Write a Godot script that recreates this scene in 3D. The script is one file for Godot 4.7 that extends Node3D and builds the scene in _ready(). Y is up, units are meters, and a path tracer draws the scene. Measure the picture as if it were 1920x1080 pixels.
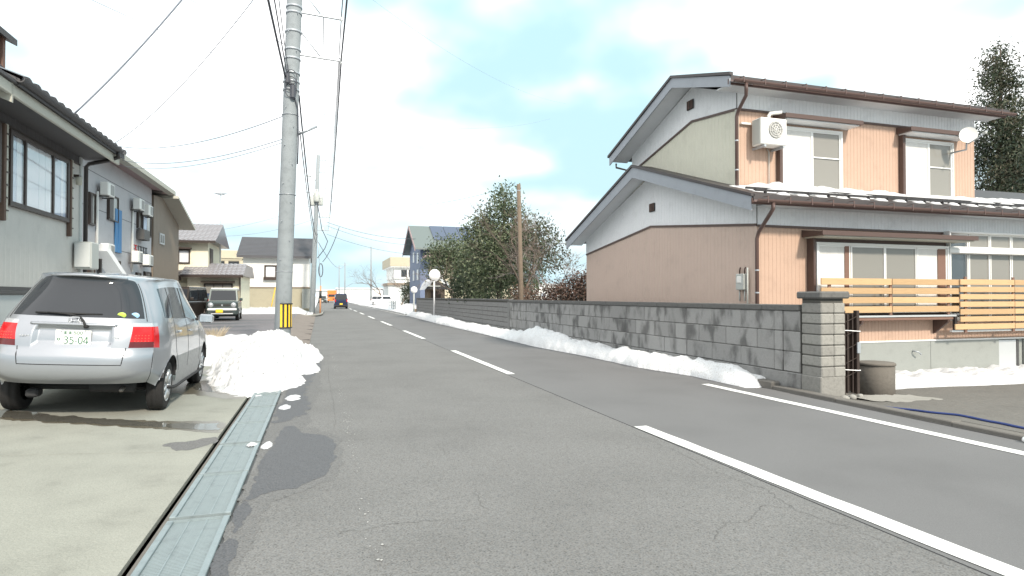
extends Node3D
# A snowy roadside in a small Japanese town. World axes: x to the right of the road, y up, -z along the road.
var M := {}
var cache := {}
var names := {}
var rng := RandomNumberGenerator.new()

func _ready() -> void:
	rng.seed = 7
	setup_camera()
	setup_sky()
	setup_materials()
	build_ground()
	build_markings()
	build_drain()
	build_snow()
	build_block_wall()
	build_far_wall()
	build_pillar_gate()
	build_pink_house()
	build_pink_house_front()
	build_left_house()
	build_apartment()
	build_brown_house()
	build_yellow_house()
	build_white_house()
	build_far_buildings()
	build_hatchback()
	build_other_cars()
	build_poles()
	build_wires()
	build_plants()
	build_small_things()

func setup_camera() -> void:
	var c := Camera3D.new()
	c.name = "camera"
	add_child(c)
	c.fov = 50.31
	c.near = 0.1
	c.far = 6000.0
	c.position = Vector3(0, 1.43, 0)
	c.rotation = Vector3(atan(16.0 / 1150.0), -atan(360.0 / 1150.0), 0)
	c.current = true

func setup_sky() -> void:
	var sun := DirectionalLight3D.new()
	sun.name = "sun"
	add_child(sun)
	sun.light_energy = 0.66
	sun.light_color = Color(1.0, 0.955, 0.89)
	sun.light_angular_distance = 5.0
	sun.shadow_enabled = true
	sun.look_at_from_position(Vector3(0.17, 0.60, 0.78) * 50.0, Vector3.ZERO, Vector3.UP)
	var w := 1024
	var h := 512
	var img := Image.create(w, h, false, Image.FORMAT_RGBF)
	var n1 := noise(11, 0.55, 6)
	var n2 := noise(23, 0.16, 4)
	for j in h:
		var el := (0.5 - (j + 0.5) / h) * PI
		for i in w:
			var az := ((i + 0.5) / w - 0.5) * TAU
			var d := Vector3(sin(az) * cos(el), sin(el), -cos(az) * cos(el))
			var c := Color(0.58, 0.575, 0.57)
			if d.y > 0.0:
				var k := 1.0 / (d.y + 0.16)
				var q := Vector2(d.x * k * 1.1, d.z * k)
				var a := n1.get_noise_2d(q.x * 1.6 + 3.0, q.y * 1.6) * 0.75 + n2.get_noise_2d(q.x * 2.2, q.y * 2.2) * 0.9
				var cl := smoothstep(-0.22, 0.55, a + 0.16 + 0.14 * d.y + 0.26 * d.x)
				var up := pow(d.y, 0.5)
				var blue := Color(0.31, 0.405, 0.44).lerp(Color(0.24, 0.40, 0.45), up)
				var thick := n1.get_noise_2d(q.x * 3.1 + 40.0, q.y * 3.1) * 0.06
				var white := Color(0.81 + thick, 0.805 + thick, 0.80 + thick)
				c = blue.lerp(white, cl * (0.22 + 0.78 * smoothstep(0.02, 0.32, d.y)))
			img.set_pixel(i, j, c)
	var pm := PanoramaSkyMaterial.new()
	pm.panorama = ImageTexture.create_from_image(img)
	var sky := Sky.new()
	sky.sky_material = pm
	var e := Environment.new()
	e.background_mode = Environment.BG_SKY
	e.sky = sky
	e.tonemap_mode = Environment.TONE_MAPPER_LINEAR
	e.tonemap_exposure = 2.38
	e.sdfgi_enabled = true
	e.ssao_enabled = true
	e.ssil_enabled = true
	var we := WorldEnvironment.new()
	we.name = "environment"
	we.environment = e
	add_child(we)

# ---------------------------------------------------------------- textures and materials
func noise(s: int, freq: float, oct: int, kind := FastNoiseLite.TYPE_SIMPLEX_SMOOTH) -> FastNoiseLite:
	var n := FastNoiseLite.new()
	n.seed = s
	n.noise_type = kind
	n.frequency = freq
	n.fractal_type = FastNoiseLite.FRACTAL_FBM
	n.fractal_octaves = oct
	return n

# a seamless noise picture put through a ramp of [position, linear colour]
func ramp_tex(n: FastNoiseLite, size: int, stops: Array, speck := 0.0) -> ImageTexture:
	var src := n.get_seamless_image(size, size)
	src.convert(Image.FORMAT_L8)
	var d := src.get_data()
	var lut := []
	for v in 256:
		var t := v / 255.0
		var c: Color = stops[0][1]
		for k in range(stops.size() - 1):
			if t >= stops[k][0]:
				c = stops[k][1].lerp(stops[k + 1][1], clampf((t - stops[k][0]) / (stops[k + 1][0] - stops[k][0]), 0, 1))
		lut.append(c)
	var out := PackedByteArray()
	out.resize(d.size() * 3)
	for i in d.size():
		var c: Color = lut[d[i]]
		if speck > 0.0:
			var f := 1.0 + speck * (rng.randf() + rng.randf() - 1.0)
			c = Color(c.r * f, c.g * f, c.b * f)
		c = c.linear_to_srgb()
		out[i * 3] = clampi(int(c.r * 255.0), 0, 255)
		out[i * 3 + 1] = clampi(int(c.g * 255.0), 0, 255)
		out[i * 3 + 2] = clampi(int(c.b * 255.0), 0, 255)
	var im := Image.create_from_data(size, size, false, Image.FORMAT_RGB8, out)
	im.generate_mipmaps()
	return ImageTexture.create_from_image(im)

# loose grains: mid-grey stones with a few pale and dark ones
func grit_tex(size: int, spread: float) -> ImageTexture:
	var out := PackedByteArray()
	out.resize(size * size * 3)
	for i in size * size:
		var v := 0.84 + rng.randfn() * spread
		var q := rng.randf()
		if q < 0.07:
			v += 0.55 * rng.randf()
		elif q > 0.93:
			v -= 0.40 * rng.randf()
		var warm := rng.randf_range(-0.03, 0.03)
		var c := Color(clampf(v + warm, 0.05, 1.6), clampf(v, 0.05, 1.6), clampf(v - warm, 0.05, 1.6)).linear_to_srgb()
		out[i * 3] = clampi(int(c.r * 255.0), 0, 255)
		out[i * 3 + 1] = clampi(int(c.g * 255.0), 0, 255)
		out[i * 3 + 2] = clampi(int(c.b * 255.0), 0, 255)
	return ImageTexture.create_from_image(Image.create_from_data(size, size, false, Image.FORMAT_RGB8, out))

func bump_tex(n: FastNoiseLite, size: int, strength: float) -> ImageTexture:
	var src := n.get_seamless_image(size, size)
	src.convert(Image.FORMAT_RGBA8)
	src.bump_map_to_normal_map(strength)
	return ImageTexture.create_from_image(src)

func g3(v: float) -> Color:
	return Color(v, v, v)

# linear base colour -> material
func mat(r: float, g: float, b: float, rough := 0.8, metal := 0.0) -> StandardMaterial3D:
	var m := StandardMaterial3D.new()
	m.albedo_color = Color(r, g, b).linear_to_srgb()
	m.roughness = rough
	m.metallic = metal
	return m

func tex(m: StandardMaterial3D, t: Texture2D, metres: float, nt: Texture2D = null, ns := 1.0, nm := 0.0) -> StandardMaterial3D:
	m.albedo_texture = t
	m.uv1_triplanar = true
	m.uv1_world_triplanar = true
	m.uv1_scale = Vector3.ONE / metres
	if nt:
		m.normal_enabled = true
		m.normal_texture = nt
		m.normal_scale = ns
	return m

func over(m: StandardMaterial3D, t: Texture2D, metres: float) -> StandardMaterial3D:
	m.detail_enabled = true
	m.detail_albedo = t
	m.detail_blend_mode = BaseMaterial3D.BLEND_MODE_MUL
	m.detail_uv_layer = BaseMaterial3D.DETAIL_UV_2
	m.uv2_triplanar = true
	m.uv2_world_triplanar = true
	m.uv2_scale = Vector3.ONE / metres
	return m

func glass(r: float, g: float, b: float, a: float) -> StandardMaterial3D:
	var m := StandardMaterial3D.new()
	var c := Color(r, g, b).linear_to_srgb()
	c.a = a
	m.albedo_color = c
	m.transparency = BaseMaterial3D.TRANSPARENCY_ALPHA
	m.roughness = 0.03
	m.metallic_specular = 0.6
	return m

func setup_materials() -> void:
	var fine := noise(3, 0.09, 3)
	var mid := noise(5, 0.02, 5)
	var big := noise(9, 0.008, 5)
	var cell := noise(13, 0.11, 2, FastNoiseLite.TYPE_CELLULAR)
	var n_fine := bump_tex(fine, 512, 3.0)
	var n_mid := bump_tex(mid, 512, 5.0)
	var n_grain := bump_tex(noise(4, 0.30, 2), 1024, 2.5)
	var mottle := ramp_tex(big, 512, [[0.0, g3(0.84)], [0.35, g3(0.95)], [0.65, g3(1.0)], [1.0, g3(1.06)]])
	var mottle2 := ramp_tex(mid, 512, [[0.0, g3(0.72)], [0.4, g3(0.94)], [1.0, g3(1.0)]])
	var speckle := grit_tex(640, 0.17)
	var speckle_soft := ramp_tex(noise(19, 0.22, 3), 512, [[0.0, g3(0.75)], [1.0, g3(1.0)]], 0.22)
	M.asphalt_old = over(tex(mat(0.198, 0.197, 0.193, 0.92), speckle, 4.1, n_grain, 0.15), mottle, 7.3)
	M.asphalt_new = over(tex(mat(0.172, 0.172, 0.174, 0.86), speckle_soft, 1.3, n_grain, 0.3), mottle, 9.7)
	M.asphalt_lot = over(tex(mat(0.225, 0.21, 0.22, 0.9), speckle, 2.9, n_fine, 0.4), mottle, 6.1)
	M.asphalt_yard = over(tex(mat(0.17, 0.163, 0.148, 0.92), speckle, 2.1, n_mid, 0.5), mottle, 4.7)
	M.walk = over(tex(mat(0.25, 0.215, 0.19, 0.92), speckle, 1.9, n_fine, 0.4), mottle, 5.3)
	M.concrete = over(tex(mat(0.325, 0.328, 0.287, 0.9), speckle_soft, 1.7, n_fine, 0.25), ramp_tex(noise(29, 0.012, 5), 512, [[0.0, g3(0.72)], [0.3, g3(0.92)], [0.7, g3(1.0)], [1.0, g3(1.05)]]), 3.9)
	M.kerb = over(tex(mat(0.17, 0.16, 0.145, 0.92), speckle_soft, 0.9, n_mid, 0.5), mottle, 2.1)
	M.curb_light = over(tex(mat(0.35, 0.34, 0.31, 0.92), speckle_soft, 0.9, n_mid, 0.5), mottle, 2.1)
	M.earth = over(tex(mat(0.16, 0.13, 0.1, 0.95), speckle, 2.7, n_mid, 0.8), mottle, 8.0)
	M.black_gap = mat(0.03, 0.028, 0.025, 0.95)
	M.wet = tex(mat(0.10, 0.10, 0.106, 0.6), speckle, 4.1, n_grain, 0.15)
	M.wet_concrete = tex(mat(0.14, 0.125, 0.095, 0.3), speckle_soft, 1.7, n_fine, 0.12)
	M.water = tex(mat(0.11, 0.105, 0.09, 0.06), mottle2, 2.0)
	M.damp = tex(mat(0.165, 0.163, 0.16, 0.8), speckle, 4.1, n_grain, 0.15)
	M.paint_line = tex(mat(0.78, 0.79, 0.77, 0.75), ramp_tex(noise(31, 0.05, 5), 512, [[0.0, g3(0.62)], [0.25, g3(0.92)], [1.0, g3(1.0)]], 0.06), 0.7)
	M.paint_worn = tex(mat(0.5, 0.5, 0.48, 0.85), speckle, 1.1)
	M.paint_flake = mat(0.40, 0.395, 0.38, 0.85)
	M.crack = mat(0.095, 0.093, 0.09, 0.95)
	M.steel = over(tex(mat(0.33, 0.39, 0.405, 0.5, 0.35), speckle_soft, 0.6), mottle2, 1.3)
	M.steel_dark = mat(0.10, 0.10, 0.10, 0.6, 0.5)
	M.snow = tex(mat(0.59, 0.60, 0.615, 0.9), ramp_tex(noise(37, 0.06, 4), 512, [[0.0, g3(0.86)], [1.0, g3(1.0)]], 0.05), 0.8, n_mid, 1.2)
	M.snow_old = tex(mat(0.74, 0.75, 0.76, 0.9), ramp_tex(noise(39, 0.07, 5), 512, [[0.0, Color(0.42, 0.38, 0.33)], [0.28, Color(0.78, 0.76, 0.73)], [0.46, g3(0.98)], [1.0, g3(1.0)]], 0.10), 1.3, n_mid, 0.7)
	# block wall: weathered grey concrete with black lichen stains that run down
	var run := noise(41, 0.014, 5)
	var stain := ramp_tex(run, 512, [[0.0, g3(0.32)], [0.24, g3(0.50)], [0.38, g3(0.82)], [0.52, g3(1.0)], [1.0, g3(1.06)]], 0.10)
	for k in 4:
		var tone: float = [1.0, 0.92, 0.84, 1.06][k]
		var m := over(tex(mat(0.36 * tone, 0.358 * tone, 0.35 * tone, 0.95), speckle_soft, 0.7, n_mid, 0.6), stain, 0.9 + 0.23 * k)
		m.uv2_scale = Vector3(1.0 / (3.1 + 0.6 * k), 1.0 / (6.2 + 0.9 * k), 1.0 / (3.1 + 0.6 * k))
		m.uv2_offset = Vector3(0.37 * k, 0.61 * k, 0.13 * k)
		M["block%d" % k] = m
	M.block_far = over(tex(mat(0.26, 0.26, 0.255, 0.95), speckle_soft, 0.7, n_mid, 0.4), mottle2, 2.3)
	M.mortar = tex(mat(0.10, 0.098, 0.09, 0.97), speckle_soft, 0.8, n_mid, 0.5)
	M.coping = over(tex(mat(0.15, 0.15, 0.145, 0.95), speckle_soft, 0.6, n_mid, 0.6), mottle2, 1.1)
	M.pillar = over(tex(mat(0.34, 0.335, 0.31, 0.95), speckle_soft, 0.6, n_mid, 0.6), mottle2, 0.8)
	M.pillar2 = over(tex(mat(0.29, 0.285, 0.265, 0.95), speckle_soft, 0.6, n_mid, 0.6), mottle2, 0.9)
	M.pole = over(tex(mat(0.31, 0.345, 0.365, 0.85), speckle_soft, 0.9, n_fine, 0.15), mottle2, 2.3)
	# houses
	var grime := ramp_tex(noise(43, 0.012, 5), 512, [[0.0, g3(0.88)], [0.35, g3(0.97)], [1.0, g3(1.0)]])
	M.pink = over(tex(mat(0.54, 0.375, 0.285, 0.6), speckle_soft, 1.1), grime, 2.9)
	M.brown_side = over(tex(mat(0.62, 0.485, 0.41, 0.6), speckle_soft, 1.1), grime, 3.1)
	M.green_side = over(tex(mat(0.70, 0.69, 0.575, 0.6), speckle_soft, 1.1), grime, 3.1)
	M.white_side = over(tex(mat(0.83, 0.85, 0.87, 0.6), speckle_soft, 1.1), grime, 2.3)
	M.post_wood = over(tex(mat(0.13, 0.085, 0.065, 0.85), speckle_soft, 0.6), grime, 0.9)
	M.soffit = over(tex(mat(0.76, 0.79, 0.82, 0.7), speckle_soft, 1.1), grime, 2.3)
	M.fascia_grey = over(tex(mat(0.34, 0.37, 0.41, 0.5), speckle_soft, 0.9), grime, 1.9)
	M.brown_trim = over(tex(mat(0.10, 0.062, 0.052, 0.5), speckle_soft, 0.6), grime, 1.1)
	M.gutter_brown = over(tex(mat(0.125, 0.078, 0.068, 0.4), speckle_soft, 0.6), grime, 1.3)
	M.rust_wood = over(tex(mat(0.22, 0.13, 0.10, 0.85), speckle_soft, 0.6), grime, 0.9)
	M.roof_dark = over(tex(mat(0.075, 0.065, 0.065, 0.5, 0.2), speckle_soft, 0.6), mottle, 2.1)
	M.alu = mat(0.55, 0.57, 0.58, 0.4, 0.4)
	M.alu_white = mat(0.72, 0.73, 0.72, 0.5)
	M.foundation = over(tex(mat(0.31, 0.33, 0.315, 0.9), speckle_soft, 0.9, n_fine, 0.2), grime, 1.7)
	M.paper = over(tex(mat(0.74, 0.74, 0.72, 0.85), speckle_soft, 0.7), grime, 1.3)
	M.frosted = mat(0.23, 0.225, 0.205, 0.12)
	M.room_dark = mat(0.05, 0.052, 0.055, 0.06)  # near-black backing standing in for the unlit room behind clear glass
	M.glass = glass(0.08, 0.09, 0.10, 0.05)
	M.glass_dark = mat(0.030, 0.034, 0.038, 0.04)
	M.glass_car = mat(0.030, 0.034, 0.040, 0.05)
	M.curtain = mat(0.80, 0.82, 0.86, 0.9)
	M.curtain_blue = mat(0.58, 0.66, 0.78, 0.9)
	for k in 3:
		var t: float = [1.0, 0.9, 1.07][k]
		var wn := noise(50 + k, 0.02, 4)
		M["board%d" % k] = tex(mat(0.50 * t, 0.335 * t, 0.18 * t, 0.75), ramp_tex(wn, 256, [[0.0, g3(0.72)], [0.3, g3(0.92)], [1.0, g3(1.05)]], 0.05), 0.8)
		M["board%d" % k].uv1_scale = Vector3(0.7, 14.0, 14.0)
	M.white_plastic = mat(0.74, 0.74, 0.71, 0.5)
	M.ac_grille = mat(0.30, 0.30, 0.29, 0.6)
	M.grey_plastic = mat(0.42, 0.44, 0.42, 0.55)
	M.gate_brown = mat(0.055, 0.040, 0.034, 0.45, 0.3)
	M.cistern = over(tex(mat(0.17, 0.155, 0.135, 0.95), speckle_soft, 0.6, n_mid, 0.6), mottle2, 0.7)
	M.hose = mat(0.02, 0.04, 0.16, 0.5)
	M.siding_grey = over(tex(mat(0.60, 0.59, 0.56, 0.7), speckle_soft, 1.1), grime, 2.7)
	M.siding_dark = over(tex(mat(0.085, 0.082, 0.085, 0.7), speckle_soft, 1.1), grime, 2.7)
	M.pale_foot = over(tex(mat(0.58, 0.61, 0.61, 0.8), speckle_soft, 1.1), grime, 2.2)
	M.eave_cream = over(tex(mat(0.55, 0.54, 0.47, 0.7), speckle_soft, 1.1), grime, 1.7)
	M.gutter_black = mat(0.028, 0.024, 0.024, 0.4)
	M.apart = over(tex(mat(0.54, 0.535, 0.555, 0.8), speckle_soft, 1.1), grime, 4.1)
	M.pinkish = over(tex(mat(0.40, 0.29, 0.29, 0.7), speckle_soft, 1.1), grime, 2.1)
	M.tarp_blue = mat(0.05, 0.20, 0.42, 0.6)
	M.brown_metal = over(tex(mat(0.25, 0.20, 0.155, 0.6), speckle_soft, 1.1), grime, 2.7)
	M.yellow_wall = over(tex(mat(0.84, 0.79, 0.62, 0.85), speckle_soft, 1.1), grime, 3.1)
	M.tile = over(tex(mat(0.33, 0.32, 0.34, 0.35), speckle_soft, 0.5), mottle2, 1.7)
	M.tile2 = over(tex(mat(0.19, 0.175, 0.185, 0.35), speckle_soft, 0.5), mottle2, 1.9)
	M.beige_wall = over(tex(mat(0.50, 0.45, 0.34, 0.85), speckle_soft, 1.1), grime, 5.1)
	M.plaster_white = over(tex(mat(0.85, 0.85, 0.83, 0.85), speckle_soft, 1.1), grime, 3.1)
	M.block_beige = over(tex(mat(0.40, 0.37, 0.28, 0.85), speckle_soft, 1.1), grime, 3.1)
	M.slate = over(tex(mat(0.085, 0.085, 0.095, 0.6), speckle_soft, 0.8), mottle, 3.3)
	M.blue_side = over(tex(mat(0.13, 0.17, 0.27, 0.6), speckle_soft, 1.1), grime, 3.1)
	M.green_roof = mat(0.14, 0.165, 0.16, 0.5)
	M.solar = mat(0.10, 0.11, 0.16, 0.12, 0.1)
	M.guard_orange = mat(0.55, 0.27, 0.14, 0.7)
	M.orange = mat(0.75, 0.20, 0.04, 0.6)
	M.black = mat(0.02, 0.02, 0.02, 0.5)
	M.wire = mat(0.06, 0.065, 0.08, 0.6)
	M.wire_light = mat(0.22, 0.25, 0.30, 0.6)
	M.galv = mat(0.42, 0.45, 0.48, 0.45, 0.5)
	M.yellow = mat(0.80, 0.52, 0.03, 0.5)
	M.wood_pole = over(tex(mat(0.20, 0.155, 0.115, 0.9), speckle_soft, 0.5, n_mid, 0.7), mottle2, 1.3)
	M.bark = over(tex(mat(0.13, 0.105, 0.085, 0.95), speckle_soft, 0.4, n_mid, 0.8), mottle2, 0.7)
	M.twig = mat(0.16, 0.125, 0.105, 0.95)
	M.twig_pale = mat(0.30, 0.26, 0.25, 0.95)
	M.white_paint = mat(0.82, 0.82, 0.82, 0.5)
	# cars
	M.silver = mat(0.35, 0.37, 0.40, 0.30, 0.62)
	M.silver.clearcoat_enabled = true
	M.silver.clearcoat = 0.8
	M.silver.clearcoat_roughness = 0.08
	M.silver_dirty = over(tex(mat(0.42, 0.42, 0.42, 0.55, 0.25), ramp_tex(noise(61, 0.02, 5), 512, [[0.0, g3(0.62)], [0.4, g3(0.9)], [1.0, g3(1.0)]]), 0.9), mottle2, 0.5)
	M.tyre = tex(mat(0.022, 0.021, 0.021, 0.9), speckle_soft, 0.2, n_fine, 1.2)
	M.rim = mat(0.55, 0.56, 0.57, 0.35, 0.7)
	M.chrome = mat(0.75, 0.76, 0.78, 0.12, 0.9)
	M.lamp_red = mat(0.55, 0.012, 0.015, 0.12)
	M.lamp_dark_red = mat(0.10, 0.012, 0.014, 0.12)
	M.lamp_clear = mat(0.50, 0.52, 0.55, 0.12, 0.4)
	M.lamp_bead = mat(0.75, 0.08, 0.06, 0.15)
	M.rubber = mat(0.016, 0.016, 0.017, 0.7)
	M.plate_white = mat(0.78, 0.79, 0.76, 0.5)
	M.plate_yellow = mat(0.80, 0.55, 0.03, 0.5)
	M.plate_green = mat(0.02, 0.13, 0.075, 0.6)
	M.plate_black = mat(0.02, 0.02, 0.02, 0.6)
	M.under = mat(0.03, 0.03, 0.032, 0.85)
	M.exhaust = mat(0.22, 0.2, 0.18, 0.5, 0.6)

# ---------------------------------------------------------------- builders (all take world positions)
func V(x: float, y: float, d: float) -> Vector3:
	return Vector3(x, y, -d)

func numbered(called: String) -> String:
	var k: int = names.get(called, 0)
	names[called] = k + 1
	return called if k == 0 else "%s_%03d" % [called, k]

func thing(called: String, label: String, category: String, at := Vector3.ZERO, group := "") -> Node3D:
	var o := Node3D.new()
	o.name = numbered(called)
	add_child(o)
	o.position = at
	tag(o, label, category, group)
	return o

func tag(o: Node3D, label: String, category: String, group := "") -> Node3D:
	o.set_meta("label", label)
	o.set_meta("category", category)
	if group != "":
		o.set_meta("group", group)
	return o

func structure(called: String, at := Vector3.ZERO) -> Node3D:
	var o := Node3D.new()
	o.name = numbered(called)
	add_child(o)
	o.position = at
	o.set_meta("kind", "structure")
	return o

func part(called: String, parent: Node3D, at := Vector3.INF) -> Node3D:
	var o := Node3D.new()
	o.name = called
	parent.add_child(o, true)
	if at != Vector3.INF:
		o.position = at - off(parent)
	return o

func off(p: Node) -> Vector3:
	var o := Vector3.ZERO
	while p != self and p != null:
		o += p.position
		p = p.get_parent()
	return o

func mi(called: String, parent: Node, mesh: Mesh, m: Material, at := Vector3.ZERO) -> MeshInstance3D:
	var o := MeshInstance3D.new()
	o.mesh = mesh
	o.material_override = m
	if parent == self:
		o.name = numbered(called)
		add_child(o)
	else:
		o.name = called
		parent.add_child(o, true)
	o.position = at
	return o

func begin(smooth := false) -> SurfaceTool:
	var st := SurfaceTool.new()
	st.begin(Mesh.PRIMITIVE_TRIANGLES)
	st.set_smooth_group(0 if smooth else -1)
	return st

func done(st: SurfaceTool) -> ArrayMesh:
	st.generate_normals()
	return st.commit()

func tri3(st: SurfaceTool, a: Vector3, b: Vector3, c: Vector3) -> void:
	st.add_vertex(a)
	st.add_vertex(b)
	st.add_vertex(c)

func quad(st: SurfaceTool, a: Vector3, b: Vector3, c: Vector3, d: Vector3) -> void:
	tri3(st, a, b, c)
	tri3(st, a, c, d)

# box, chamfered when bev > 0
func add_box(st: SurfaceTool, c: Vector3, s: Vector3, bev := 0.0) -> void:
	var h := s * 0.5
	if bev <= 0.0:
		var p := []
		for k in 8:
			p.append(c + Vector3(h.x if k & 1 else -h.x, h.y if k & 2 else -h.y, h.z if k & 4 else -h.z))
		for f in [[0, 1, 3, 2], [5, 4, 6, 7], [4, 0, 2, 6], [1, 5, 7, 3], [2, 3, 7, 6], [4, 5, 1, 0]]:
			quad(st, p[f[3]], p[f[2]], p[f[1]], p[f[0]])
		return
	bev = minf(bev, minf(h.x, minf(h.y, h.z)) * 0.95)
	var q := {}
	for k in 8:
		var sg := Vector3(1 if k & 1 else -1, 1 if k & 2 else -1, 1 if k & 4 else -1)
		for ax in 3:
			var v := h - Vector3(bev, bev, bev)
			v[ax] = h[ax]
			q[k * 3 + ax] = c + v * sg
	var face := func(idx: Array) -> void:
		var mid := Vector3.ZERO
		for i in idx:
			mid += q[i]
		mid = mid / idx.size() - c
		var nn: Vector3 = (q[idx[1]] - q[idx[0]]).cross(q[idx[2]] - q[idx[0]])
		if nn.dot(mid) > 0:
			idx.reverse()
		for i in range(1, idx.size() - 1):
			tri3(st, q[idx[0]], q[idx[i]], q[idx[i + 1]])
	for ax in 3:
		var a := 1 << ((ax + 1) % 3)
		var b := 1 << ((ax + 2) % 3)
		for sd in 2:
			var k0 := (1 << ax) * sd
			face.call([k0 * 3 + ax, (k0 | a) * 3 + ax, (k0 | a | b) * 3 + ax, (k0 | b) * 3 + ax])
		for ka in 2:
			for kb in 2:
				var k := a * ka + b * kb
				var k2 := k | (1 << ax)
				face.call([k * 3 + (ax + 1) % 3, k2 * 3 + (ax + 1) % 3, k2 * 3 + (ax + 2) % 3, k * 3 + (ax + 2) % 3])
	for k in 8:
		face.call([k * 3, k * 3 + 1, k * 3 + 2])

func box_mesh(s: Vector3, bev := 0.0) -> Mesh:
	var key := "%.4f %.4f %.4f %.4f" % [s.x, s.y, s.z, bev]
	if not cache.has(key):
		var st := begin()
		add_box(st, Vector3.ZERO, s, bev)
		cache[key] = done(st)
	return cache[key]

func box(called: String, parent: Node, c: Vector3, s: Vector3, m: Material, bev := 0.0, rot := Vector3.ZERO) -> MeshInstance3D:
	var o := mi(called, parent, box_mesh(s, bev), m, c - off(parent))
	o.rotation = rot
	return o

# a wall frame: origin, direction along the wall, outward normal (axis-aligned)
func frame(o: Vector3, u: Vector3, n: Vector3) -> Dictionary:
	return {"o": o, "u": u, "n": n}

func at(F: Dictionary, u: float, v: float, n: float) -> Vector3:
	return F.o + F.u * u + Vector3.UP * v + F.n * n

func wbox(called: String, parent: Node, F: Dictionary, u0: float, u1: float, v0: float, v1: float, n0: float, n1: float, m: Material, bev := 0.0) -> MeshInstance3D:
	var a := at(F, u0, v0, n0)
	var b := at(F, u1, v1, n1)
	return box(called, parent, (a + b) * 0.5, (b - a).abs(), m, bev)

func add_tube(st: SurfaceTool, pts: Array, r0: float, r1: float, sides := 8) -> void:
	var rings := []
	var side := Vector3.ZERO
	for i in pts.size():
		var t: Vector3 = (pts[mini(i + 1, pts.size() - 1)] - pts[maxi(i - 1, 0)]).normalized()
		if side == Vector3.ZERO:
			side = t.cross(Vector3.UP if absf(t.y) < 0.9 else Vector3.RIGHT).normalized()
		else:
			side = (side - t * side.dot(t)).normalized()
		var up := t.cross(side)
		var r := lerpf(r0, r1, float(i) / (pts.size() - 1))
		var ring := []
		for k in sides:
			var a := TAU * k / sides
			ring.append(pts[i] + (side * cos(a) + up * sin(a)) * r)
		rings.append(ring)
	for i in range(rings.size() - 1):
		for k in sides:
			var k2 := (k + 1) % sides
			quad(st, rings[i][k], rings[i][k2], rings[i + 1][k2], rings[i + 1][k])
	if sides > 4:
		for e in [0, rings.size() - 1]:
			for k in range(1, sides - 1):
				if e == 0:
					tri3(st, rings[e][0], rings[e][k + 1], rings[e][k])
				else:
					tri3(st, rings[e][0], rings[e][k], rings[e][k + 1])

func tube(called: String, parent: Node, pts: Array, r: float, m: Material, sides := 8, r1 := -1.0) -> MeshInstance3D:
	var o := off(parent)
	var q := []
	for p in pts:
		q.append(p - o)
	var st := begin(sides > 4)
	add_tube(st, q, r, r if r1 < 0 else r1, sides)
	return mi(called, parent, done(st), m)

# polygon ring (flat) pushed along a vector
func add_prism(st: SurfaceTool, ring: Array, push: Vector3) -> void:
	var nrm := Vector3.ZERO
	for i in ring.size():
		nrm += ring[i].cross(ring[(i + 1) % ring.size()])
	nrm = nrm.normalized()
	if nrm.dot(push) > 0:
		ring = ring.duplicate()
		ring.reverse()
		nrm = -nrm
	var ux: Vector3 = (ring[1] - ring[0]).normalized()
	var uy := nrm.cross(ux)
	var flat := PackedVector2Array()
	for p in ring:
		flat.append(Vector2((p - ring[0]).dot(ux), (p - ring[0]).dot(uy)))
	var ids := Geometry2D.triangulate_polygon(flat)
	for i in range(0, ids.size(), 3):
		var a: Vector3 = ring[ids[i]]
		var b: Vector3 = ring[ids[i + 1]]
		var c: Vector3 = ring[ids[i + 2]]
		if (b - a).cross(c - a).dot(nrm) > 0:
			var t := b
			b = c
			c = t
		tri3(st, a, b, c)
		tri3(st, a + push, c + push, b + push)
	for i in ring.size():
		var a: Vector3 = ring[i]
		var b: Vector3 = ring[(i + 1) % ring.size()]
		quad(st, a, b, b + push, a + push)

func prism(called: String, parent: Node, ring: Array, push: Vector3, m: Material) -> MeshInstance3D:
	var o := off(parent)
	var q := []
	for p in ring:
		q.append(p - o)
	var st := begin()
	add_prism(st, q, push)
	return mi(called, parent, done(st), m)

# flat sheet from a ring of points (any height, listed in order)
func sheet(called: String, parent: Node, ring: Array, m: Material) -> MeshInstance3D:
	var o := off(parent)
	var flat := PackedVector2Array()
	for p in ring:
		flat.append(Vector2(p.x, p.z))
	var st := begin()
	var ids := Geometry2D.triangulate_polygon(flat)
	for i in range(0, ids.size(), 3):
		var a: Vector3 = ring[ids[i]] - o
		var b: Vector3 = ring[ids[i + 1]] - o
		var c: Vector3 = ring[ids[i + 2]] - o
		if (b - a).cross(c - a).y > 0:
			tri3(st, a, c, b)
		else:
			tri3(st, a, b, c)
	return mi(called, parent, done(st), m)

func lathe(called: String, parent: Node, base: Vector3, prof: Array, m: Material, sides := 24, axis := Vector3.UP) -> MeshInstance3D:
	var st := begin(true)
	var rows := []
	for p in prof:
		var row := []
		for k in sides:
			var a := TAU * k / sides
			row.append(Vector3(cos(a) * p[0], p[1], sin(a) * p[0]))
		rows.append(row)
	for i in range(rows.size() - 1):
		st.set_smooth_group(i if prof[i].size() > 2 or prof[i + 1].size() > 2 else 0)
		for k in sides:
			var k2 := (k + 1) % sides
			quad(st, rows[i][k], rows[i + 1][k], rows[i + 1][k2], rows[i][k2])
	var o := mi(called, parent, done(st), m, base - off(parent))
	if axis == Vector3.RIGHT:
		o.rotation.z = -PI / 2
	elif axis == Vector3.BACK:
		o.rotation.x = PI / 2
	return o

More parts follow.
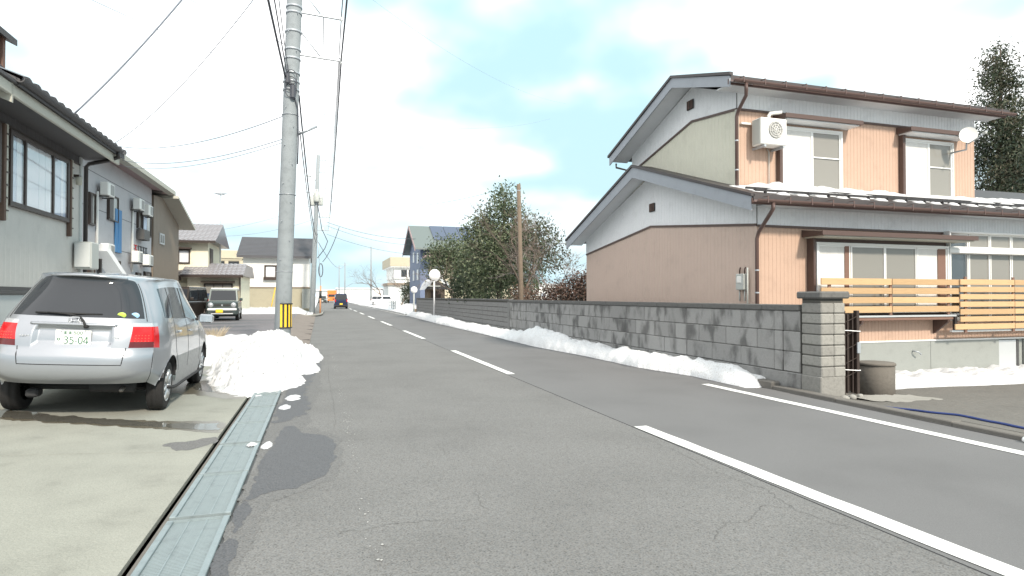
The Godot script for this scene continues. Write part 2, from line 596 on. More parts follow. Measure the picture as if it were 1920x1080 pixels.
# a skin of points pts[i][j]
func skin(called: String, parent: Node, pts: Array, m: Material, flip := false) -> MeshInstance3D:
	var o := off(parent)
	var st := begin(true)
	for i in range(pts.size() - 1):
		for j in range(pts[i].size() - 1):
			if flip:
				quad(st, pts[i][j] - o, pts[i][j + 1] - o, pts[i + 1][j + 1] - o, pts[i + 1][j] - o)
			else:
				quad(st, pts[i][j] - o, pts[i + 1][j] - o, pts[i + 1][j + 1] - o, pts[i][j + 1] - o)
	return mi(called, parent, done(st), m)

# ribbed metal siding from v0 up to top.call(u); ribs stand proud of n
func ribbed(called: String, parent: Node, F: Dictionary, u0: float, u1: float, v0: Callable, top: Callable, n: float, pitch: float, deep: float, m: Material) -> MeshInstance3D:
	var o := off(parent)
	var st := begin()
	var cuts := []
	var u := u0
	while u < u1 - 0.001:
		for q in [[0.0, 0.0], [0.62, 0.0], [0.70, -deep], [0.92, -deep]]:
			if u + q[0] * pitch < u1:
				cuts.append([u + q[0] * pitch, q[1]])
		u += pitch
	cuts.append([u1, 0.0])
	for i in range(cuts.size() - 1):
		var a: Array = cuts[i]
		var b: Array = cuts[i + 1]
		quad(st, at(F, a[0], v0.call(a[0]), n + a[1]) - o, at(F, a[0], top.call(a[0]), n + a[1]) - o, at(F, b[0], top.call(b[0]), n + b[1]) - o, at(F, b[0], v0.call(b[0]), n + b[1]) - o)
	return mi(called, parent, done(st), m)

func lettering(called: String, parent: Node, text: String, c: Vector3, height: float, m: Material, width := 1.0, turn := 0.0) -> MeshInstance3D:
	var t := TextMesh.new()
	var f := SystemFont.new()
	f.font_names = PackedStringArray(["Droid Sans"])
	t.font = f
	t.text = text
	t.font_size = 64
	t.pixel_size = height / 46.0
	t.depth = 0.004
	t.curve_step = 2.0
	var o := mi(called, parent, t, m, c - off(parent))
	o.scale = Vector3(width, 1, 1)
	o.rotation.y = turn
	return o

# ---------------------------------------------------------------- ground, road, drain, snow
func flat_box(called: String, parent: Node, x0: float, x1: float, d0: float, d1: float, y0: float, y1: float, m: Material, bev := 0.0) -> MeshInstance3D:
	return box(called, parent, V((x0 + x1) / 2, (y0 + y1) / 2, (d0 + d1) / 2), Vector3(absf(x1 - x0), absf(y1 - y0), absf(d1 - d0)), m, bev)

# height of the concrete forecourt, which climbs away from the drain
func pad_y(x: float) -> float:
	return clampf((-0.97 - x) * 0.0545, 0.0, 0.19)

# rough-edged patch on the ground from [x, d] corners: the outline is the corner ring pushed about by noise
func patch(called: String, parent: Node, ring: Array, y: Callable, m: Material, rough := 0.05, step := 0.05, s := 1) -> MeshInstance3D:
	var n := noise(s * 7 + 3, 1.0, 4)
	var poly := PackedVector2Array()
	var lo := Vector2(1e9, 1e9)
	var hi := -lo
	for q in ring:
		poly.append(Vector2(q[0], q[1]))
		lo = lo.min(poly[-1])
		hi = hi.max(poly[-1])
	lo -= Vector2.ONE * rough
	hi += Vector2.ONE * rough
	var nx := int((hi.x - lo.x) / step) + 1
	var nd := int((hi.y - lo.y) / (step * 1.5)) + 1
	var o := off(parent)
	var field := func(p: Vector2) -> float:
		var best := 1e9
		for k in poly.size():
			best = minf(best, p.distance_to(Geometry2D.get_closest_point_to_segment(p, poly[k], poly[(k + 1) % poly.size()])))
		if not Geometry2D.is_point_in_polygon(p, poly):
			best = -best
		return best + n.get_noise_2d(p.x * 4.5, p.y * 2.2) * rough * 2.0 + n.get_noise_2d(p.x * 14.0 + 60.0, p.y * 8.0) * rough * 0.7
	var F := []
	for i in nd + 1:
		var row := []
		for j in nx + 1:
			row.append(field.call(lo + Vector2(j * step, i * step * 1.5)))
		F.append(row)
	var st := begin()
	for i in nd:
		for j in nx:
			var c := []
			for q in [[0, 0], [0, 1], [1, 1], [1, 0]]:
				c.append([lo + Vector2((j + q[1]) * step, (i + q[0]) * step * 1.5), F[i + q[0]][j + q[1]]])
			for t in [[c[0], c[1], c[2]], [c[0], c[2], c[3]]]:
				var pts := []
				for k in 3:
					var a: Array = t[k]
					var b: Array = t[(k + 1) % 3]
					if a[1] > 0.0:
						pts.append(a[0])
					if (a[1] > 0.0) != (b[1] > 0.0):
						pts.append(a[0].lerp(b[0], a[1] / (a[1] - b[1])))
				for k in range(1, pts.size() - 1):
					tri3(st, V(pts[0].x, y.call(pts[0].x), pts[0].y) - o, V(pts[k + 1].x, y.call(pts[k + 1].x), pts[k + 1].y) - o, V(pts[k].x, y.call(pts[k].x), pts[k].y) - o)
	return mi(called, parent, done(st), m)

func build_ground() -> void:
	var g := structure("ground")
	var big := []
	for k in 32:
		var a := TAU * k / 32
		big.append(Vector3(cos(a) * 3500.0, -0.46, sin(a) * 3500.0))
	sheet("snow_field", g, big, M.snow)
	var road := structure("road", V(3, 0, 0))
	flat_box("old_lane", road, -0.53, 3.272, -8, 230, -0.40, 0.0, M.asphalt_old)
	flat_box("new_lane", road, 3.28, 6.62, -8, 230, -0.40, 0.004, M.asphalt_new)
	# damp asphalt left by melting snow
	var z := func(_x: float) -> float: return 0.0015
	patch("damp_patch", road, [[-0.52, 2.6], [-0.38, 3.2], [-0.38, 4.0], [-0.34, 4.6], [-0.1, 4.8], [0.10, 5.0], [0.21, 5.6], [0.19, 6.6], [0.03, 6.85], [-0.12, 7.1], [-0.12, 8.2], [-0.05, 9.2], [0.02, 10.4], [-0.02, 12.0], [0.12, 13.9], [0.05, 16.6], [-0.3, 17.0], [-0.5, 14.0], [-0.52, 9.0]], z, M.damp, 0.04, 0.03, 4)
	var z2 := func(_x: float) -> float: return 0.003 if _x < 3.0 else 0.006
	patch("wet_patch", road, [[-0.47, 4.7], [-0.36, 4.84], [-0.20, 4.86], [-0.07, 5.02], [0.07, 5.2], [0.15, 5.64], [0.13, 6.4], [0.0, 6.65], [-0.14, 6.8], [-0.26, 7.2], [-0.36, 7.2], [-0.42, 6.6], [-0.46, 6.2], [-0.5, 5.4]], z2, M.wet, 0.03, 0.022, 5)
	patch("wet_patch", road, [[-0.50, 7.4], [-0.31, 7.55], [-0.15, 7.94], [-0.12, 8.5], [-0.2, 9.6], [-0.14, 11.2], [-0.02, 12.4], [0.02, 13.9], [-0.2, 15.2], [-0.45, 11.0]], z2, M.wet, 0.05, 0.03, 6)
	patch("wet_patch", road, [[-0.52, 2.6], [-0.44, 3.2], [-0.46, 4.0], [-0.44, 4.5], [-0.52, 4.8]], z2, M.wet, 0.03, 0.022, 8)
	# wet gutter line against the snow ridge on the far side
	patch("wet_patch", road, [[6.42, 7.7], [6.3, 8.4], [6.22, 9.6], [5.98, 11.0], [5.97, 13.5], [5.7, 16.5], [5.8, 23.0], [5.75, 32.0], [6.1, 46.0], [6.4, 46.0], [6.4, 20.0], [6.5, 9.0]], z2, M.wet, 0.06, 0.25, 9)
	# forecourt of concrete slabs
	var pad := structure("forecourt", V(-4, 0, 6))
	prism("bed", pad, [V(-0.985, -0.44, -8), V(-12, -0.44, -8), V(-12, 0.16, -8), V(-4.4, 0.16, -8), V(-0.985, -0.03, -8)], V(0, 0, 26), M.black_gap)
	var joints := [-8.0, -2.6, 1.8, 6.25, 10.7, 15.2, 18.0]
	for k in joints.size() - 1:
		for c in [[-0.985, -4.4], [-4.415, -12.0]]:
			var d0: float = joints[k] + 0.008
			var d1: float = joints[k + 1]
			prism("slab", pad, [V(c[0], pad_y(c[0]), d0), V(c[1], pad_y(c[1]), d0), V(c[1], pad_y(c[1]) - 0.1, d0), V(c[0], pad_y(c[0]) - 0.1, d0)], V(0, 0, d1 - d0), M.concrete)
	var py := func(x: float) -> float: return pad_y(x) + 0.0015
	var py2 := func(x: float) -> float: return pad_y(x) + 0.003
	patch("wet_band", pad, [[-4.38, 8.75], [-3.5, 8.49], [-2.70, 8.02], [-1.68, 7.70], [-1.1, 7.72], [-0.995, 7.6], [-0.995, 7.05], [-1.67, 7.30], [-2.60, 7.62], [-3.27, 7.90], [-4.38, 8.1]], py, M.wet_concrete, 0.05, 0.07, 11)
	patch("puddle", pad, [[-4.2, 8.55], [-3.2, 8.3], [-2.4, 7.9], [-1.6, 7.62], [-1.05, 7.55], [-1.05, 7.2], [-1.8, 7.42], [-2.7, 7.72], [-3.5, 8.05]], py2, M.water, 0.05, 0.07, 12)
	patch("wet_band", pad, [[-2.3, 11.2], [-1.9, 11.7], [-1.38, 11.6], [-1.0, 10.9], [-0.995, 9.3], [-1.3, 9.35], [-1.6, 9.6], [-2.2, 9.9]], py, M.wet_concrete, 0.07, 0.06, 13)
	patch("puddle", pad, [[-2.0, 10.7], [-1.7, 11.2], [-1.4, 11.2], [-1.04, 10.58], [-1.02, 9.75], [-1.35, 9.8], [-1.7, 10.05]], py2, M.water, 0.06, 0.06, 14)
	patch("wet_band", pad, [[-2.6, 12.4], [-2.0, 12.7], [-1.5, 12.5], [-1.3, 12.1], [-1.9, 12.0], [-2.7, 12.0]], py, M.wet_concrete, 0.05, 0.06, 15)
	patch("oil_stain", pad, [[-1.43, 6.5], [-1.21, 6.75], [-0.995, 6.82], [-0.995, 6.45], [-1.18, 6.33]], py, M.damp, 0.06, 0.04, 16)
	# car park and pavement on the left, further along
	var lot := structure("car_park", V(-8, 0, 30))
	flat_box("surface", lot, -34, -1.45, 18, 47, -0.44, 0.2, M.asphalt_lot)
	for k in 5:
		patch("wet_band", lot, [[-9.0 + k, 19.5 + k * 3.3], [-4.0 + k * 0.4, 20.2 + k * 3.4], [-1.8, 21.0 + k * 3.4], [-3.0, 21.4 + k * 3.4], [-7.0, 20.8 + k * 3.3]], func(_x: float) -> float: return 0.204, M.wet, 0.3, 0.3, 30 + k)
	var walk := structure("pavement", V(-0.9, 0, 30))
	prism("surface", walk, [V(-1.45, 0.2, 15.5), V(-0.3, 0.02, 15.5), V(-0.3, -0.4, 15.5), V(-1.45, -0.4, 15.5)], V(0, 0, 37), M.walk)
	for k in 6:
		flat_box("joint_strip", walk, -0.9, -0.31, 17.5 + k * 3.2, 17.54 + k * 3.2, 0.0, 0.06, M.crack)
	var far := structure("roadside")
	flat_box("left_verge", far, -80, -0.53, 47, 230, -0.44, 0.12, M.snow_old)
	flat_box("right_verge", far, 6.62, 90, 46, 230, -0.44, 0.06, M.snow_old)
	flat_box("left_lot", far, -80, -12, -8, 18, -0.44, 0.2, M.asphalt_lot)
	flat_box("far_lot", far, -80, -34, 18, 47, -0.44, 0.2, M.snow_old)
	flat_box("garden", far, 6.95, 90, 9.4, 46, -0.44, -0.16, M.snow_old)
	flat_box("wall_footing_strip", far, 6.62, 6.95, 9.4, 46, -0.44, 0.03, M.earth)
	# yard of the pink house: falls towards the house
	var yard := structure("yard", V(9, 0, 5))
	prism("surface", yard, [V(6.78, 0.055, -8), V(6.78, 0.055, 5.2), V(6.78, -0.2, 9.5), V(6.78, -0.44, 9.5), V(6.78, -0.44, -8)], Vector3(60, 0, 0), M.asphalt_yard)
	patch("threshold", yard, [[7.35, 7.2], [8.3, 6.9], [8.4, 6.45], [7.7, 6.4], [7.3, 6.7]], func(_x: float) -> float: return -0.018, M.curb_light, 0.08, 0.1, 21)
	# kerb stones along the right edge of the road
	var kerb := structure("kerb", V(6.7, 0, 6))
	var d := -8.0
	var i := 0
	while d < 7.3:
		var ln: float = [1.2, 0.85, 1.6][i % 3]
		box("kerb_stone", kerb, V(6.70 + 0.008 * sin(i * 2.3), 0.0, d + ln / 2), Vector3(0.155, 0.118 + 0.010 * sin(i * 1.7), ln - 0.004), M.kerb, 0.010, Vector3(0, 0.006 * sin(i * 3.1), 0))
		d += ln
		i += 1
	while d < 22.0:
		box("kerb_stone", kerb, V(6.70, 0.0, d + 0.3), Vector3(0.155, 0.25, 0.592), M.kerb, 0.02)
		d += 0.6
	flat_box("gutter_slab", kerb, 6.60, 6.622, -8, 7.4, -0.1, 0.012, M.crack)

func stripe(parent: Node, x: float, xe: float, d0: float, d1: float, w: float, y: float, m: Material, s: int) -> void:
	var n := noise(s, 0.9, 3)
	var pts := []
	var c := maxi(2, int(minf((d1 - d0) / 0.25, 40)))
	for k in c + 1:
		var d := lerpf(d0, d1, float(k) / c)
		pts.append(V(lerpf(x, xe, (d - d0) / (d1 - d0)) - w / 2 + n.get_noise_1d(d * 9.0) * 0.012, y, d))
	for k in c + 1:
		var d := lerpf(d1, d0, float(k) / c)
		pts.append(V(lerpf(x, xe, (d - d0) / (d1 - d0)) + w / 2 + n.get_noise_1d(d * 9.0 + 90.0) * 0.010, y, d))
	sheet("lane_stripe", parent, pts, m)

func build_markings() -> void:
	var mk := structure("road_markings", V(3.36, 0, 5))
	stripe(mk, 3.43, 3.355, 1.0, 6.02, 0.16, 0.009, M.paint_line, 71)
	for k in 14:
		stripe(mk, 3.35, 3.35, 10.75 + k * 9.9, 15.9 + k * 9.9, 0.15, 0.009, M.paint_line, 72 + k)
	stripe(mk, 6.22, 5.98, -1.0, 8.6, 0.15, 0.009, M.paint_line, 90)
	stripe(mk, 6.1, 6.1, 46.0, 120.0, 0.13, 0.009, M.paint_worn, 91)
	# the edge line of the near lane survives only as flakes
	rng.seed = 99
	var st := begin()
	for k in 420:
		var d := 3.4 + pow(rng.randf(), 1.6) * 14.0
		if sin(d * 2.1) + sin(d * 0.9 + 1.0) < 0.1 and k % 7 != 0:
			continue
		var x := 0.30 + rng.randfn(0, 0.03)
		var r := 0.002 + 0.006 * rng.randf()
		var ring := []
		for q in 5:
			var a := TAU * q / 5 + rng.randf()
			ring.append(V(x + cos(a) * r * 1.2, 0.0045, d + sin(a) * r * (0.6 + rng.randf() * 2.0)))
		for q in range(1, 4):
			tri3(st, ring[0], ring[q + 1], ring[q])
	var fl := mi("paint_flakes", mk, done(st), M.paint_flake, -off(mk))
	fl.set_meta("kind", "stuff")
	# cracks in the old lane
	var cr := structure("road_cracks", V(1.5, 0, 5))
	var runs := [[[0.10, 3.86], [0.30, 3.87], [0.45, 3.92], [0.62, 3.91], [0.80, 3.85], [1.0, 3.84]], [[0.05, 8.6], [0.7, 8.47], [1.6, 8.2], [2.79, 7.94], [3.25, 7.8]], [[1.3, 6.9], [1.93, 6.78], [2.75, 6.69], [3.2, 6.62]], [[1.08, 5.9], [1.1, 5.7], [1.07, 5.45]], [[1.09, 4.4], [1.06, 4.2], [1.08, 3.96]],
		[[1.95, 5.80], [2.01, 5.8], [2.1, 5.82]], [[0.16, 6.9], [0.18, 8.4], [0.15, 11.0], [0.2, 16.5]], [[3.2, 2.4], [3.12, 3.0], [3.05, 3.4], [3.16, 3.8], [3.08, 4.3], [3.15, 5.0], [3.1, 5.8]], [[2.2, 3.1], [2.45, 3.3], [2.6, 3.28], [2.9, 3.5], [3.05, 3.4]], [[0.3, 12.2], [1.3, 12.5], [2.2, 12.3], [3.2, 12.6]], [[0.2, 17.0], [1.8, 17.4], [3.2, 17.1]], [[0.1, 6.3], [0.35, 6.34], [0.7, 6.28]]]
	for r in runs.size():
		var n := noise(200 + r, 2.2, 3)
		var pts := []
		for k in runs[r].size() - 1:
			for q in 10:
				var a := Vector2(runs[r][k][0], runs[r][k][1]).lerp(Vector2(runs[r][k + 1][0], runs[r][k + 1][1]), q / 10.0)
				a += Vector2(n.get_noise_2d(a.x * 4.0, a.y * 4.0), n.get_noise_2d(a.y * 4.0, a.x * 4.0 + 9.0)) * 0.035
				pts.append(a)
		var s2 := begin()
		for k in pts.size() - 1:
			var t: Vector2 = (pts[k + 1] - pts[k]).normalized()
			var w0 := 0.0008 + 0.0024 * absf(n.get_noise_1d(k * 2.0))
			var w1 := 0.0008 + 0.0024 * absf(n.get_noise_1d(k * 2.0 + 2.0))
			var s := Vector2(-t.y, t.x)
			var a: Vector2 = pts[k] + s * w0
			var b: Vector2 = pts[k] - s * w0
			var c: Vector2 = pts[k + 1] - s * w1
			var e: Vector2 = pts[k + 1] + s * w1
			quad(s2, V(a.x, 0.0042, a.y), V(b.x, 0.0042, b.y), V(c.x, 0.0042, c.y), V(e.x, 0.0042, e.y))
		mi("crack", cr, done(s2), M.crack, -off(cr))

func build_drain() -> void:
	var dr := thing("drain_grating", "long galvanised steel drain grating between concrete forecourt and road", "drain grating", V(-0.73, 0, 6))
	flat_box("channel", dr, -0.985, -0.53, -8, 18, -0.445, -0.34, M.cistern)
	flat_box("channel_lip", dr, -0.95, -0.915, -8, 18, -0.34, -0.012, M.kerb)
	flat_box("channel_lip", dr, -0.548, -0.532, -8, 18, -0.34, -0.006, M.steel_dark)
	# one panel, shared
	var ln := 0.995
	var bars := begin()
	var n := 52
	for k in n:
		add_box(bars, Vector3(0, -0.012, -ln / 2 + ln * (k + 0.5) / n), Vector3(0.285, 0.022, 0.0125))
	var bar_mesh := done(bars)
	var ribs := begin()
	for x in [-0.052, 0.052]:
		add_box(ribs, Vector3(x, -0.007, 0), Vector3(0.008, 0.018, ln - 0.01))
	var rib_mesh := done(ribs)
	for k in 21:
		var d := -6.0 + k * 1.04 + 0.5
		var p := part("grate_panel", dr, V(-0.732, 0.006 + 0.003 * sin(k * 2.7), d))
		mi("bars", p, bar_mesh, M.steel)
		mi("tie_rods", p, rib_mesh, M.steel)
		for s in [-1, 1]:
			box("rail", p, V(-0.732 + s * 0.163, 0.003 + 0.003 * sin(k * 2.7), d), Vector3(0.038, 0.03, ln), M.steel, 0.003)
		for s in [-1, 1]:
			box("end_bar", p, V(-0.732, 0.002 + 0.003 * sin(k * 2.7), d + s * (ln / 2 - 0.004)), Vector3(0.288, 0.03, 0.008), M.steel)

# heap of snow over a rectangle; h.call(x, d) gives its height above base.call(x, d)
func snow_heap(called: String, parent: Node, x0: float, x1: float, d0: float, d1: float, nx: int, nd: int, h: Callable, base: Callable, m: Material, clod := 0.03, s := 1, crumb := 0.0) -> MeshInstance3D:
	var n := noise(s, 1.1, 5)
	var n3 := noise(s + 200, 1.0, 3, FastNoiseLite.TYPE_CELLULAR)
	n3.cellular_return_type = FastNoiseLite.RETURN_DISTANCE
	var n2 := noise(s + 100, 2.6, 4, FastNoiseLite.TYPE_CELLULAR)
	var P := []
	var H := []
	for i in nd + 1:
		var row := []
		var hr := []
		for j in nx + 1:
			var x := lerpf(x0, x1, float(j) / nx)
			var d := lerpf(d0, d1, float(i) / nd)
			var hh: float = h.call(x, d)
			hh += (n.get_noise_2d(x * 1.5, d * 1.5) * 0.10 + n2.get_noise_2d(x * 1.3, d * 1.3) * clod * 2.4 + n.get_noise_2d(x * 7.0 + 11.0, d * 5.0) * clod * 0.9) * smoothstep(-0.06, 0.16, hh)
			if crumb > 0.0 and hh > 0.0:
				var wx := x + n.get_noise_2d(x * 3.0, d * 3.0) * 0.12
				var wd := d + n.get_noise_2d(x * 3.0 + 40.0, d * 3.0) * 0.2
				hh += crumb * (0.35 - (n3.get_noise_2d(wx * 4.2, wd * 2.6) + 1.0)) * smoothstep(0.0, 0.1, hh) * (0.35 + 0.65 * smoothstep(15.5, 13.0, d)) + crumb * 0.5 * n.get_noise_2d(x * 11.0, d * 9.0) * smoothstep(0.0, 0.1, hh)
			hr.append(hh)
			var b: float = base.call(x, d)
			row.append(V(x + n.get_noise_2d(x * 4.0, d * 4.0 + 30.0) * clod, b + hh, d + n.get_noise_2d(x * 4.0 + 70.0, d * 4.0) * clod * 1.5))
		P.append(row)
		H.append(hr)
	var st := begin(true)
	var o := off(parent)
	for i in nd:
		for j in nx:
			if maxf(maxf(H[i][j], H[i + 1][j]), maxf(H[i][j + 1], H[i + 1][j + 1])) > 0.0:
				quad(st, P[i][j] - o, P[i + 1][j] - o, P[i + 1][j + 1] - o, P[i][j + 1] - o)
	return mi(called, parent, done(st), m)

func build_snow() -> void:
	var left_base := func(x: float, d: float) -> float:
		if d > 17.9:
			return 0.2 if x < -1.45 else lerpf(0.2, 0.0, clampf((x + 1.45) / 1.2, 0, 1))
		return pad_y(x) if x < -0.97 else 0.0
	var a := func(x: float, d: float) -> float:
		var q := Vector2((x + 0.95) / (0.78 if x > -0.95 else 1.1), (d - 14.4) / (5.0 if d < 14.4 else 3.4))
		var r := q.length()
		var h := 0.70 * (1.0 - pow(r, 2.2)) if r < 1.3 else -0.4
		# lobes reaching on to the road
		for e in [[-0.25, 15.0, 0.33, 1.4, 0.34], [-0.28, 12.6, 0.30, 0.8, 0.28], [-0.48, 10.9, 0.26, 0.8, 0.28], [-0.72, 10.3, 0.25, 0.7, 0.24], [-1.0, 11.3, 0.34, 1.0, 0.28], [-1.2, 12.6, 0.45, 1.1, 0.25]]:
			var z := Vector2((x - e[0]) / e[2], (d - e[1]) / e[3]).length()
			h = maxf(h, e[4] * (1.0 - z * z))
		return h
	var o: Node3D = thing("snow_pile", "x", "x", V(-0.95, 0, 13))
	snow_heap("heap", o, -3.2, 0.6, 9.0, 18.6, 230, 300, a, left_base, M.snow, 0.05, 4, 0.075)
	tag(o, "big heap of bright shovelled snow around the foot of the near concrete pole", "snow pile")
	var b := func(x: float, d: float) -> float:
		var edge := minf(minf((x + 11.8) / 1.2, (-1.2 - x) / 0.8), minf((d - 13.2 - 0.25 * sin(x * 1.7)) / 0.5, (19.6 + 0.3 * sin(x * 1.1) - d) / 0.5))
		return 0.16 * clampf(edge, -0.4, 1.0)
	o = snow_heap("snow_patch", self, -12.0, -1.0, 12.6, 20.2, 110, 70, b, left_base, M.snow, 0.02, 6)
	tag(o, "flat strip of bright snow beyond the silver hatchback with dry grass in it", "snow")
	# small lumps beside the grating
	rng.seed = 5
	var lumps := [[-0.475, 6.3, 0.07, 0.17, 0.06], [-0.42, 8.5, 0.09, 0.30, 0.025], [-0.35, 9.2, 0.13, 0.3, 0.04], [-0.62, 6.34, 0.045, 0.07, 0.02]]
	var words := ["lump of melting snow touching the grating above the dark wet patch", "larger scrap of snow between grating and the snow heap", "scrap of snow at the very foot of the snow heap", "tiny crumb of snow lying on the steel grating"]
	for k in lumps.size():
		var e: Array = lumps[k]
		var f := func(x: float, d: float) -> float:
			return e[4] * (1.0 - Vector2((x - e[0]) / e[2], (d - e[1]) / e[3]).length_squared() * 1.3)
		o = snow_heap("snow_lump", self, e[0] - e[2] * 1.4, e[0] + e[2] * 1.4, e[1] - e[3] * 1.4, e[1] + e[3] * 1.4, 16, 20, f, func(_x: float, _d: float) -> float: return 0.006 if e[0] > -0.56 else 0.018, M.snow, 0.03, 20 + k)
		tag(o, words[k], "snow", "scraps of snow beside the grating")
	# ploughed ridge along the block walls
	var keys := [[7.95, -0.1], [8.15, 0.12], [8.6, 0.22], [11.0, 0.24], [13.0, 0.20], [15.0, 0.24], [15.9, 0.30], [16.8, 0.38], [17.9, 0.37], [19.0, 0.22], [22.0, 0.16], [25.0, 0.21], [28.0, 0.17], [32.0, 0.27], [36.0, 0.24], [41.0, 0.3], [46.0, 0.22], [48.0, -0.1]]
	var left := [[8.0, 6.34], [9.6, 6.36], [11.0, 6.1], [13.5, 6.06], [16.5, 5.82], [23.0, 5.92], [32.0, 5.9], [46.0, 6.2], [49.0, 6.3]]
	var tab := func(t: Array, v: float) -> float:
		for k in t.size() - 1:
			if v <= t[k + 1][0]:
				return lerpf(t[k][1], t[k + 1][1], clampf((v - t[k][0]) / (t[k + 1][0] - t[k][0]), 0, 1))
		return t[-1][1]
	var c := func(x: float, d: float) -> float:
		var l: float = tab.call(left, d)
		var hh: float = tab.call(keys, d)
		var t := (x - l) / maxf(0.1, 6.82 - l)
		if t < 0.0 or hh < 0.0:
			return -0.05
		var rise := pow(clampf(t / 0.42, 0, 1), 0.5)
		var fall := 1.0 - 0.35 * smoothstep(0.5, 1.0, t)
		return (hh * 1.28 + 0.02) * rise * fall - 0.02
	o = snow_heap("snow_ridge", self, 5.72, 6.80, 7.9, 48.5, 36, 460, c, func(_x: float, _d: float) -> float: return 0.006, M.snow_old, 0.009, 8)
	tag(o, "long low ridge of dirty ploughed snow along the foot of the block walls", "snow ridge")
	# snow lying in the yard against the pink house
	var yy := func(_x: float, d: float) -> float: return 0.055 if d < 5.2 else lerpf(0.055, -0.2, (d - 5.2) / 4.3)
	var e2 := func(x: float, d: float) -> float:
		var l := 7.75 - 0.06 * (x - 8.8) + 0.06 * sin(x * 2.1)
		return 0.17 * clampf(minf((d - l) / 0.35, (x - 8.5) / 0.3), -0.3, 1.0)
	o = snow_heap("snow_patch", self, 8.2, 17.0, 7.0, 9.2, 100, 40, e2, yy, M.snow, 0.015, 12)
	tag(o, "clean white strip of snow at the foot of the pink house foundation", "snow")
	# snow banks further off, left of the road
	var f2 := func(x: float, d: float) -> float:
		return 0.42 * clampf(minf(minf((x + 9.0) / 0.8, (-1.0 - x) / 0.7), minf((d - 46.2) / 1.2, (56.0 - d) / 1.0)), -0.2, 1.0)
	o = snow_heap("snow_bank", self, -9.5, -0.4, 45.5, 56.5, 60, 40, f2, func(_x: float, _d: float) -> float: return 0.15, M.snow, 0.05, 14)
	tag(o, "bank of white snow in front of the white house with slate roof", "snow bank")
	var spots := [[8.6, 60, 2.0, 4.0, 0.8, "rounded snow heap just beyond the end of the far block wall"], [8.0, 80, 1.6, 7.0, 0.9, "snow heap on the right verge in front of the beige flat-roofed building"], [7.6, 105, 1.4, 9.0, 0.9, "distant snow heap on the right verge past the bare roadside tree"], [-2.6, 84, 1.8, 9.0, 0.8, "distant snow heap left of the road behind the second pole"], [12.5, 72, 2.5, 4.0, 1.1, "snow heap behind the verge below the blue house"], [7.3, 50.5, 0.9, 2.2, 0.45, "low snow mound at the very end of the snow ridge"]]
	for k in spots.size():
		var q: Array = spots[k]
		var fn := func(x: float, d: float) -> float: return q[4] * (1.0 - Vector2((x - q[0]) / q[2], (d - q[1]) / q[3]).length_squared())
		o = snow_heap("snow_heap", self, q[0] - q[2] * 1.3, q[0] + q[2] * 1.3, q[1] - q[3] * 1.3, q[1] + q[3] * 1.3, 24, 24, fn, func(_x: float, _d: float) -> float: return 0.08, M.snow, 0.1, 40 + k)
		tag(o, q[5], "snow heap", "distant snow heaps on the verges")

# ---------------------------------------------------------------- block walls, gate pillar
func build_block_wall() -> void:
	var w := thing("block_wall", "weathered grey concrete block wall with black stains in front of the pink house", "wall", V(6.9, 0, 15))
	flat_box("core", w, 6.815, 6.935, 7.42, 22.05, -0.3, 1.215, M.mortar)
	flat_box("footing", w, 6.79, 6.95, 7.41, 22.06, -0.3, 0.285, M.block2, 0.01)
	rng.seed = 31
	var meshes := []
	for k in 3:
		meshes.append(box_mesh(Vector3(0.15 + 0.004 * k, 0.302, 0.797), 0.012))
	for row in 3:
		var y := 0.445 + row * 0.308
		var d := 7.95 - (0.0 if row % 2 == 0 else 0.4)
		var first := true
		while d < 22.0:
			var l := minf(0.805, 22.05 - d)
			var s := maxf(d, 7.955)
			l -= s - d
			var m: Material = M["block%d" % [0, 1, 2, 3, 1, 0][rng.randi() % 6]]
			if absf(l - 0.805) < 0.01:
				mi("block", w, meshes[rng.randi() % 3], m, V(6.875, y, s + l / 2) - off(w))
			elif l > 0.05:
				box("block", w, V(6.875, y, s + l / 2), Vector3(0.152, 0.302, l - 0.008), m, 0.012)
			first = false
			d += 0.805
		# end pier
		box("block", w, V(6.87, y, 7.86), Vector3(0.17, 0.302, 0.17), M.block0, 0.012)
		box("block", w, V(6.875, y, 7.595), Vector3(0.152, 0.302, 0.34), M["block%d" % (row % 3)], 0.012)
	var d2 := 7.42
	while d2 < 22.0:
		var l2 := minf(0.805, 22.06 - d2)
		box("coping_stone", w, V(6.875, 1.262, d2 + l2 / 2), Vector3(0.19, 0.093, l2 - 0.006), M.coping, 0.012)
		d2 += 0.805

func build_far_wall() -> void:
	var w := thing("block_wall", "smoother dark grey block wall of thin courses beyond the stained block wall", "wall", V(6.9, 0, 34))
	flat_box("core", w, 6.83, 6.93, 22.08, 45.6, -0.3, 1.26, M.mortar)
	var st := begin()
	var o := off(w)
	for row in 6:
		for k in 29:
			add_box(st, V(6.88, 0.16 + row * 0.19, 22.08 + 0.8 * (k + 0.5)) - o, Vector3(0.13 + 0.004 * ((k * 7 + row * 3) % 3), 0.172, 0.785), 0.008)
	var b := mi("blocks", w, done(st), M.block_far)
	b.set_meta("kind", "stuff")
	for k in 3:
		box("pier", w, V(6.87, 0.62, 22.2 + k * 11.4), Vector3(0.15, 1.24, 0.2), M.block_far, 0.01)
	for k in 15:
		box("coping_stone", w, V(6.88, 1.30, 22.08 + 1.56 * (k + 0.5)), Vector3(0.17, 0.07, 1.55), M.coping, 0.01)

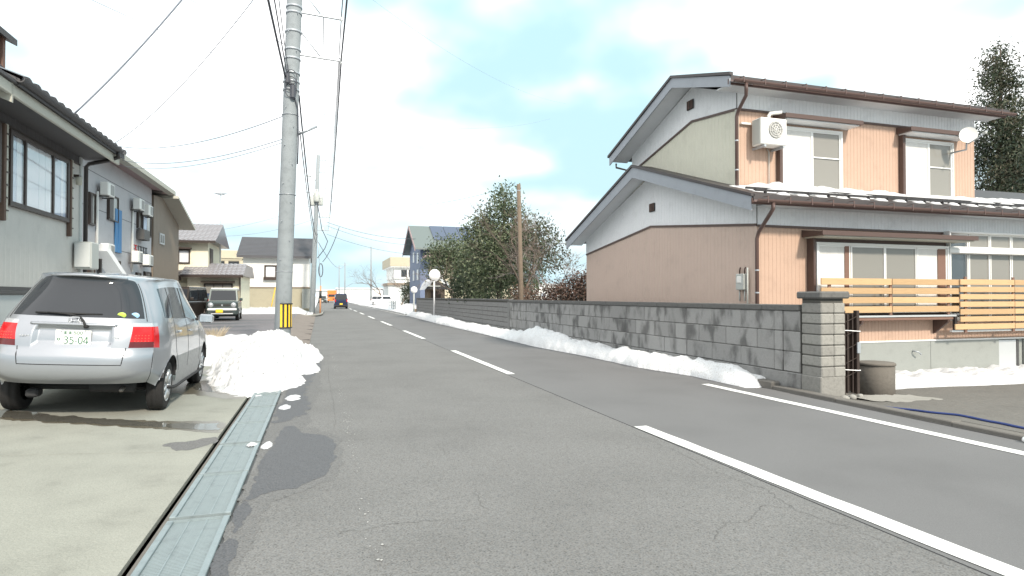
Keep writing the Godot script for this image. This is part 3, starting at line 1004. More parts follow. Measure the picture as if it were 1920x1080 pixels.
func build_pillar_gate() -> void:
	var p := thing("gate_pillar", "grey stacked-stone gate pillar with dark cap at the end of the block wall", "gate pillar", V(7.02, 0, 7.22))
	flat_box("core", p, 6.83, 7.23, 7.05, 7.40, -0.3, 1.40, M.mortar)
	box("plinth", p, V(7.03, 0.0, 7.22), Vector3(0.44, 0.56, 0.38), M.pillar2, 0.012)
	rng.seed = 4
	for k in 7:
		var y := 0.345 + k * 0.153
		var dx := rng.randf_range(-0.004, 0.004)
		box("stone", p, V(6.935 + dx, y, 7.22), Vector3(0.228, 0.145, 0.385), M.pillar if k % 2 else M.pillar2, 0.014)
		box("stone", p, V(7.152 + dx, y, 7.22), Vector3(0.2, 0.145, 0.385), M.pillar, 0.014)
	box("cap", p, V(7.03, 1.452, 7.22), Vector3(0.53, 0.105, 0.48), M.coping, 0.02)
	# folded expanding gate, tied to the pillar
	var g := thing("folding_gate", "dark brown folding metal gate collapsed upright beside the gate pillar", "gate", V(7.40, -0.04, 7.1))
	var x := 7.27
	for k in 6:
		box("slat", g, V(x + 0.048 * k, 0.60, 7.12 + 0.03 * (k % 2)), Vector3(0.022, 1.16 - 0.03 * (k % 2), 0.045), M.gate_brown, 0.004)
	box("end_stile", g, V(7.272, 0.615, 7.10), Vector3(0.05, 1.22, 0.07), M.gate_brown, 0.006)
	box("end_stile", g, V(7.528, 0.615, 7.10), Vector3(0.05, 1.22, 0.07), M.gate_brown, 0.006)
	box("lock_plate", g, V(7.528, 0.68, 7.06), Vector3(0.062, 0.16, 0.02), M.galv, 0.004)
	box("panel", g, V(7.40, 0.60, 7.17), Vector3(0.25, 1.12, 0.02), M.gate_brown)
	for y in [0.36, 0.93]:
		var ring := []
		for k in 13:
			var a := TAU * k / 12
			ring.append(V(7.40 + 0.165 * signf(cos(a)) * pow(absf(cos(a)), 0.5), y + 0.01 * sin(a * 2), 7.115 + 0.085 * signf(sin(a)) * pow(absf(sin(a)), 0.5)))
		tube("rope_tie", g, ring, 0.007, M.white_paint, 6)
	for k in 5:
		tube("cross_link", g, [V(7.285, 0.25 + k * 0.2, 7.075), V(7.515, 0.34 + k * 0.2, 7.075)], 0.006, M.gate_brown, 6)
	for q in [[7.28, 7.0], [7.52, 7.02], [7.42, 7.08]]:
		lathe("castor", g, V(q[0], -0.03, q[1]), [[0.0, -0.014], [0.035, -0.014], [0.035, 0.014], [0.0, 0.014]], M.galv, 14, Vector3.RIGHT)
	# round concrete ring
	var c := thing("concrete_ring", "squat round concrete ring with lid behind the folding gate", "concrete ring", V(8.25, -0.12, 7.42))
	lathe("ring", c, V(8.25, -0.10, 7.42), [[0.0, -0.1], [0.255, -0.1], [0.255, 0.46], [0.24, 0.475]], M.cistern, 28)
	lathe("lid", c, V(8.25, 0.372, 7.42), [[0.0, 0.0], [0.268, 0.0], [0.268, 0.03], [0.25, 0.042], [0.0, 0.042]], M.cistern, 28)
	# blue hose on the ground
	var pts := []
	var hn := noise(8, 0.7, 3)
	for k in 60:
		var t := k / 59.0
		var d := lerpf(7.0, 1.5, t)
		pts.append(V(7.02 - 0.12 * sin(t * 3.0) + hn.get_noise_1d(t * 6.0) * 0.10 + 0.12 * t, 0.067 - clampf((d - 5.2) * 0.0593, 0, 1), d))
	tag(tube("garden_hose", self, pts, 0.014, M.hose, 8), "dark blue hose lying along the edge of the yard behind the kerb", "hose")
	for k in 3:
		var r := thing("rubble_stone", ["pale broken stone at the foot of the gate pillar", "flat grey stone under the folding gate", "small pale stone beside the hose end"][k], "stone", V(7.12 + 0.16 * k, 0.0, 6.92 + 0.02 * k), "loose stones by the gate")
		lathe("body", r, r.position, [[0.0, -0.06], [0.06 - 0.012 * k, -0.04], [0.065 - 0.012 * k, 0.0], [0.03, 0.025], [0.0, 0.028]], M.pillar, 7)
	var can := thing("crushed_can", "tiny white and blue crushed can lying against the kerb", "can", V(6.59, 0.03, 4.2))
	lathe("body", can, V(6.575, 0.032, 4.2), [[0.0, -0.05], [0.026, -0.05], [0.03, -0.03], [0.028, 0.03], [0.02, 0.045], [0.0, 0.045]], M.white_paint, 12, Vector3.BACK)
	lathe("band", can, V(6.575, 0.032, 4.19), [[0.0305, -0.02], [0.0305, 0.01]], M.tarp_blue, 12, Vector3.BACK)

# ---------------------------------------------------------------- pink two-storey house
func window_unit(parent: Node, F: Dictionary, u0: float, u1: float, v0: float, v1: float, panes: Array, fm: Material, fw := 0.035, deep := 0.07, called := "window") -> Node3D:
	var w := part(called, parent, at(F, (u0 + u1) / 2, v0, 0))
	wbox("frame", w, F, u0, u1, v1 - fw, v1, 0.0, deep, fm, 0.004)
	wbox("frame", w, F, u0, u1, v0, v0 + fw, 0.0, deep, fm, 0.004)
	wbox("frame", w, F, u0, u0 + fw, v0 + fw, v1 - fw, 0.0, deep, fm, 0.004)
	wbox("frame", w, F, u1 - fw, u1, v0 + fw, v1 - fw, 0.0, deep, fm, 0.004)
	# panes: [start, end, material behind, true for clear glass in front]
	for p in panes:
		var a: float = lerpf(u0 + fw, u1 - fw, p[0])
		var b: float = lerpf(u0 + fw, u1 - fw, p[1])
		if p[3]:
			wbox("pane", w, F, a + 0.025, b - 0.025, v0 + fw + 0.025, v1 - fw - 0.025, 0.040, 0.044, M.glass)
			wbox("backing", w, F, a, b, v0 + fw, v1 - fw, 0.003, 0.012, p[2])
		else:
			wbox("pane", w, F, a + 0.025, b - 0.025, v0 + fw + 0.025, v1 - fw - 0.025, 0.015, 0.042, p[2])
		wbox("sash", w, F, a, a + 0.028, v0 + fw, v1 - fw, 0.013, 0.058, fm)
		wbox("sash", w, F, b - 0.028, b, v0 + fw, v1 - fw, 0.013, 0.058, fm)
		wbox("sash", w, F, a + 0.028, b - 0.028, v0 + fw, v0 + fw + 0.03, 0.013, 0.055, fm)
		wbox("sash", w, F, a + 0.028, b - 0.028, v1 - fw - 0.03, v1 - fw, 0.013, 0.055, fm)
	return w

func lerp_table(t: Array, v: float) -> float:
	for k in t.size() - 1:
		if v <= t[k + 1][0]:
			return lerpf(t[k][1], t[k + 1][1], clampf((v - t[k][0]) / (t[k + 1][0] - t[k][0]), 0, 1))
	return t[-1][1]

# half-round gutter with brackets and fascia board along x at depth d
func gutter(parent: Node, x0: float, x1: float, y: float, d: float, m: Material) -> void:
	var prof := []
	for k in 9:
		var a := PI + PI * k / 8.0
		prof.append(Vector2(cos(a) * 0.055, sin(a) * 0.055))
	prof.append(Vector2(0.05, 0.0))
	for k in range(7, 0, -1):
		var a := PI + PI * k / 8.0
		prof.append(Vector2(cos(a) * 0.046, sin(a) * 0.046))
	prof.append(Vector2(-0.046, 0.0))
	var ring := []
	for p in prof:
		ring.append(V(x0, y + p.y, d + p.x))
	prism("gutter", parent, ring, Vector3(x1 - x0, 0, 0), m)
	var n := int((x1 - x0) / 0.46)
	var st := begin()
	var o := off(parent)
	for k in n:
		add_box(st, V(x0 + 0.2 + k * 0.46, y - 0.005, d - 0.058) - o, Vector3(0.02, 0.11, 0.006))
		add_box(st, V(x0 + 0.2 + k * 0.46, y + 0.052, d) - o, Vector3(0.02, 0.006, 0.12))
	mi("gutter_brackets", parent, done(st), m).set_meta("kind", "stuff")

func build_pink_house() -> void:
	var h := thing("pink_house", "two-storey pink and white house with brown gutters and ribbed metal siding", "house", V(7.5, 0, 9.2))
	# ---- ground floor volume
	var GX := 7.5
	var gable := [[9.2, 3.12], [12.9, 4.30], [16.6, 3.12]]   # underside of roof, by depth
	var split := [[9.2, 2.72], [12.9, 3.09], [16.6, 2.66]]   # white above, brown below
	prism("core", h, [V(GX + 0.02, -0.4, 9.22), V(GX + 0.02, -0.4, 16.58), V(GX + 0.02, 3.11, 16.58), V(GX + 0.02, 4.26, 12.9), V(GX + 0.02, 3.11, 9.22)], Vector3(11.5, 0, 0), M.foundation)
	var side := frame(V(GX, 0, 9.2), Vector3(0, 0, -1), Vector3(-1, 0, 0))
	ribbed("gable_siding", h, side, 0.0, 7.4, func(_u: float) -> float: return -0.3, func(u: float) -> float: return lerp_table(split, 9.2 + u), 0.0, 0.115, 0.006, M.brown_side)
	ribbed("upper_siding", h, side, 0.0, 7.4, func(u: float) -> float: return lerp_table(split, 9.2 + u), func(u: float) -> float: return lerp_table(gable, 9.2 + u), 0.012, 0.115, 0.006, M.white_side)
	for k in 2:
		var a := V(GX - 0.022, lerp_table(split, [9.2, 12.9][k]), [9.2, 12.9][k])
		var b := V(GX - 0.022, lerp_table(split, [12.9, 16.6][k]), [12.9, 16.6][k])
		prism("trim_board", h, [a + Vector3(0, -0.02, 0), b + Vector3(0, -0.02, 0), b + Vector3(0, 0.025, 0), a + Vector3(0, 0.025, 0)], Vector3(0.02, 0, 0), M.brown_trim)
	box("vent", h, V(GX - 0.03, 3.53, 12.8), Vector3(0.03, 0.2, 0.24), M.black, 0.01)
	for k in 4:
		box("vent_bar", h, V(GX - 0.05, 3.53, 12.71 + k * 0.06), Vector3(0.01, 0.18, 0.012), M.rust_wood)
	var front := frame(V(GX, 0, 9.2), Vector3(1, 0, 0), Vector3(0, 0, 1))
	ribbed("front_siding", h, front, 0.0, 11.5, func(_u: float) -> float: return 0.565, func(_u: float) -> float: return 2.70, 0.0, 0.085, 0.006, M.pink)
	ribbed("front_band", h, front, 0.0, 11.5, func(_u: float) -> float: return 2.70, func(_u: float) -> float: return 3.14, 0.012, 0.085, 0.006, M.white_side)
	wbox("trim_board", h, front, 0.0, 11.5, 2.685, 2.725, 0.014, 0.032, M.brown_trim)
	wbox("base_trim", h, front, 0.0, 11.5, 0.545, 0.575, 0.0, 0.045, M.alu_white, 0.004)
	# ---- lower roof: two slopes, ridge across the road, overhanging the gable
	var R0 := GX - 0.47
	var slope := func(e0: float, y0: float, e1: float, y1: float, called: String) -> void:
		prism(called, h, [V(R0, y0, e0), V(R0, y1, e1), V(R0, y1 + 0.10, e1), V(R0, y0 + 0.10, e0)], Vector3(13.0, 0, 0), M.roof_dark)
	slope.call(8.70, 3.08, 12.9, 4.42, "roof_slope")
	slope.call(17.0, 3.02, 12.905, 4.42, "roof_slope")
	# soffit under the verge and the barge boards
	for q in [[8.74, 3.05, 12.9, 4.38], [16.96, 2.99, 12.9, 4.38]]:
		var s: float = signf(q[2] - q[0])
		prism("soffit", h, [V(R0 + 0.01, q[1] - 0.03, q[0]), V(R0 + 0.01, q[3] - 0.03, q[2]), V(R0 + 0.01, q[3] - 0.002, q[2]), V(R0 + 0.01, q[1] - 0.002, q[0])], Vector3(0.47, 0, 0), M.soffit)
		prism("barge_board", h, [V(R0 - 0.025, q[1] - 0.15, q[0]), V(R0 - 0.025, q[3] - 0.15, q[2]), V(R0 - 0.025, q[3] + 0.09, q[2]), V(R0 - 0.025, q[1] + 0.09, q[0])], Vector3(0.025, 0, 0), M.fascia_grey)
		prism("verge_cap", h, [V(R0 - 0.055, q[1] + 0.09, q[0] - 0.04 * s), V(R0 - 0.055, q[3] + 0.095, q[2]), V(R0 - 0.055, q[3] + 0.155, q[2]), V(R0 - 0.055, q[1] + 0.14, q[0] - 0.04 * s)], Vector3(0.07, 0, 0), M.roof_dark)
	box("eave_soffit", h, V(13.5, 3.05, 8.97), Vector3(12.0, 0.02, 0.46), M.soffit)
	box("fascia_board", h, V(13.5, 3.06, 8.735), Vector3(12.98, 0.10, 0.03), M.gutter_brown)
	gutter(h, R0 - 0.02, 19.9, 3.075, 8.62, M.gutter_brown)
	# ---- upper volume
	var ug := [[9.74, 5.30], [11.77, 5.86], [13.8, 5.0]]
	var us := [[9.74, 4.965], [11.2, 5.13], [13.8, 4.55]]
	prism("upper_core", h, [V(GX + 0.02, 3.2, 9.76), V(GX + 0.02, 3.2, 13.78), V(GX + 0.02, 4.95, 13.78), V(GX + 0.02, 5.80, 11.2), V(GX + 0.02, 5.26, 9.76)], Vector3(6.12, 0, 0), M.foundation)
	var uside := frame(V(GX, 0, 9.74), Vector3(0, 0, -1), Vector3(-1, 0, 0))
	var utop := [[9.74, 5.30], [11.2, 5.86], [13.8, 4.97]]
	ribbed("upper_gable_siding", h, uside, 0.0, 4.06, func(u: float) -> float: return lerp_table(gable, 9.74 + u) + 0.02, func(u: float) -> float: return lerp_table(us, 9.74 + u), 0.0, 0.115, 0.006, M.green_side)
	ribbed("upper_gable_white", h, uside, 0.0, 4.06, func(u: float) -> float: return lerp_table(us, 9.74 + u), func(u: float) -> float: return lerp_table(utop, 9.74 + u), 0.012, 0.115, 0.006, M.white_side)
	for k in 2:
		var a := V(GX - 0.022, us[k][1], us[k][0])
		var b := V(GX - 0.022, us[k + 1][1], us[k + 1][0])
		prism("trim_board", h, [a + Vector3(0, -0.02, 0), b + Vector3(0, -0.02, 0), b + Vector3(0, 0.025, 0), a + Vector3(0, 0.025, 0)], Vector3(0.02, 0, 0), M.brown_trim)
	box("vent", h, V(GX - 0.03, 5.49, 11.22), Vector3(0.03, 0.2, 0.24), M.black, 0.01)
	for k in 4:
		box("vent_bar", h, V(GX - 0.05, 5.49, 11.13 + k * 0.06), Vector3(0.01, 0.18, 0.012), M.rust_wood)
	var uf := frame(V(GX, 0, 9.74), Vector3(1, 0, 0), Vector3(0, 0, 1))
	ribbed("upper_front_siding", h, uf, 0.0, 6.14, func(_u: float) -> float: return 3.3, func(_u: float) -> float: return 4.96, 0.0, 0.085, 0.006, M.pink)
	ribbed("upper_front_band", h, uf, 0.0, 6.14, func(_u: float) -> float: return 4.96, func(_u: float) -> float: return 5.36, 0.012, 0.085, 0.006, M.white_side)
	wbox("trim_board", h, uf, 0.0, 6.14, 4.945, 4.985, 0.014, 0.032, M.brown_trim)
	wbox("corner_trim", h, uf, -0.03, 0.03, 3.4, 4.96, -0.03, 0.02, M.eave_cream, 0.004)
	# upper roof
	for q in [[9.30, 5.30, 11.2, 5.90], [14.1, 4.86, 11.2, 5.90]]:
		var s: float = signf(q[2] - q[0])
		prism("upper_roof_slope", h, [V(R0, q[1] + 0.03, q[0]), V(R0, q[3] + 0.03, q[2] + 0.002 * s), V(R0, q[3] + 0.12, q[2] + 0.002 * s), V(R0, q[1] + 0.12, q[0])], Vector3(7.05, 0, 0), M.roof_dark)
		prism("soffit", h, [V(R0 + 0.01, q[1] - 0.01, q[0]), V(R0 + 0.01, q[3] - 0.01, q[2]), V(R0 + 0.01, q[3] + 0.02, q[2]), V(R0 + 0.01, q[1] + 0.02, q[0])], Vector3(0.47, 0, 0), M.soffit)
		prism("barge_board", h, [V(R0 - 0.025, q[1] - 0.10, q[0]), V(R0 - 0.025, q[3] - 0.10, q[2]), V(R0 - 0.025, q[3] + 0.10, q[2]), V(R0 - 0.025, q[1] + 0.10, q[0])], Vector3(0.025, 0, 0), M.fascia_grey)
		prism("verge_cap", h, [V(R0 - 0.055, q[1] + 0.10, q[0] - 0.05 * s), V(R0 - 0.055, q[3] + 0.10, q[2]), V(R0 - 0.055, q[3] + 0.155, q[2]), V(R0 - 0.055, q[1] + 0.155, q[0] - 0.05 * s)], Vector3(0.07, 0, 0), M.roof_dark)
	box("eave_soffit", h, V(10.5, 5.28, 9.53), Vector3(6.9, 0.02, 0.4), M.soffit)
	box("fascia_board", h, V(10.5, 5.30, 9.33), Vector3(7.0, 0.09, 0.03), M.gutter_brown)
	gutter(h, R0 - 0.02, 14.1, 5.32, 9.22, M.gutter_brown)
	# downpipes
	tube("downpipe", h, [V(7.30, 5.27, 9.22), V(7.30, 5.16, 9.22), V(7.36, 5.08, 9.3), V(7.44, 4.90, 9.62), V(7.44, 4.80, 9.67), V(7.44, 3.50, 9.67)], 0.033, M.gutter_brown, 10)
	tube("downpipe", h, [V(7.36, 3.03, 8.62), V(7.36, 2.93, 8.62), V(7.38, 2.85, 8.72), V(7.44, 2.58, 9.08), V(7.44, 2.46, 9.13), V(7.44, -0.2, 9.13)], 0.034, M.gutter_brown, 10)
	for y in [4.35, 3.8]:
		lathe("pipe_clip", h, V(7.44, y, 9.67), [[0.037, -0.012], [0.037, 0.012]], M.galv, 10)
	for y in [1.9, 1.5, 0.9]:
		lathe("pipe_clip", h, V(7.44, y, 9.13), [[0.038, -0.012], [0.038, 0.012]], M.galv, 10)
	tube("downpipe", h, [V(7.2, 4.82, 14.1), V(7.2, 4.72, 14.1), V(7.46, 4.6, 13.86), V(7.46, 4.1, 13.86)], 0.025, M.brown_trim, 8)
	# snow guard rails and snow on the lower roof
	var sl := func(d: float) -> float: return 3.18 + (d - 8.7) * 0.319
	for k in 2:
		var d: float = [8.86, 9.12][k]
		box("snow_rail", h, V(13.2, sl.call(d) + 0.05, d), Vector3(12.0, 0.035, 0.035), M.gutter_black)
	var st := begin()
	for k in 26:
		for d in [8.86, 9.12]:
			add_box(st, V(7.4 + k * 0.46, sl.call(d) + 0.02, d) - off(h), Vector3(0.03, 0.08, 0.05))
	mi("snow_guard_feet", h, done(st), M.gutter_black).set_meta("kind", "stuff")
	var f := func(x: float, d: float) -> float:
		var front_edge := 8.98 + 0.10 * sin(x * 1.3) + 0.06 * sin(x * 3.7)
		return (0.085 + 0.015 * sin(x * 0.9)) * clampf(minf((d - front_edge) / 0.25, (x - 7.33) / 0.7), -0.2, 1.0)
	var o := snow_heap("roof_snow", self, 7.2, 19.5, 8.85, 9.72, 150, 16, f, func(_x: float, d: float) -> float: return sl.call(d), M.snow, 0.003, 15)
	tag(o, "strip of white snow lying on the lower roof of the pink house", "snow")
	rng.seed = 12
	for k in 22:
		var x := 7.7 + k * 0.46 + rng.randf_range(-0.05, 0.05)
		var lump := func(xx: float, d: float) -> float: return 0.032 * (1.0 - pow(absf(xx - x) / 0.12, 6.0) - pow(absf(d - 8.83) / 0.08, 4.0))
		o = snow_heap("snow_clod", self, x - 0.15, x + 0.15, 8.72, 8.94, 8, 6, lump, func(_x: float, d: float) -> float: return sl.call(d) + 0.004, M.snow, 0.008, 60 + k)
		tag(o, "small clod of snow caught behind the snow rail on the lower pink roof", "snow", "clods of snow along the lower roof edge")

func hood(parent: Node, F: Dictionary, u0: float, u1: float, v: float, out: float, m: Material, under: Material) -> void:
	var p := part("window_hood", parent, at(F, u0, v, 0))
	var o := off(p)
	var st := begin()
	var ring := [at(F, u0, v - 0.03, 0.01) - o, at(F, u0, v + 0.10, 0.01) - o, at(F, u0, v + 0.035, out) - o, at(F, u0, v - 0.03, out) - o]
	add_prism(st, ring, F.u * (u1 - u0))
	mi("roof", p, done(st), m)
	wbox("lining", p, F, u0 + 0.06, u1 - 0.06, v - 0.055, v - 0.032, 0.012, out - 0.02, under)
	wbox("lip", p, F, u0 - 0.01, u1 + 0.01, v - 0.035, v + 0.05, out + 0.001, out + 0.018, m, 0.004)

func build_pink_house_front() -> void:
	var h: Node3D = get_node("pink_house")
	var uf := frame(V(7.5, 0, 9.74), Vector3(1, 0, 0), Vector3(0, 0, 1))
	# upper windows: left half a white shutter, right half frosted glass with a rail
	for q in [[0.96, 2.44], [4.05, 5.44]]:
		var w := window_unit(h, uf, q[0], q[1], 3.5, 4.72, [[0.0, 0.5, M.paper, false], [0.5, 1.0, M.frosted, false]], M.alu_white, 0.04, 0.08)
		var c: float = (q[0] + q[1]) / 2
		wbox("rail", w, uf, c + 0.02, q[1] - 0.04, 4.15, 4.175, 0.058, 0.064, M.alu_white)
		wbox("jamb", w, uf, q[0] - 0.07, q[0], 3.45, 4.8, 0.0, 0.11, M.brown_trim, 0.004)
		hood(h, uf, q[0] - 0.14, q[1] + 0.22, 4.83, 0.34, M.brown_trim, M.white_side)
	# ground-floor bay window with boards
	var f := frame(V(7.5, 0, 9.2), Vector3(1, 0, 0), Vector3(0, 0, 1))
	var bay := part("bay_window", h, at(f, 2.8, 1.1, 0))
	wbox("casing", bay, f, 1.10, 4.44, 1.04, 2.50, 0.0, 0.10, M.brown_trim)
	var bf := frame(V(7.5, 0, 9.10), Vector3(1, 0, 0), Vector3(0, 0, 1))
	window_unit(h, bf, 1.17, 4.43, 1.12, 2.43, [[0.0, 0.235, M.paper, false], [0.24, 0.50, M.frosted, false], [0.50, 0.75, M.frosted, false], [0.755, 1.0, M.paper, false]], M.alu_white, 0.045, 0.08)
	wbox("jamb", bay, f, 1.10, 1.15, 0.98, 2.5, 0.101, 0.17, M.brown_trim, 0.005)
	wbox("brown_strip", bay, bf, 1.83, 1.97, 1.18, 2.37, 0.045, 0.057, M.rust_wood)  # brown strip added over the sash in place of a gap onto dark glass
	wbox("brown_strip", bay, bf, 4.15, 4.36, 1.18, 2.37, 0.045, 0.057, M.rust_wood)  # brown timber post
	wbox("sill", bay, f, 1.10, 4.42, 0.98, 1.038, 0.0, 0.30, M.rust_wood, 0.006)
	wbox("sill_board", bay, f, 1.10, 4.42, 1.042, 1.075, 0.19, 0.32, M.alu)
	for u in [2.05, 4.2]:
		prism("bracket", bay, [at(f, u, 0.98, 0.0), at(f, u, 0.98, 0.32), at(f, u, 0.93, 0.30), at(f, u, 0.70, 0.02), at(f, u, 0.70, 0.0)], Vector3(0.05, 0, 0), M.brown_trim)
	hood(h, f, 0.98, 4.75, 2.555, 0.5, M.brown_trim, M.eave_cream)
	# second glazed part to the right with fanlights
	window_unit(h, f, 4.47, 8.2, 2.38, 2.74, [[0.0, 0.165, M.room_dark, true], [0.17, 0.33, M.frosted, false], [0.335, 0.5, M.frosted, false], [0.505, 0.75, M.frosted, false], [0.755, 1.0, M.frosted, false]], M.alu_white, 0.035, 0.16, "fanlight")
	window_unit(h, f, 4.47, 8.2, 0.95, 2.36, [[0.0, 0.165, M.room_dark, true], [0.17, 0.33, M.frosted, false], [0.335, 0.5, M.frosted, false], [0.505, 0.75, M.frosted, false], [0.755, 1.0, M.frosted, false]], M.alu_white, 0.04, 0.16)
	wbox("transom", h, f, 4.44, 8.25, 2.30, 2.385, 0.161, 0.19, M.alu_white, 0.004)
	# timber snow boards across the windows
	rng.seed = 71
	var b := thing("board_screen", "screen of four pale pine boards across the pink house bay window", "board screen", at(f, 2.8, 1.1, 0.4))
	for k in 4:
		var v := 1.19 + k * 0.172
		for s in [[1.09, 2.735], [2.75, 4.45]]:
			wbox("board", b, f, s[0], s[1], v - 0.058 + rng.randf_range(-0.004, 0.004), v + 0.058, 0.332, 0.356, M["board%d" % (rng.randi() % 3)], 0.004)
	for u in [1.3, 2.74, 4.2]:
		wbox("batten", b, f, u - 0.03, u + 0.03, 1.08, 1.76, 0.305, 0.330, M.rust_wood)
	var b2 := thing("board_screen", "taller screen of seven pale pine boards at the right edge of the picture", "board screen", at(f, 6.2, 0.8, 0.4))
	for k in 7:
		var v := 0.84 + k * 0.146
		for s in [[4.44 if k > 0 else 4.30, 5.93], [5.945, 8.3]]:
			wbox("board", b2, f, s[0], s[1], v - 0.052 + rng.randf_range(-0.004, 0.004), v + 0.052, 0.362, 0.386, M["board%d" % (rng.randi() % 3)], 0.004)
	for u in [4.62, 5.94, 7.6]:
		wbox("batten", b2, f, u - 0.03, u + 0.03, 0.72, 1.82, 0.335, 0.360, M.rust_wood)
	wbox("foot_rail", b2, f, 4.28, 8.3, 0.735, 0.775, 0.28, 0.334, M.alu)
	wbox("end_post", b2, f, 4.36, 4.42, 0.74, 1.04, 0.28, 0.332, M.gutter_black)
	# foundation with hatch
	var u := 0.0
	for w in [2.0, 2.1, 1.9, 0.75, 2.0, 2.6]:
		if absf(w - 0.75) > 0.01:
			wbox("foundation_panel", h, f, u + 0.004, u + w - 0.004, -0.4, 0.545, -0.01, 0.03, M.foundation, 0.004)
		else:
			wbox("foundation_hatch", h, f, u + 0.02, u + w - 0.22, -0.3, 0.52, -0.01, 0.008, M.alu)
			wbox("hatch_frame", h, f, u + w - 0.21, u + w - 0.15, -0.3, 0.52, -0.01, 0.02, M.steel_dark)
		u += w
	tube("water_tap", h, [at(f, 3.62, 0.36, 0.02), at(f, 3.62, 0.36, 0.10), at(f, 3.66, 0.345, 0.13), at(f, 3.72, 0.30, 0.13)], 0.014, M.galv, 8)
	# outdoor unit on the wall
	var ac := thing("wall_unit", "white air conditioner outdoor unit hung beside the upper left window", "air conditioner", at(uf, 0.58, 4.25, 0.1))
	wbox("casing", ac, uf, 0.28, 0.86, 4.26, 4.76, 0.06, 0.33, M.white_plastic, 0.015)
	wbox("side_panel", ac, uf, 0.272, 0.279, 4.28, 4.74, 0.09, 0.30, M.grey_plastic)
	fan_grille(ac, at(uf, 0.60, 4.54, 0.335), 0.15)
	for q in [0.36, 0.78]:
		wbox("bracket", ac, uf, q - 0.02, q + 0.02, 4.21, 4.25, 0.0, 0.34, M.galv)
	wbox("arm", ac, uf, 0.06, 0.28, 4.68, 4.715, 0.02, 0.06, M.white_plastic)
	tube("pipe_cover", ac, [at(uf, 0.62, 4.76, 0.12), at(uf, 0.62, 4.86, 0.12), at(uf, 0.66, 4.91, 0.12), at(uf, 0.75, 4.925, 0.12), at(uf, 0.86, 4.925, 0.2)], 0.035, M.white_plastic, 10)
	tube("cable", ac, [at(uf, 0.66, 4.25, 0.03), at(uf, 0.70, 4.2, 0.03), at(uf, 0.70, 3.5, 0.03)], 0.009, M.grey_plastic, 6)
	# satellite dish on the upper right corner
	var sd := thing("satellite_dish", "white satellite dish at the right end of the upper pink wall", "satellite dish", at(uf, 5.33, 4.60, 0.2))
	var prof := []
	for k in 7:
		prof.append([0.165 * k / 6.0, 0.035 * pow(k / 6.0, 2)])
	var dish := lathe("reflector", sd, at(uf, 5.34, 4.78, 0.45), prof, M.white_plastic, 28)
	dish.rotation = Vector3(1.5, -0.7, 0)
	tube("arm", sd, [at(uf, 5.34, 4.60, 0.45), at(uf, 5.32, 4.72, 0.78)], 0.012, M.galv, 6)
	tube("mast", sd, [at(uf, 5.38, 4.50, 0.0), at(uf, 5.38, 4.50, 0.38), at(uf, 5.35, 4.75, 0.42)], 0.018, M.galv, 8)
	box("receiver", sd, at(uf, 5.32, 4.74, 0.80), Vector3(0.05, 0.05, 0.08), M.grey_plastic, 0.01)
	# electricity meter on the gable
	var em := thing("electric_meter", "grey electricity meter box with pipes on the brown gable wall", "meter", V(7.45, 1.5, 9.55))
	box("case", em, V(7.43, 1.70, 9.55), Vector3(0.10, 0.30, 0.2), M.grey_plastic, 0.012)
	box("cover", em, V(7.40, 1.74, 9.55), Vector3(0.07, 0.14, 0.14), M.white_plastic, 0.02)
	for q in [9.48, 9.62]:
		tube("conduit", em, [V(7.45, 1.85, q), V(7.45, 1.93, q), V(7.47, 1.97, q)], 0.014, M.brown_trim, 6)
		tube("conduit", em, [V(7.45, 1.56, q), V(7.45, 1.35, q)], 0.014, M.grey_plastic, 6)
	tube("riser", em, [V(7.45, 1.2, 9.40), V(7.45, 1.96, 9.40)], 0.016, M.grey_plastic, 6)

func fan_grille(parent: Node, c: Vector3, r: float) -> void:
	var p := part("fan_grille", parent, c)
	lathe("well", p, c + Vector3(0, 0, 0.001), [[0.0, 0.0], [r, 0.0], [r + 0.01, 0.006], [r + 0.01, 0.0]], M.ac_grille, 24, Vector3.BACK)
	for k in 3:
		var ring := []
		for q in 25:
			var a := TAU * q / 24
			ring.append(c + Vector3(cos(a), sin(a), 0) * r * (0.35 + 0.3 * k) + Vector3(0, 0, 0.012))
		tube("wire_ring", p, ring, 0.0045, M.white_plastic, 5)
	for k in 4:
		var a := TAU * k / 8 + 0.3
		tube("spoke", p, [c + Vector3(cos(a), sin(a), 0) * r + Vector3(0, 0, 0.013), c - Vector3(cos(a), sin(a), 0) * r + Vector3(0, 0, 0.013)], 0.0045, M.white_plastic, 5)

# ---------------------------------------------------------------- houses on the left and far off
# wavy tile covering on a slope: a = lower left, b = lower right, up = vector up the slope
func tiles(called: String, parent: Node, a: Vector3, b: Vector3, up: Vector3, m: Material, pitch := 0.27, rows := 8) -> void:
	var o := off(parent)
	var st := begin()
	var n := maxi(2, int(a.distance_to(b) / pitch))
	var nrm := (b - a).cross(up).normalized()
	if nrm.y < 0:
		nrm = -nrm
	for r in rows:
		var p0 := up * (float(r) / rows)
		var p1 := up * (float(r + 1.08) / rows)
		for k in n * 4:
			var t0 := float(k) / (n * 4)
			var t1 := float(k + 1) / (n * 4)
			var w0 := 0.035 * absf(sin(t0 * n * PI)) + 0.0
			var w1 := 0.035 * absf(sin(t1 * n * PI)) + 0.0
			var q0 := a.lerp(b, t0) - o
			var q1 := a.lerp(b, t1) - o
			quad(st, q0 + p0 + nrm * (w0 + 0.05), q0 + p1 + nrm * (w0 + 0.015), q1 + p1 + nrm * (w1 + 0.015), q1 + p0 + nrm * (w1 + 0.05))
			quad(st, q0 + p0, q0 + p0 + nrm * (w0 + 0.05), q1 + p0 + nrm * (w1 + 0.05), q1 + p0)
	mi(called, parent, done(st), m).set_meta("kind", "stuff")

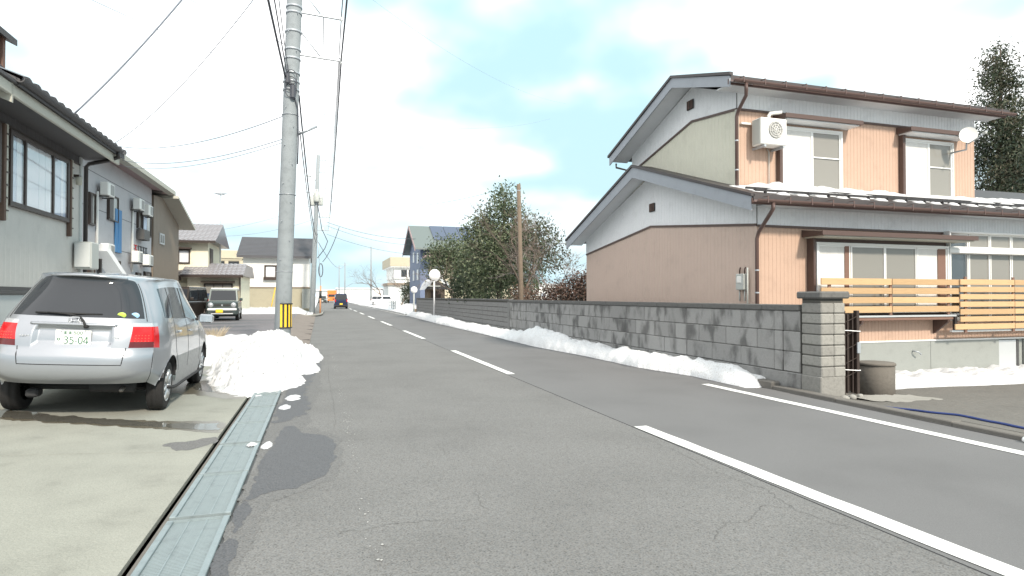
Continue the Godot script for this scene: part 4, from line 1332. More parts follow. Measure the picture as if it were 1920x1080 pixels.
func build_left_house() -> void:
	var h := thing("grey_house", "grey-sided house with wide eaves and brown framed window behind the silver hatchback", "house", V(-4.5, 0.3, 12))
	var X := -4.5
	var F := frame(V(X, 0, 8.0), Vector3(0, 0, -1), Vector3(1, 0, 0))
	flat_box("core", h, -11, X - 0.02, 8.0, 13.98, 0.0, 4.4, M.siding_grey)
	ribbed("siding", h, F, 0.0, 6.0, func(_u: float) -> float: return 1.58, func(_u: float) -> float: return 4.0, 0.0, 0.16, 0.002, M.siding_grey)
	ribbed("upper_siding", h, F, 0.0, 6.0, func(_u: float) -> float: return 4.0, func(_u: float) -> float: return 4.42, 0.0, 0.16, 0.002, M.siding_dark)  # dark siding colour, partly standing in for the shade of the eave
	wbox("head_trim", h, F, 0.0, 5.93, 3.985, 4.015, 0.001, 0.02, M.gate_brown)
	wbox("foot_wall", h, F, 0.0, 6.0, 0.1, 1.46, -0.01, 0.02, M.pale_foot)
	wbox("foot_trim", h, F, 0.0, 6.0, 1.465, 1.52, 0.0, 0.05, M.steel_dark, 0.005)
	wbox("foot_trim", h, F, 0.0, 6.0, 1.522, 1.578, 0.0, 0.03, M.siding_dark)
	# end wall beyond the corner
	flat_box("end_wall", h, -11, X, 13.985, 14.01, 0.1, 4.42, M.siding_grey)
	wbox("corner_post", h, F, 5.93, 6.02, 0.3, 4.42, -0.02, 0.03, M.pale_foot, 0.005)
	# window with curtains between timber posts
	var w := window_unit(h, F, 3.02, 5.30, 2.80, 3.96, [[0.0, 0.215, M.curtain_blue, true], [0.215, 0.70, M.curtain, true], [0.70, 1.0, M.curtain_blue, true]], M.gate_brown, 0.045, 0.06)
	for q in [[3.3, 3.45], [3.6, 3.85], [4.1, 4.25], [4.35, 4.55], [5.0, 5.1]]:
		wbox("curtain_fold", w, F, q[0], q[1], 2.86, 3.9, 0.0125, 0.024, M.curtain)
	window_unit(h, F, 0.6, 2.74, 2.80, 3.96, [[0.0, 0.5, M.curtain_blue, true], [0.5, 1.0, M.curtain_blue, true]], M.gate_brown, 0.045, 0.06)
	for u in [2.80, 5.32]:
		wbox("timber_post", h, F, u, u + 0.07, 2.55, 3.98, 0.001, 0.07, M.post_wood, 0.006)
		wbox("post_strip", h, F, u + 0.092, u + 0.17, 2.58, 4.0, 0.001, 0.05, M.eave_cream, 0.004)
		for k in 7:
			wbox("cleat", h, F, u + 0.092, u + 0.165, 2.70 + k * 0.19, 2.72 + k * 0.19, 0.051, 0.062, M.gate_brown)
	# porch lamp
	wbox("lamp_base", h, F, 5.62, 5.74, 3.72, 3.76, 0.0, 0.10, M.gate_brown)
	lathe("lamp_globe", h, at(F, 5.68, 3.72, 0.08), [[0.0, -0.15], [0.045, -0.15], [0.055, -0.1], [0.055, 0.0], [0.0, 0.0]], M.eave_cream, 14)
	# eaves, fascia, gutter, roof
	flat_box("soffit", h, X, -3.95, 7.6, 14.25, 4.16, 4.19, M.siding_dark)  # dark colour stands in for the shade below the roof overhang
	flat_box("fascia", h, -3.95, -3.90, 7.6, 14.25, 4.10, 4.26, M.eave_cream, 0.01)
	flat_box("fascia_cap", h, -3.92, -3.86, 7.6, 14.25, 4.262, 4.31, M.siding_dark, 0.005)
	var prof := []
	for k in 9:
		var a := PI + PI * k / 8.0
		prof.append(V(-3.82 + cos(a) * 0.06, 4.34 + sin(a) * 0.06, 9.7))
	for k in range(8, -1, -1):
		var a := PI + PI * k / 8.0
		prof.append(V(-3.82 + cos(a) * 0.05, 4.345 + sin(a) * 0.05, 9.7))
	prism("gutter", h, prof, V(0, 0, 4.3), M.siding_dark)
	var ridge := Vector3(-3.3, 1.5, 0)
	prism("roof_slab", h, [V(-3.84, 4.34, 9.75), V(-7.2, 5.86, 9.75), V(-7.2, 5.76, 9.75), V(-3.84, 4.24, 9.75)], V(0, 0, 4.6), M.siding_dark)
	tiles("roof_tiles", h, V(-3.82, 4.33, 9.75), V(-3.82, 4.33, 14.35), ridge, M.tile2, 0.28, 10)
	# near verge: cream board facing the camera with snow on the roof
	prism("verge_board", h, [V(-3.90, 4.0, 9.72), V(-7.2, 5.38, 9.72), V(-7.2, 5.70, 9.72), V(-3.90, 4.27, 9.72)], V(0, 0, -0.04), M.eave_cream)
	flat_box("upper_storey", h, -9.5, -5.75, 9.0, 13.85, 4.6, 6.42, M.brown_metal)
	var uf := frame(V(-5.75, 0, 9.0), Vector3(0, 0, -1), Vector3(1, 0, 0))
	window_unit(h, uf, 3.3, 4.62, 5.55, 6.28, [[0.0, 0.5, M.curtain_blue, true], [0.5, 1.0, M.curtain_blue, true]], M.gate_brown, 0.05, 0.06)
	flat_box("upper_corner_post", h, -5.78, -5.70, 13.78, 13.88, 5.0, 6.42, M.rust_wood)
	prism("upper_roof", h, [V(-5.6, 6.38, 8.6), V(-7.5, 7.3, 8.6), V(-10, 6.4, 8.6), V(-10, 6.3, 8.6), V(-7.5, 7.18, 8.6), V(-5.6, 6.26, 8.6)], V(0, 0, 5.5), M.siding_dark)
	var o := snow_heap("roof_snow", self, -5.58, -4.6, 10.6, 13.4, 18, 40, func(x: float, d: float) -> float: return 0.12 * minf(1.0, minf((x + 5.62) / 0.2, minf((-4.65 - x + 0.2 * sin(d * 2.0)) / 0.3, (13.4 - d) / 0.5))), func(x: float, _d: float) -> float: return 4.33 + (-3.82 - x) * 0.4545 + 0.08, M.snow, 0.02, 77)
	tag(o, "small patch of snow on the grey house roof below its upper storey", "snow")
	# downpipe at the corner
	tube("downpipe", h, [V(-3.82, 4.28, 13.85), V(-3.82, 4.19, 13.88), V(-4.0, 4.13, 13.95), V(-4.38, 4.06, 14.08), V(-4.44, 4.0, 14.1), V(-4.44, 0.3, 14.1)], 0.04, M.gutter_black, 10)
	# cupboard and sloping panel by the corner
	var c := thing("wall_cabinet", "grey metal cabinet on the grey house corner above the hatchback roof", "cabinet", V(-4.4, 1.9, 13.9))
	box("case", c, V(-4.33, 2.22, 13.82), Vector3(0.3, 0.52, 0.42), M.grey_plastic, 0.02)
	box("door", c, V(-4.33, 2.22, 13.595), Vector3(0.26, 0.46, 0.02), M.pale_foot, 0.008)
	var s := thing("leaning_panel", "white panel leaning at a slant beside the grey wall cabinet", "panel", V(-4.2, 1.6, 14.6))
	prism("panel", s, [V(-4.45, 2.5, 14.4), V(-4.15, 1.6, 15.3), V(-4.15, 1.5, 15.3), V(-4.45, 2.36, 14.4)], Vector3(0.30, 0, 0), M.white_side)
	box("post", s, V(-4.3, 0.9, 15.0), Vector3(0.08, 1.4, 0.08), M.gutter_black)
	box("post", s, V(-4.3, 1.1, 14.45), Vector3(0.08, 2.2, 0.08), M.gutter_black)

func small_ac(D: float, Y: float, X: float, label: String) -> void:
	var a := thing("outdoor_unit", label, "air conditioner", V(X + 0.2, Y, D), "outdoor units on the grey apartment wall")
	box("casing", a, V(X + 0.28, Y + 0.29, D), Vector3(0.3, 0.54, 0.82), M.white_plastic, 0.03)
	box("fan_cover", a, V(X + 0.435, Y + 0.29, D + 0.1), Vector3(0.012, 0.4, 0.42), M.ac_grille, 0.004)
	for q in [-0.3, 0.3]:
		box("bracket", a, V(X + 0.22, Y - 0.01, D + q), Vector3(0.42, 0.05, 0.05), M.steel_dark)

func build_apartment() -> void:
	var h := thing("apartment_house", "two-storey grey apartment house with outdoor units and pinkish eave", "house", V(-8.5, 0.2, 31))
	var X := -8.5
	flat_box("wall", h, -18, X, 22.0, 36.5, 0.0, 7.1, M.apart)
	for y in [2.0, 3.45, 4.9, 6.3]:
		flat_box("panel_joint", h, X, X + 0.006, 22.0, 36.5, y, y + 0.02, M.siding_dark)
	# roof: mono slope eave overhanging the wall
	prism("eave", h, [V(X - 0.02, 7.1, 21.6), V(X + 0.55, 7.0, 21.6), V(X + 0.55, 7.22, 21.6), V(-13, 9.0, 21.6), V(-13, 8.8, 21.6)], V(0, 0, 16.0), M.pinkish)
	prism("roof", h, [V(X + 0.6, 7.225, 21.5), V(-13, 9.04, 21.5), V(-13, 9.14, 21.5), V(X + 0.6, 7.33, 21.5)], V(0, 0, 16.2), M.roof_dark)
	flat_box("fascia", h, X + 0.552, X + 0.90, 21.5, 37.7, 6.98, 7.21, M.eave_cream, 0.01)
	var F := frame(V(X, 0, 22.0), Vector3(0, 0, -1), Vector3(1, 0, 0))
	# windows (depth along wall measured from 22 m)
	for q in [[5.2, 5.9, 4.2, 5.45], [7.4, 8.75, 4.65, 5.75], [11.7, 12.4, 4.75, 5.55], [12.6, 14.2, 4.5, 5.65], [5.2, 5.9, 1.7, 2.7], [8.0, 9.1, 1.9, 3.0], [11.6, 12.4, 1.8, 2.6], [13.0, 14.3, 1.7, 2.7]]:
		var w := window_unit(h, F, q[0], q[1], q[2], q[3], [[0.0, 0.5, M.curtain, true], [0.5, 1.0, M.frosted, false]], M.gate_brown, 0.05, 0.08)
		wbox("shutter", w, F, q[0] + 0.05, q[0] + (q[1] - q[0]) * 0.36, q[2] + 0.05, q[3] - 0.05, 0.06, 0.10, M.gate_brown if int(q[0]) % 2 else M.curtain_blue)
	wbox("balcony_rack", h, F, 11.7, 12.7, 4.2, 4.7, 0.02, 0.35, M.steel_dark, 0.01)
	# blue sheet
	var b := thing("blue_board", "tall bright blue board fixed to the grey apartment wall", "board", V(X + 0.05, 3.3, 30.6))
	wbox("board", b, F, 8.35, 9.25, 3.35, 5.25, 0.02, 0.06, M.tarp_blue, 0.01)
	wbox("batten", b, F, 8.78, 8.84, 3.35, 5.25, 0.061, 0.075, M.tarp_blue)
	# notice, signs and lettering
	var s := thing("wall_notice", "small white and red notice low on the grey apartment wall", "notice", V(X + 0.05, 2.2, 30.5))
	wbox("board", s, F, 8.15, 9.0, 2.1, 2.95, 0.02, 0.04, M.white_side)
	wbox("red_band", s, F, 8.2, 8.95, 2.2, 2.38, 0.041, 0.046, M.pinkish)
	wbox("red_band", s, F, 8.2, 8.95, 2.5, 2.62, 0.041, 0.046, M.pinkish)
	var t := thing("wall_lettering", "row of small red and grey characters on the grey apartment wall", "lettering", V(X + 0.03, 3.6, 34))
	for k in 6:
		var m: Material = M.lamp_red if k < 2 else M.siding_dark
		var u := 11.0 + k * 0.46
		wbox("stroke", t, F, u, u + 0.3, 3.86, 3.92, 0.01, 0.03, m)
		wbox("stroke", t, F, u + 0.1, u + 0.17, 3.6 + 0.06 * (k % 2), 3.86, 0.01, 0.03, m)
		wbox("stroke", t, F, u + 0.02, u + 0.32, 3.70 - 0.05 * (k % 3), 3.75 - 0.05 * (k % 3), 0.031, 0.04, m)
	small_ac(28.5, 5.45, X, "outdoor unit nearest the grey house corner, upper row on the grey apartment wall")
	small_ac(33.0, 5.5, X, "upper outdoor unit above the window right of the blue board")
	small_ac(34.6, 5.42, X, "upper outdoor unit nearest the far end of the grey apartment wall")
	small_ac(28.6, 3.0, X, "lower outdoor unit just above the leaning white panel")
	small_ac(32.8, 3.0, X, "lower outdoor unit below the red and grey wall characters, nearer one")
	small_ac(34.7, 2.95, X, "lower outdoor unit at the far end of the grey apartment wall")
	for u in [6.1, 10.9]:
		tube("duct", h, [at(F, u, 5.6, 0.05), at(F, u, 2.6, 0.05)], 0.05, M.white_plastic, 8)

func build_brown_house() -> void:
	var h := thing("brown_house", "narrow brown metal-clad house with pale soffit past the grey apartment", "house", V(-8.5, 0.2, 40))
	var X := -8.5
	prism("wall", h, [V(X, 0, 36.9), V(X, 0, 43.0), V(X, 5.9, 43.0), V(X, 7.0, 38.9), V(X, 6.85, 36.9)], Vector3(-9, 0, 0), M.brown_metal)
	var F := frame(V(X, 0, 36.9), Vector3(0, 0, -1), Vector3(1, 0, 0))
	ribbed("siding", h, F, 0.0, 6.1, func(_u: float) -> float: return 0.1, func(u: float) -> float: return lerp_table([[36.9, 6.85], [38.9, 7.0], [43.0, 5.9]], 36.9 + u) - 0.02, 0.01, 0.3, 0.008, M.brown_metal)
	prism("soffit", h, [V(X + 0.8, 7.0, 38.9), V(X + 0.8, 5.70, 43.9), V(X + 0.8, 5.85, 43.9), V(X + 0.8, 7.15, 38.9)], Vector3(-9.5, 0, 0), M.eave_cream)
	prism("roof", h, [V(X + 0.55, 7.155, 38.88), V(X + 0.55, 5.85, 44.0), V(X + 0.55, 5.98, 44.0), V(X + 0.55, 7.29, 38.88)], Vector3(-9.6, 0, 0), M.roof_dark)
	prism("roof", h, [V(X + 0.55, 7.155, 38.87), V(X + 0.55, 7.0, 36.6), V(X + 0.55, 7.14, 36.6), V(X + 0.55, 7.29, 38.87)], Vector3(-9.6, 0, 0), M.roof_dark)
	window_unit(h, F, 1.2, 2.2, 4.35, 4.95, [[0.0, 0.5, M.frosted, false], [0.5, 1.0, M.frosted, false]], M.alu, 0.05, 0.07)

func build_yellow_house() -> void:
	var h := thing("yellow_house", "cream yellow house with grey tiled roofs behind the parked cars", "house", V(-8, 0.2, 48))
	var D := 48.0
	flat_box("upper_wall", h, -12.5, -7.6, D, D + 6, 0.0, 5.35, M.yellow_wall)
	flat_box("lower_wall", h, -8.8, -5.45, D - 0.6, D + 6, 0.0, 2.9, M.yellow_wall)
	flat_box("porch_wall", h, -12.5, -8.8, D - 0.2, D, 0.0, 2.4, M.yellow_wall)
	# roofs
	prism("upper_roof", h, [V(-12.8, 5.3, D - 0.7), V(-12.8, 6.0, D + 0.9), V(-12.8, 6.9, D + 3), V(-12.8, 5.3, D + 6.6)], Vector3(5.75, 0, 0), M.tile2)
	tiles("upper_tiles", h, V(-12.8, 5.32, D - 0.75), V(-7.0, 5.32, D - 0.75), Vector3(0, 1.55, -3.7), M.tile, 0.3, 12)
	flat_box("upper_eave", h, -12.8, -7.02, D - 0.72, D - 0.66, 5.2, 5.34, M.gate_brown)
	prism("lower_roof", h, [V(-9.1, 2.9, D - 1.4), V(-9.1, 3.75, D + 0.7), V(-9.1, 3.75, D + 5), V(-9.1, 2.9, D + 6.4)], Vector3(3.95, 0, 0), M.tile2)
	tiles("lower_tiles", h, V(-9.1, 2.92, D - 1.42), V(-5.12, 2.92, D - 1.42), Vector3(0, 0.86, -2.1), M.tile, 0.3, 7)
	tiles("porch_tiles", h, V(-13, 2.85, D - 1.2), V(-9.1, 2.85, D - 1.2), Vector3(0, 0.42, -1.2), M.tile2, 0.3, 4)
	flat_box("porch_beam", h, -13, -9.1, D - 1.15, D - 1.0, 2.55, 2.84, M.gate_brown)
	flat_box("lower_eave", h, -9.1, -5.14, D - 1.40, D - 1.34, 2.76, 2.90, M.gate_brown)
	var F := frame(V(0, 0, D), Vector3(1, 0, 0), Vector3(0, 0, 1))
	var w := window_unit(h, F, -10.3, -8.75, 3.75, 4.75, [[0.0, 0.55, M.frosted, false], [0.55, 1.0, M.curtain, true]], M.gate_brown, 0.06, 0.1)
	wbox("hood", w, F, -10.4, -8.65, 4.76, 4.88, 0.0, 0.35, M.gate_brown)
	flat_box("side_window", h, -7.6, -7.54, D + 0.6, D + 1.8, 3.8, 4.9, M.gate_brown)
	var F2 := frame(V(0, 0, D - 0.6), Vector3(1, 0, 0), Vector3(0, 0, 1))
	window_unit(h, F2, -7.75, -5.9, 1.0, 2.35, [[0.0, 0.33, M.frosted, false], [0.33, 0.66, M.frosted, false], [0.66, 1.0, M.frosted, false]], M.gate_brown, 0.06, 0.1)
	wbox("window_hood", h, F2, -7.9, -5.75, 2.40, 2.5, 0.0, 0.4, M.gate_brown)
	flat_box("drain_pipe", h, -5.46, -5.38, D - 0.75, D - 0.62, 0.2, 2.85, M.gate_brown)
	# aerial
	var a := thing("tv_aerial", "thin roof aerial mast standing up behind the yellow house", "aerial", V(-7.2, 5.5, 50))
	tube("mast", a, [V(-7.25, 4.0, 51), V(-7.25, 9.4, 51)], 0.035, M.galv, 6)
	for k in 5:
		tube("element", a, [V(-7.75 + 0.08 * k, 9.25 - 0.01 * k, 50.8 + 0.15 * k), V(-6.75 - 0.08 * k, 9.25 - 0.01 * k, 50.8 + 0.15 * k)], 0.02, M.galv, 5)
	tube("boom", a, [V(-7.25, 9.2, 50.7), V(-7.25, 9.2, 51.6)], 0.02, M.galv, 5)

func build_white_house() -> void:
	var h := thing("white_house", "white house with dark slate gable roof behind the near concrete pole", "house", V(-3.6, 0.5, 57))
	var D := 57.0
	flat_box("wall", h, -6.3, -0.9, D, D + 7, 2.25, 4.85, M.plaster_white)
	flat_box("base_wall", h, -6.28, -0.92, D + 0.03, D + 7, 0.1, 2.2, M.block_beige)
	flat_box("band", h, -6.32, -0.88, D - 0.03, D + 7, 2.18, 2.27, M.brown_metal)
	prism("roof", h, [V(-6.75, 4.75, D - 0.6), V(-6.75, 4.92, D - 0.6), V(-6.75, 6.85, D + 3.4), V(-6.75, 4.92, D + 7.4), V(-6.75, 4.75, D + 7.4), V(-6.75, 6.68, D + 3.4)], Vector3(6.15, 0, 0), M.slate)
	prism("gable_wall", h, [V(-6.3, 4.85, D), V(-6.3, 6.55, D + 3.4), V(-6.3, 4.85, D + 7)], Vector3(5.4, 0, 0), M.plaster_white)
	for k in 14:
		var t := k / 14.0
		prism("slate_course", h, [V(-6.77, 4.925 + 1.93 * t, D - 0.6 + 4.0 * t), V(-6.77, 4.955 + 1.93 * t, D - 0.6 + 4.0 * t), V(-6.77, 4.93 + 1.93 * (t + 0.07), D - 0.6 + 4.0 * (t + 0.07))], Vector3(6.19, 0, 0), M.slate)
	var F := frame(V(0, 0, D), Vector3(1, 0, 0), Vector3(0, 0, 1))
	var w := window_unit(h, F, -4.6, -3.6, 2.95, 4.15, [[0.0, 1.0, M.curtain, true]], M.gate_brown, 0.09, 0.1)
	wbox("flower_rail", w, F, -4.65, -3.55, 2.86, 3.12, 0.0, 0.3, M.gate_brown, 0.01)
	tube("guy_pole", h, [V(-3.7, 2.2, D - 0.15), V(-4.0, 0.4, D - 0.7)], 0.04, M.yellow, 6)
	flat_box("fence_panel", h, -1.5, -0.6, D - 0.5, D - 0.42, 0.4, 2.1, M.foundation)

func build_far_buildings() -> void:
	var b := thing("flat_beige_building", "low beige flat-roofed building seen between yellow and white houses", "building", V(-10, 0, 75))
	flat_box("wall", b, -13.5, -8.3, 75, 82, 0.0, 5.5, M.beige_wall)
	flat_box("parapet", b, -13.6, -8.2, 74.8, 82, 5.7, 6.6, M.beige_wall, 0.02)
	flat_box("parapet_band", b, -13.4, -8.4, 74.95, 82, 5.5, 5.7, M.beige_wall)  # plain beige wall colour, set back under the parapet
	for k in 3:
		flat_box("window", b, -12.8 + k * 1.5, -11.7 + k * 1.5, 74.93, 75, 4.5, 5.4, M.glass_dark)
	# blue house with solar panels: ridge across the road
	var h := thing("blue_house", "tall blue house with green roof and solar panels behind the evergreen trees", "house", V(9, 0, 60))
	var D := 57.0
	var X := 8.9
	prism("wall", h, [V(X, 0, D), V(X, 0, D + 7), V(X, 6.2, D + 7), V(X, 8.1, D + 3.5), V(X, 6.2, D)], Vector3(9, 0, 0), M.blue_side)
	flat_box("front_wall", h, X + 0.9, X + 9.0, D - 0.03, D, 0.0, 6.1, M.beige_wall)
	prism("roof_slope", h, [V(X - 0.6, 5.75, D - 0.9), V(X - 0.6, 8.25, D + 3.5), V(X - 0.6, 8.4, D + 3.5), V(X - 0.6, 5.9, D - 0.9)], Vector3(10, 0, 0), M.green_roof)
	prism("roof_slope", h, [V(X - 0.6, 5.75, D + 7.9), V(X - 0.6, 8.25, D + 3.51), V(X - 0.6, 8.4, D + 3.51), V(X - 0.6, 5.9, D + 7.9)], Vector3(10, 0, 0), M.green_roof)
	prism("barge_board", h, [V(X - 0.66, 5.6, D - 0.9), V(X - 0.66, 8.1, D + 3.5), V(X - 0.66, 8.42, D + 3.5), V(X - 0.66, 5.92, D - 0.9)], Vector3(0.05, 0, 0), M.pinkish)
	prism("barge_board", h, [V(X - 0.66, 5.6, D + 7.9), V(X - 0.66, 8.1, D + 3.52), V(X - 0.66, 8.42, D + 3.52), V(X - 0.66, 5.92, D + 7.9)], Vector3(0.05, 0, 0), M.pinkish)
	for c in 3:
		var x0 := X + 1.4 + c * 1.35
		prism("solar_panel", h, [V(x0, 6.75, D + 0.62), V(x0, 8.33, D + 3.38), V(x0, 8.43, D + 3.34), V(x0, 6.85, D + 0.58)], Vector3(1.3, 0, 0), M.solar)
	for q in [[1.0, 4.6], [1.0, 3.0], [3.6, 4.8], [3.6, 3.0]]:
		flat_box("window", h, X - 0.05, X, D + q[0], D + q[0] + 0.9, q[1], q[1] + 1.0, M.alu)
	flat_box("porch_roof", h, X + 0.2, X + 2.6, D - 1.4, D - 0.04, 5.0, 5.2, M.pinkish)
	flat_box("front_window", h, X + 1.2, X + 2.2, D - 0.08, D - 0.03, 3.2, 4.4, M.curtain)
	var ps := snow_heap("roof_snow", self, X + 0.3, X + 2.5, D - 1.35, D - 0.1, 10, 8, func(_x: float, _d: float) -> float: return 0.35, func(_x: float, _d: float) -> float: return 5.2, M.snow, 0.05, 80)
	tag(ps, "cap of snow on the small porch roof of the blue house", "snow")
	# garden shed under snow
	var s := thing("garden_shed", "little dark shed with thick snow on its roof behind the far wall", "shed", V(7.9, 0, 44))
	flat_box("wall", s, 7.3, 8.5, 43.2, 44.6, -0.2, 2.0, M.wood_pole)
	flat_box("door", s, 7.5, 8.2, 43.15, 43.2, 0.0, 1.8, M.gate_brown)
	prism("roof", s, [V(7.0, 1.95, 42.9), V(8.9, 1.95, 42.9), V(7.95, 2.55, 42.9)], V(0, 0, 2.0), M.siding_dark)
	var fn := func(x: float, d: float) -> float: return 0.45 * minf(1.0, minf((x - 6.95) / 0.3, (8.95 - x) / 0.3)) * minf(1.0, (d - 42.8) / 0.2 + 0.3)
	var o := snow_heap("roof_snow", self, 6.95, 8.95, 42.8, 45.0, 18, 14, fn, func(x: float, _d: float) -> float: return 2.55 - absf(x - 7.95) * 0.63, M.snow, 0.06, 81)
	tag(o, "thick cap of snow on the little dark shed roof", "snow")
	# two-storey beige building in the distance
	var c := thing("beige_building", "distant beige two-storey building with dark ribbon windows on the right", "building", V(14, 0, 110))
	flat_box("lower_wall", c, 12.6, 26, 109, 122, 0, 4.6, M.plaster_white)
	flat_box("upper_wall", c, 12.4, 26, 108.6, 122, 4.6, 7.0, M.plaster_white)
	flat_box("window_band", c, 13.6, 25.8, 108.5, 108.6, 4.9, 6.1, M.glass_dark)
	for k in 6:
		flat_box("mullion", c, 14.6 + k * 1.9, 14.85 + k * 1.9, 108.42, 108.5, 4.85, 6.15, M.plaster_white)
	flat_box("parapet", c, 11.6, 26.4, 107.8, 122, 6.7, 8.3, M.beige_wall, 0.03)
	flat_box("soffit_band", c, 11.7, 26.3, 107.9, 122, 6.55, 6.7, M.plaster_white)
	flat_box("annex_wall", c, 10.4, 14.8, 99, 106, 0, 3.2, M.pale_foot)
	flat_box("annex_roof", c, 10.2, 15.0, 98.8, 106, 3.2, 3.6, M.brown_metal)
	# low far blocks that close the street
	for k in 7:
		var q: Array = [[-22, 190, 16, 4.0, M.plaster_white], [-2, 240, 14, 3.6, M.pale_foot], [14, 235, 16, 4.2, M.plaster_white], [34, 230, 22, 3.8, M.beige_wall], [-48, 150, 22, 5.5, M.siding_grey], [20, 150, 9, 4.2, M.pale_foot], [60, 180, 26, 5.0, M.plaster_white]][k]
		var f := thing("far_block", ["pale far block on the left beyond the houses", "low pale block closing the street end", "white far block right of the street end", "long beige far block at right behind trees", "far grey block hidden behind the left houses", "small pale building beyond the beige one", "white far block behind the pink house"][k], "building", V(q[0], 0, q[1]))
		flat_box("wall", f, q[0] - q[2] / 2.0, q[0] + q[2] / 2.0, q[1], q[1] + 10, 0, q[3], q[4])
		flat_box("roof", f, q[0] - q[2] / 2.0 - 0.5, q[0] + q[2] / 2.0 + 0.5, q[1] - 0.5, q[1] + 10.5, q[3], q[3] + 0.5, M.snow)
		for j in int(q[2] / 3.0):
			flat_box("window", f, q[0] - q[2] / 2.0 + 1.0 + j * 3.0, q[0] - q[2] / 2.0 + 2.4 + j * 3.0, q[1] - 0.05, q[1], 1.4, 2.6, M.curtain_blue)
	# snowy hills on the horizon
	var hill := structure("hills")
	var n := noise(91, 0.0022, 5)
	var pts := []
	for r in 6:
		var row := []
		for k in 161:
			var a := lerpf(-1.5, 1.5, k / 160.0)
			var rr := 1500.0 + r * 240.0
			var y := (26.0 + 34.0 * n.get_noise_2d(k * 26.0, r * 120.0)) * sin(PI * r / 6.0) - 3.0
			row.append(V(sin(a) * rr, maxf(-3.0, y), cos(a) * rr))
		pts.append(row)
	skin("ridge", hill, pts, M.snow_old, true)

# ---------------------------------------------------------------- vehicles (built round the origin, then placed)
func cr(a: float, b: float, c: float, d: float, t: float) -> float:
	return 0.5 * (2.0 * b + (c - a) * t + (2.0 * a - 5.0 * b + 4.0 * c - d) * t * t + (3.0 * b - a - 3.0 * c + d) * t * t * t)

const QK := [0.0, 0.1, 0.25, 0.45, 0.62, 0.75, 0.88, 1.0]
# per row: [length from the tail, height, half width] at each knot
const ROWS := [
	[[0.14, 0.39, 0.73], [0.40, 0.30, 0.79], [1.0, 0.2, 0.80], [1.7, 0.2, 0.80], [2.4, 0.2, 0.80], [2.9, 0.2, 0.80], [3.4, 0.2, 0.78], [3.70, 0.24, 0.62]],
	[[0.05, 0.50, 0.79], [0.40, 0.47, 0.835], [1.0, 0.45, 0.837], [1.7, 0.45, 0.837], [2.4, 0.45, 0.837], [2.9, 0.45, 0.837], [3.4, 0.45, 0.82], [3.80, 0.45, 0.66]],
	[[0.06, 0.755, 0.80], [0.40, 0.735, 0.833], [1.0, 0.70, 0.837], [1.7, 0.69, 0.837], [2.4, 0.68, 0.835], [2.9, 0.67, 0.83], [3.4, 0.66, 0.80], [3.83, 0.62, 0.62]],
	[[0.13, 1.005, 0.755], [0.42, 1.005, 0.78], [1.0, 0.98, 0.79], [1.7, 0.96, 0.79], [2.4, 0.93, 0.79], [2.9, 0.92, 0.77], [3.4, 0.84, 0.72], [3.74, 0.72, 0.55]],
	[[0.37, 1.375, 0.56], [0.60, 1.40, 0.60], [1.1, 1.43, 0.62], [1.7, 1.43, 0.63], [2.2, 1.38, 0.61], [2.85, 0.98, 0.70], [3.35, 0.88, 0.62], [3.70, 0.74, 0.45]],
	[[0.36, 1.452, 0.40], [0.58, 1.48, 0.52], [1.1, 1.49, 0.54], [1.7, 1.49, 0.55], [2.15, 1.42, 0.54], [2.82, 1.0, 0.60], [3.35, 0.895, 0.5], [3.69, 0.745, 0.35]],
	[[0.32, 1.475, 0.0], [0.55, 1.50, 0.0], [1.1, 1.52, 0.0], [1.7, 1.525, 0.0], [2.1, 1.45, 0.0], [2.78, 1.03, 0.0], [3.35, 0.91, 0.0], [3.69, 0.75, 0.0]]]

func row_at(j: int, q: float) -> Vector3:
	var k := 0
	while k < 6 and q > QK[k + 1]:
		k += 1
	var t: float = (q - QK[k]) / (QK[k + 1] - QK[k])
	var r: Array = ROWS[clampi(j, 0, 6)]
	var o := Vector3.ZERO
	for c in 3:
		o[c] = cr(r[maxi(k - 1, 0)][c], r[k][c], r[k + 1][c], r[mini(k + 2, 7)][c], t)
	return o

# point of the right-hand skin: returns (length, height, half width)
func hull(q: float, v: float) -> Vector3:
	var j := mini(int(v), 5)
	var t := v - j
	var a := row_at(j - 1, q)
	var b := row_at(j, q)
	var c := row_at(j + 1, q)
	var d := row_at(j + 2, q)
	var o := Vector3.ZERO
	for k in 3:
		o[k] = cr(a[k], b[k], c[k], d[k], t)
	if o.y > 0.33:
		o.y = 0.33 + (o.y - 0.33) * 1.10
	o.z *= lerpf(0.93, 1.0, smoothstep(0.0, 0.14, q))
	return o

func tail(t: float, v: float) -> Vector3:
	var tent := clampf(1.0 - absf(absf(t) - 0.74) / 0.26, 0.0, 1.0)
	t -= signf(t) * 0.10 * (v - 2.5) * -tent * 0.6
	var p := hull(0.0, v)
	var l := p.x + 0.20 * (pow(absf(t), 5.0) * 0.62 + t * t * 0.38 - 1.0) - 0.03 * smoothstep(1.86, 1.70, v)
	if absf(t) < 0.47 and v > 2.01 and v < 2.8:
		l += 0.05
	return Vector3(p.z * t, p.y + 0.02 * smoothstep(4.0, 5.0, v) * (1.0 - t * t), l)

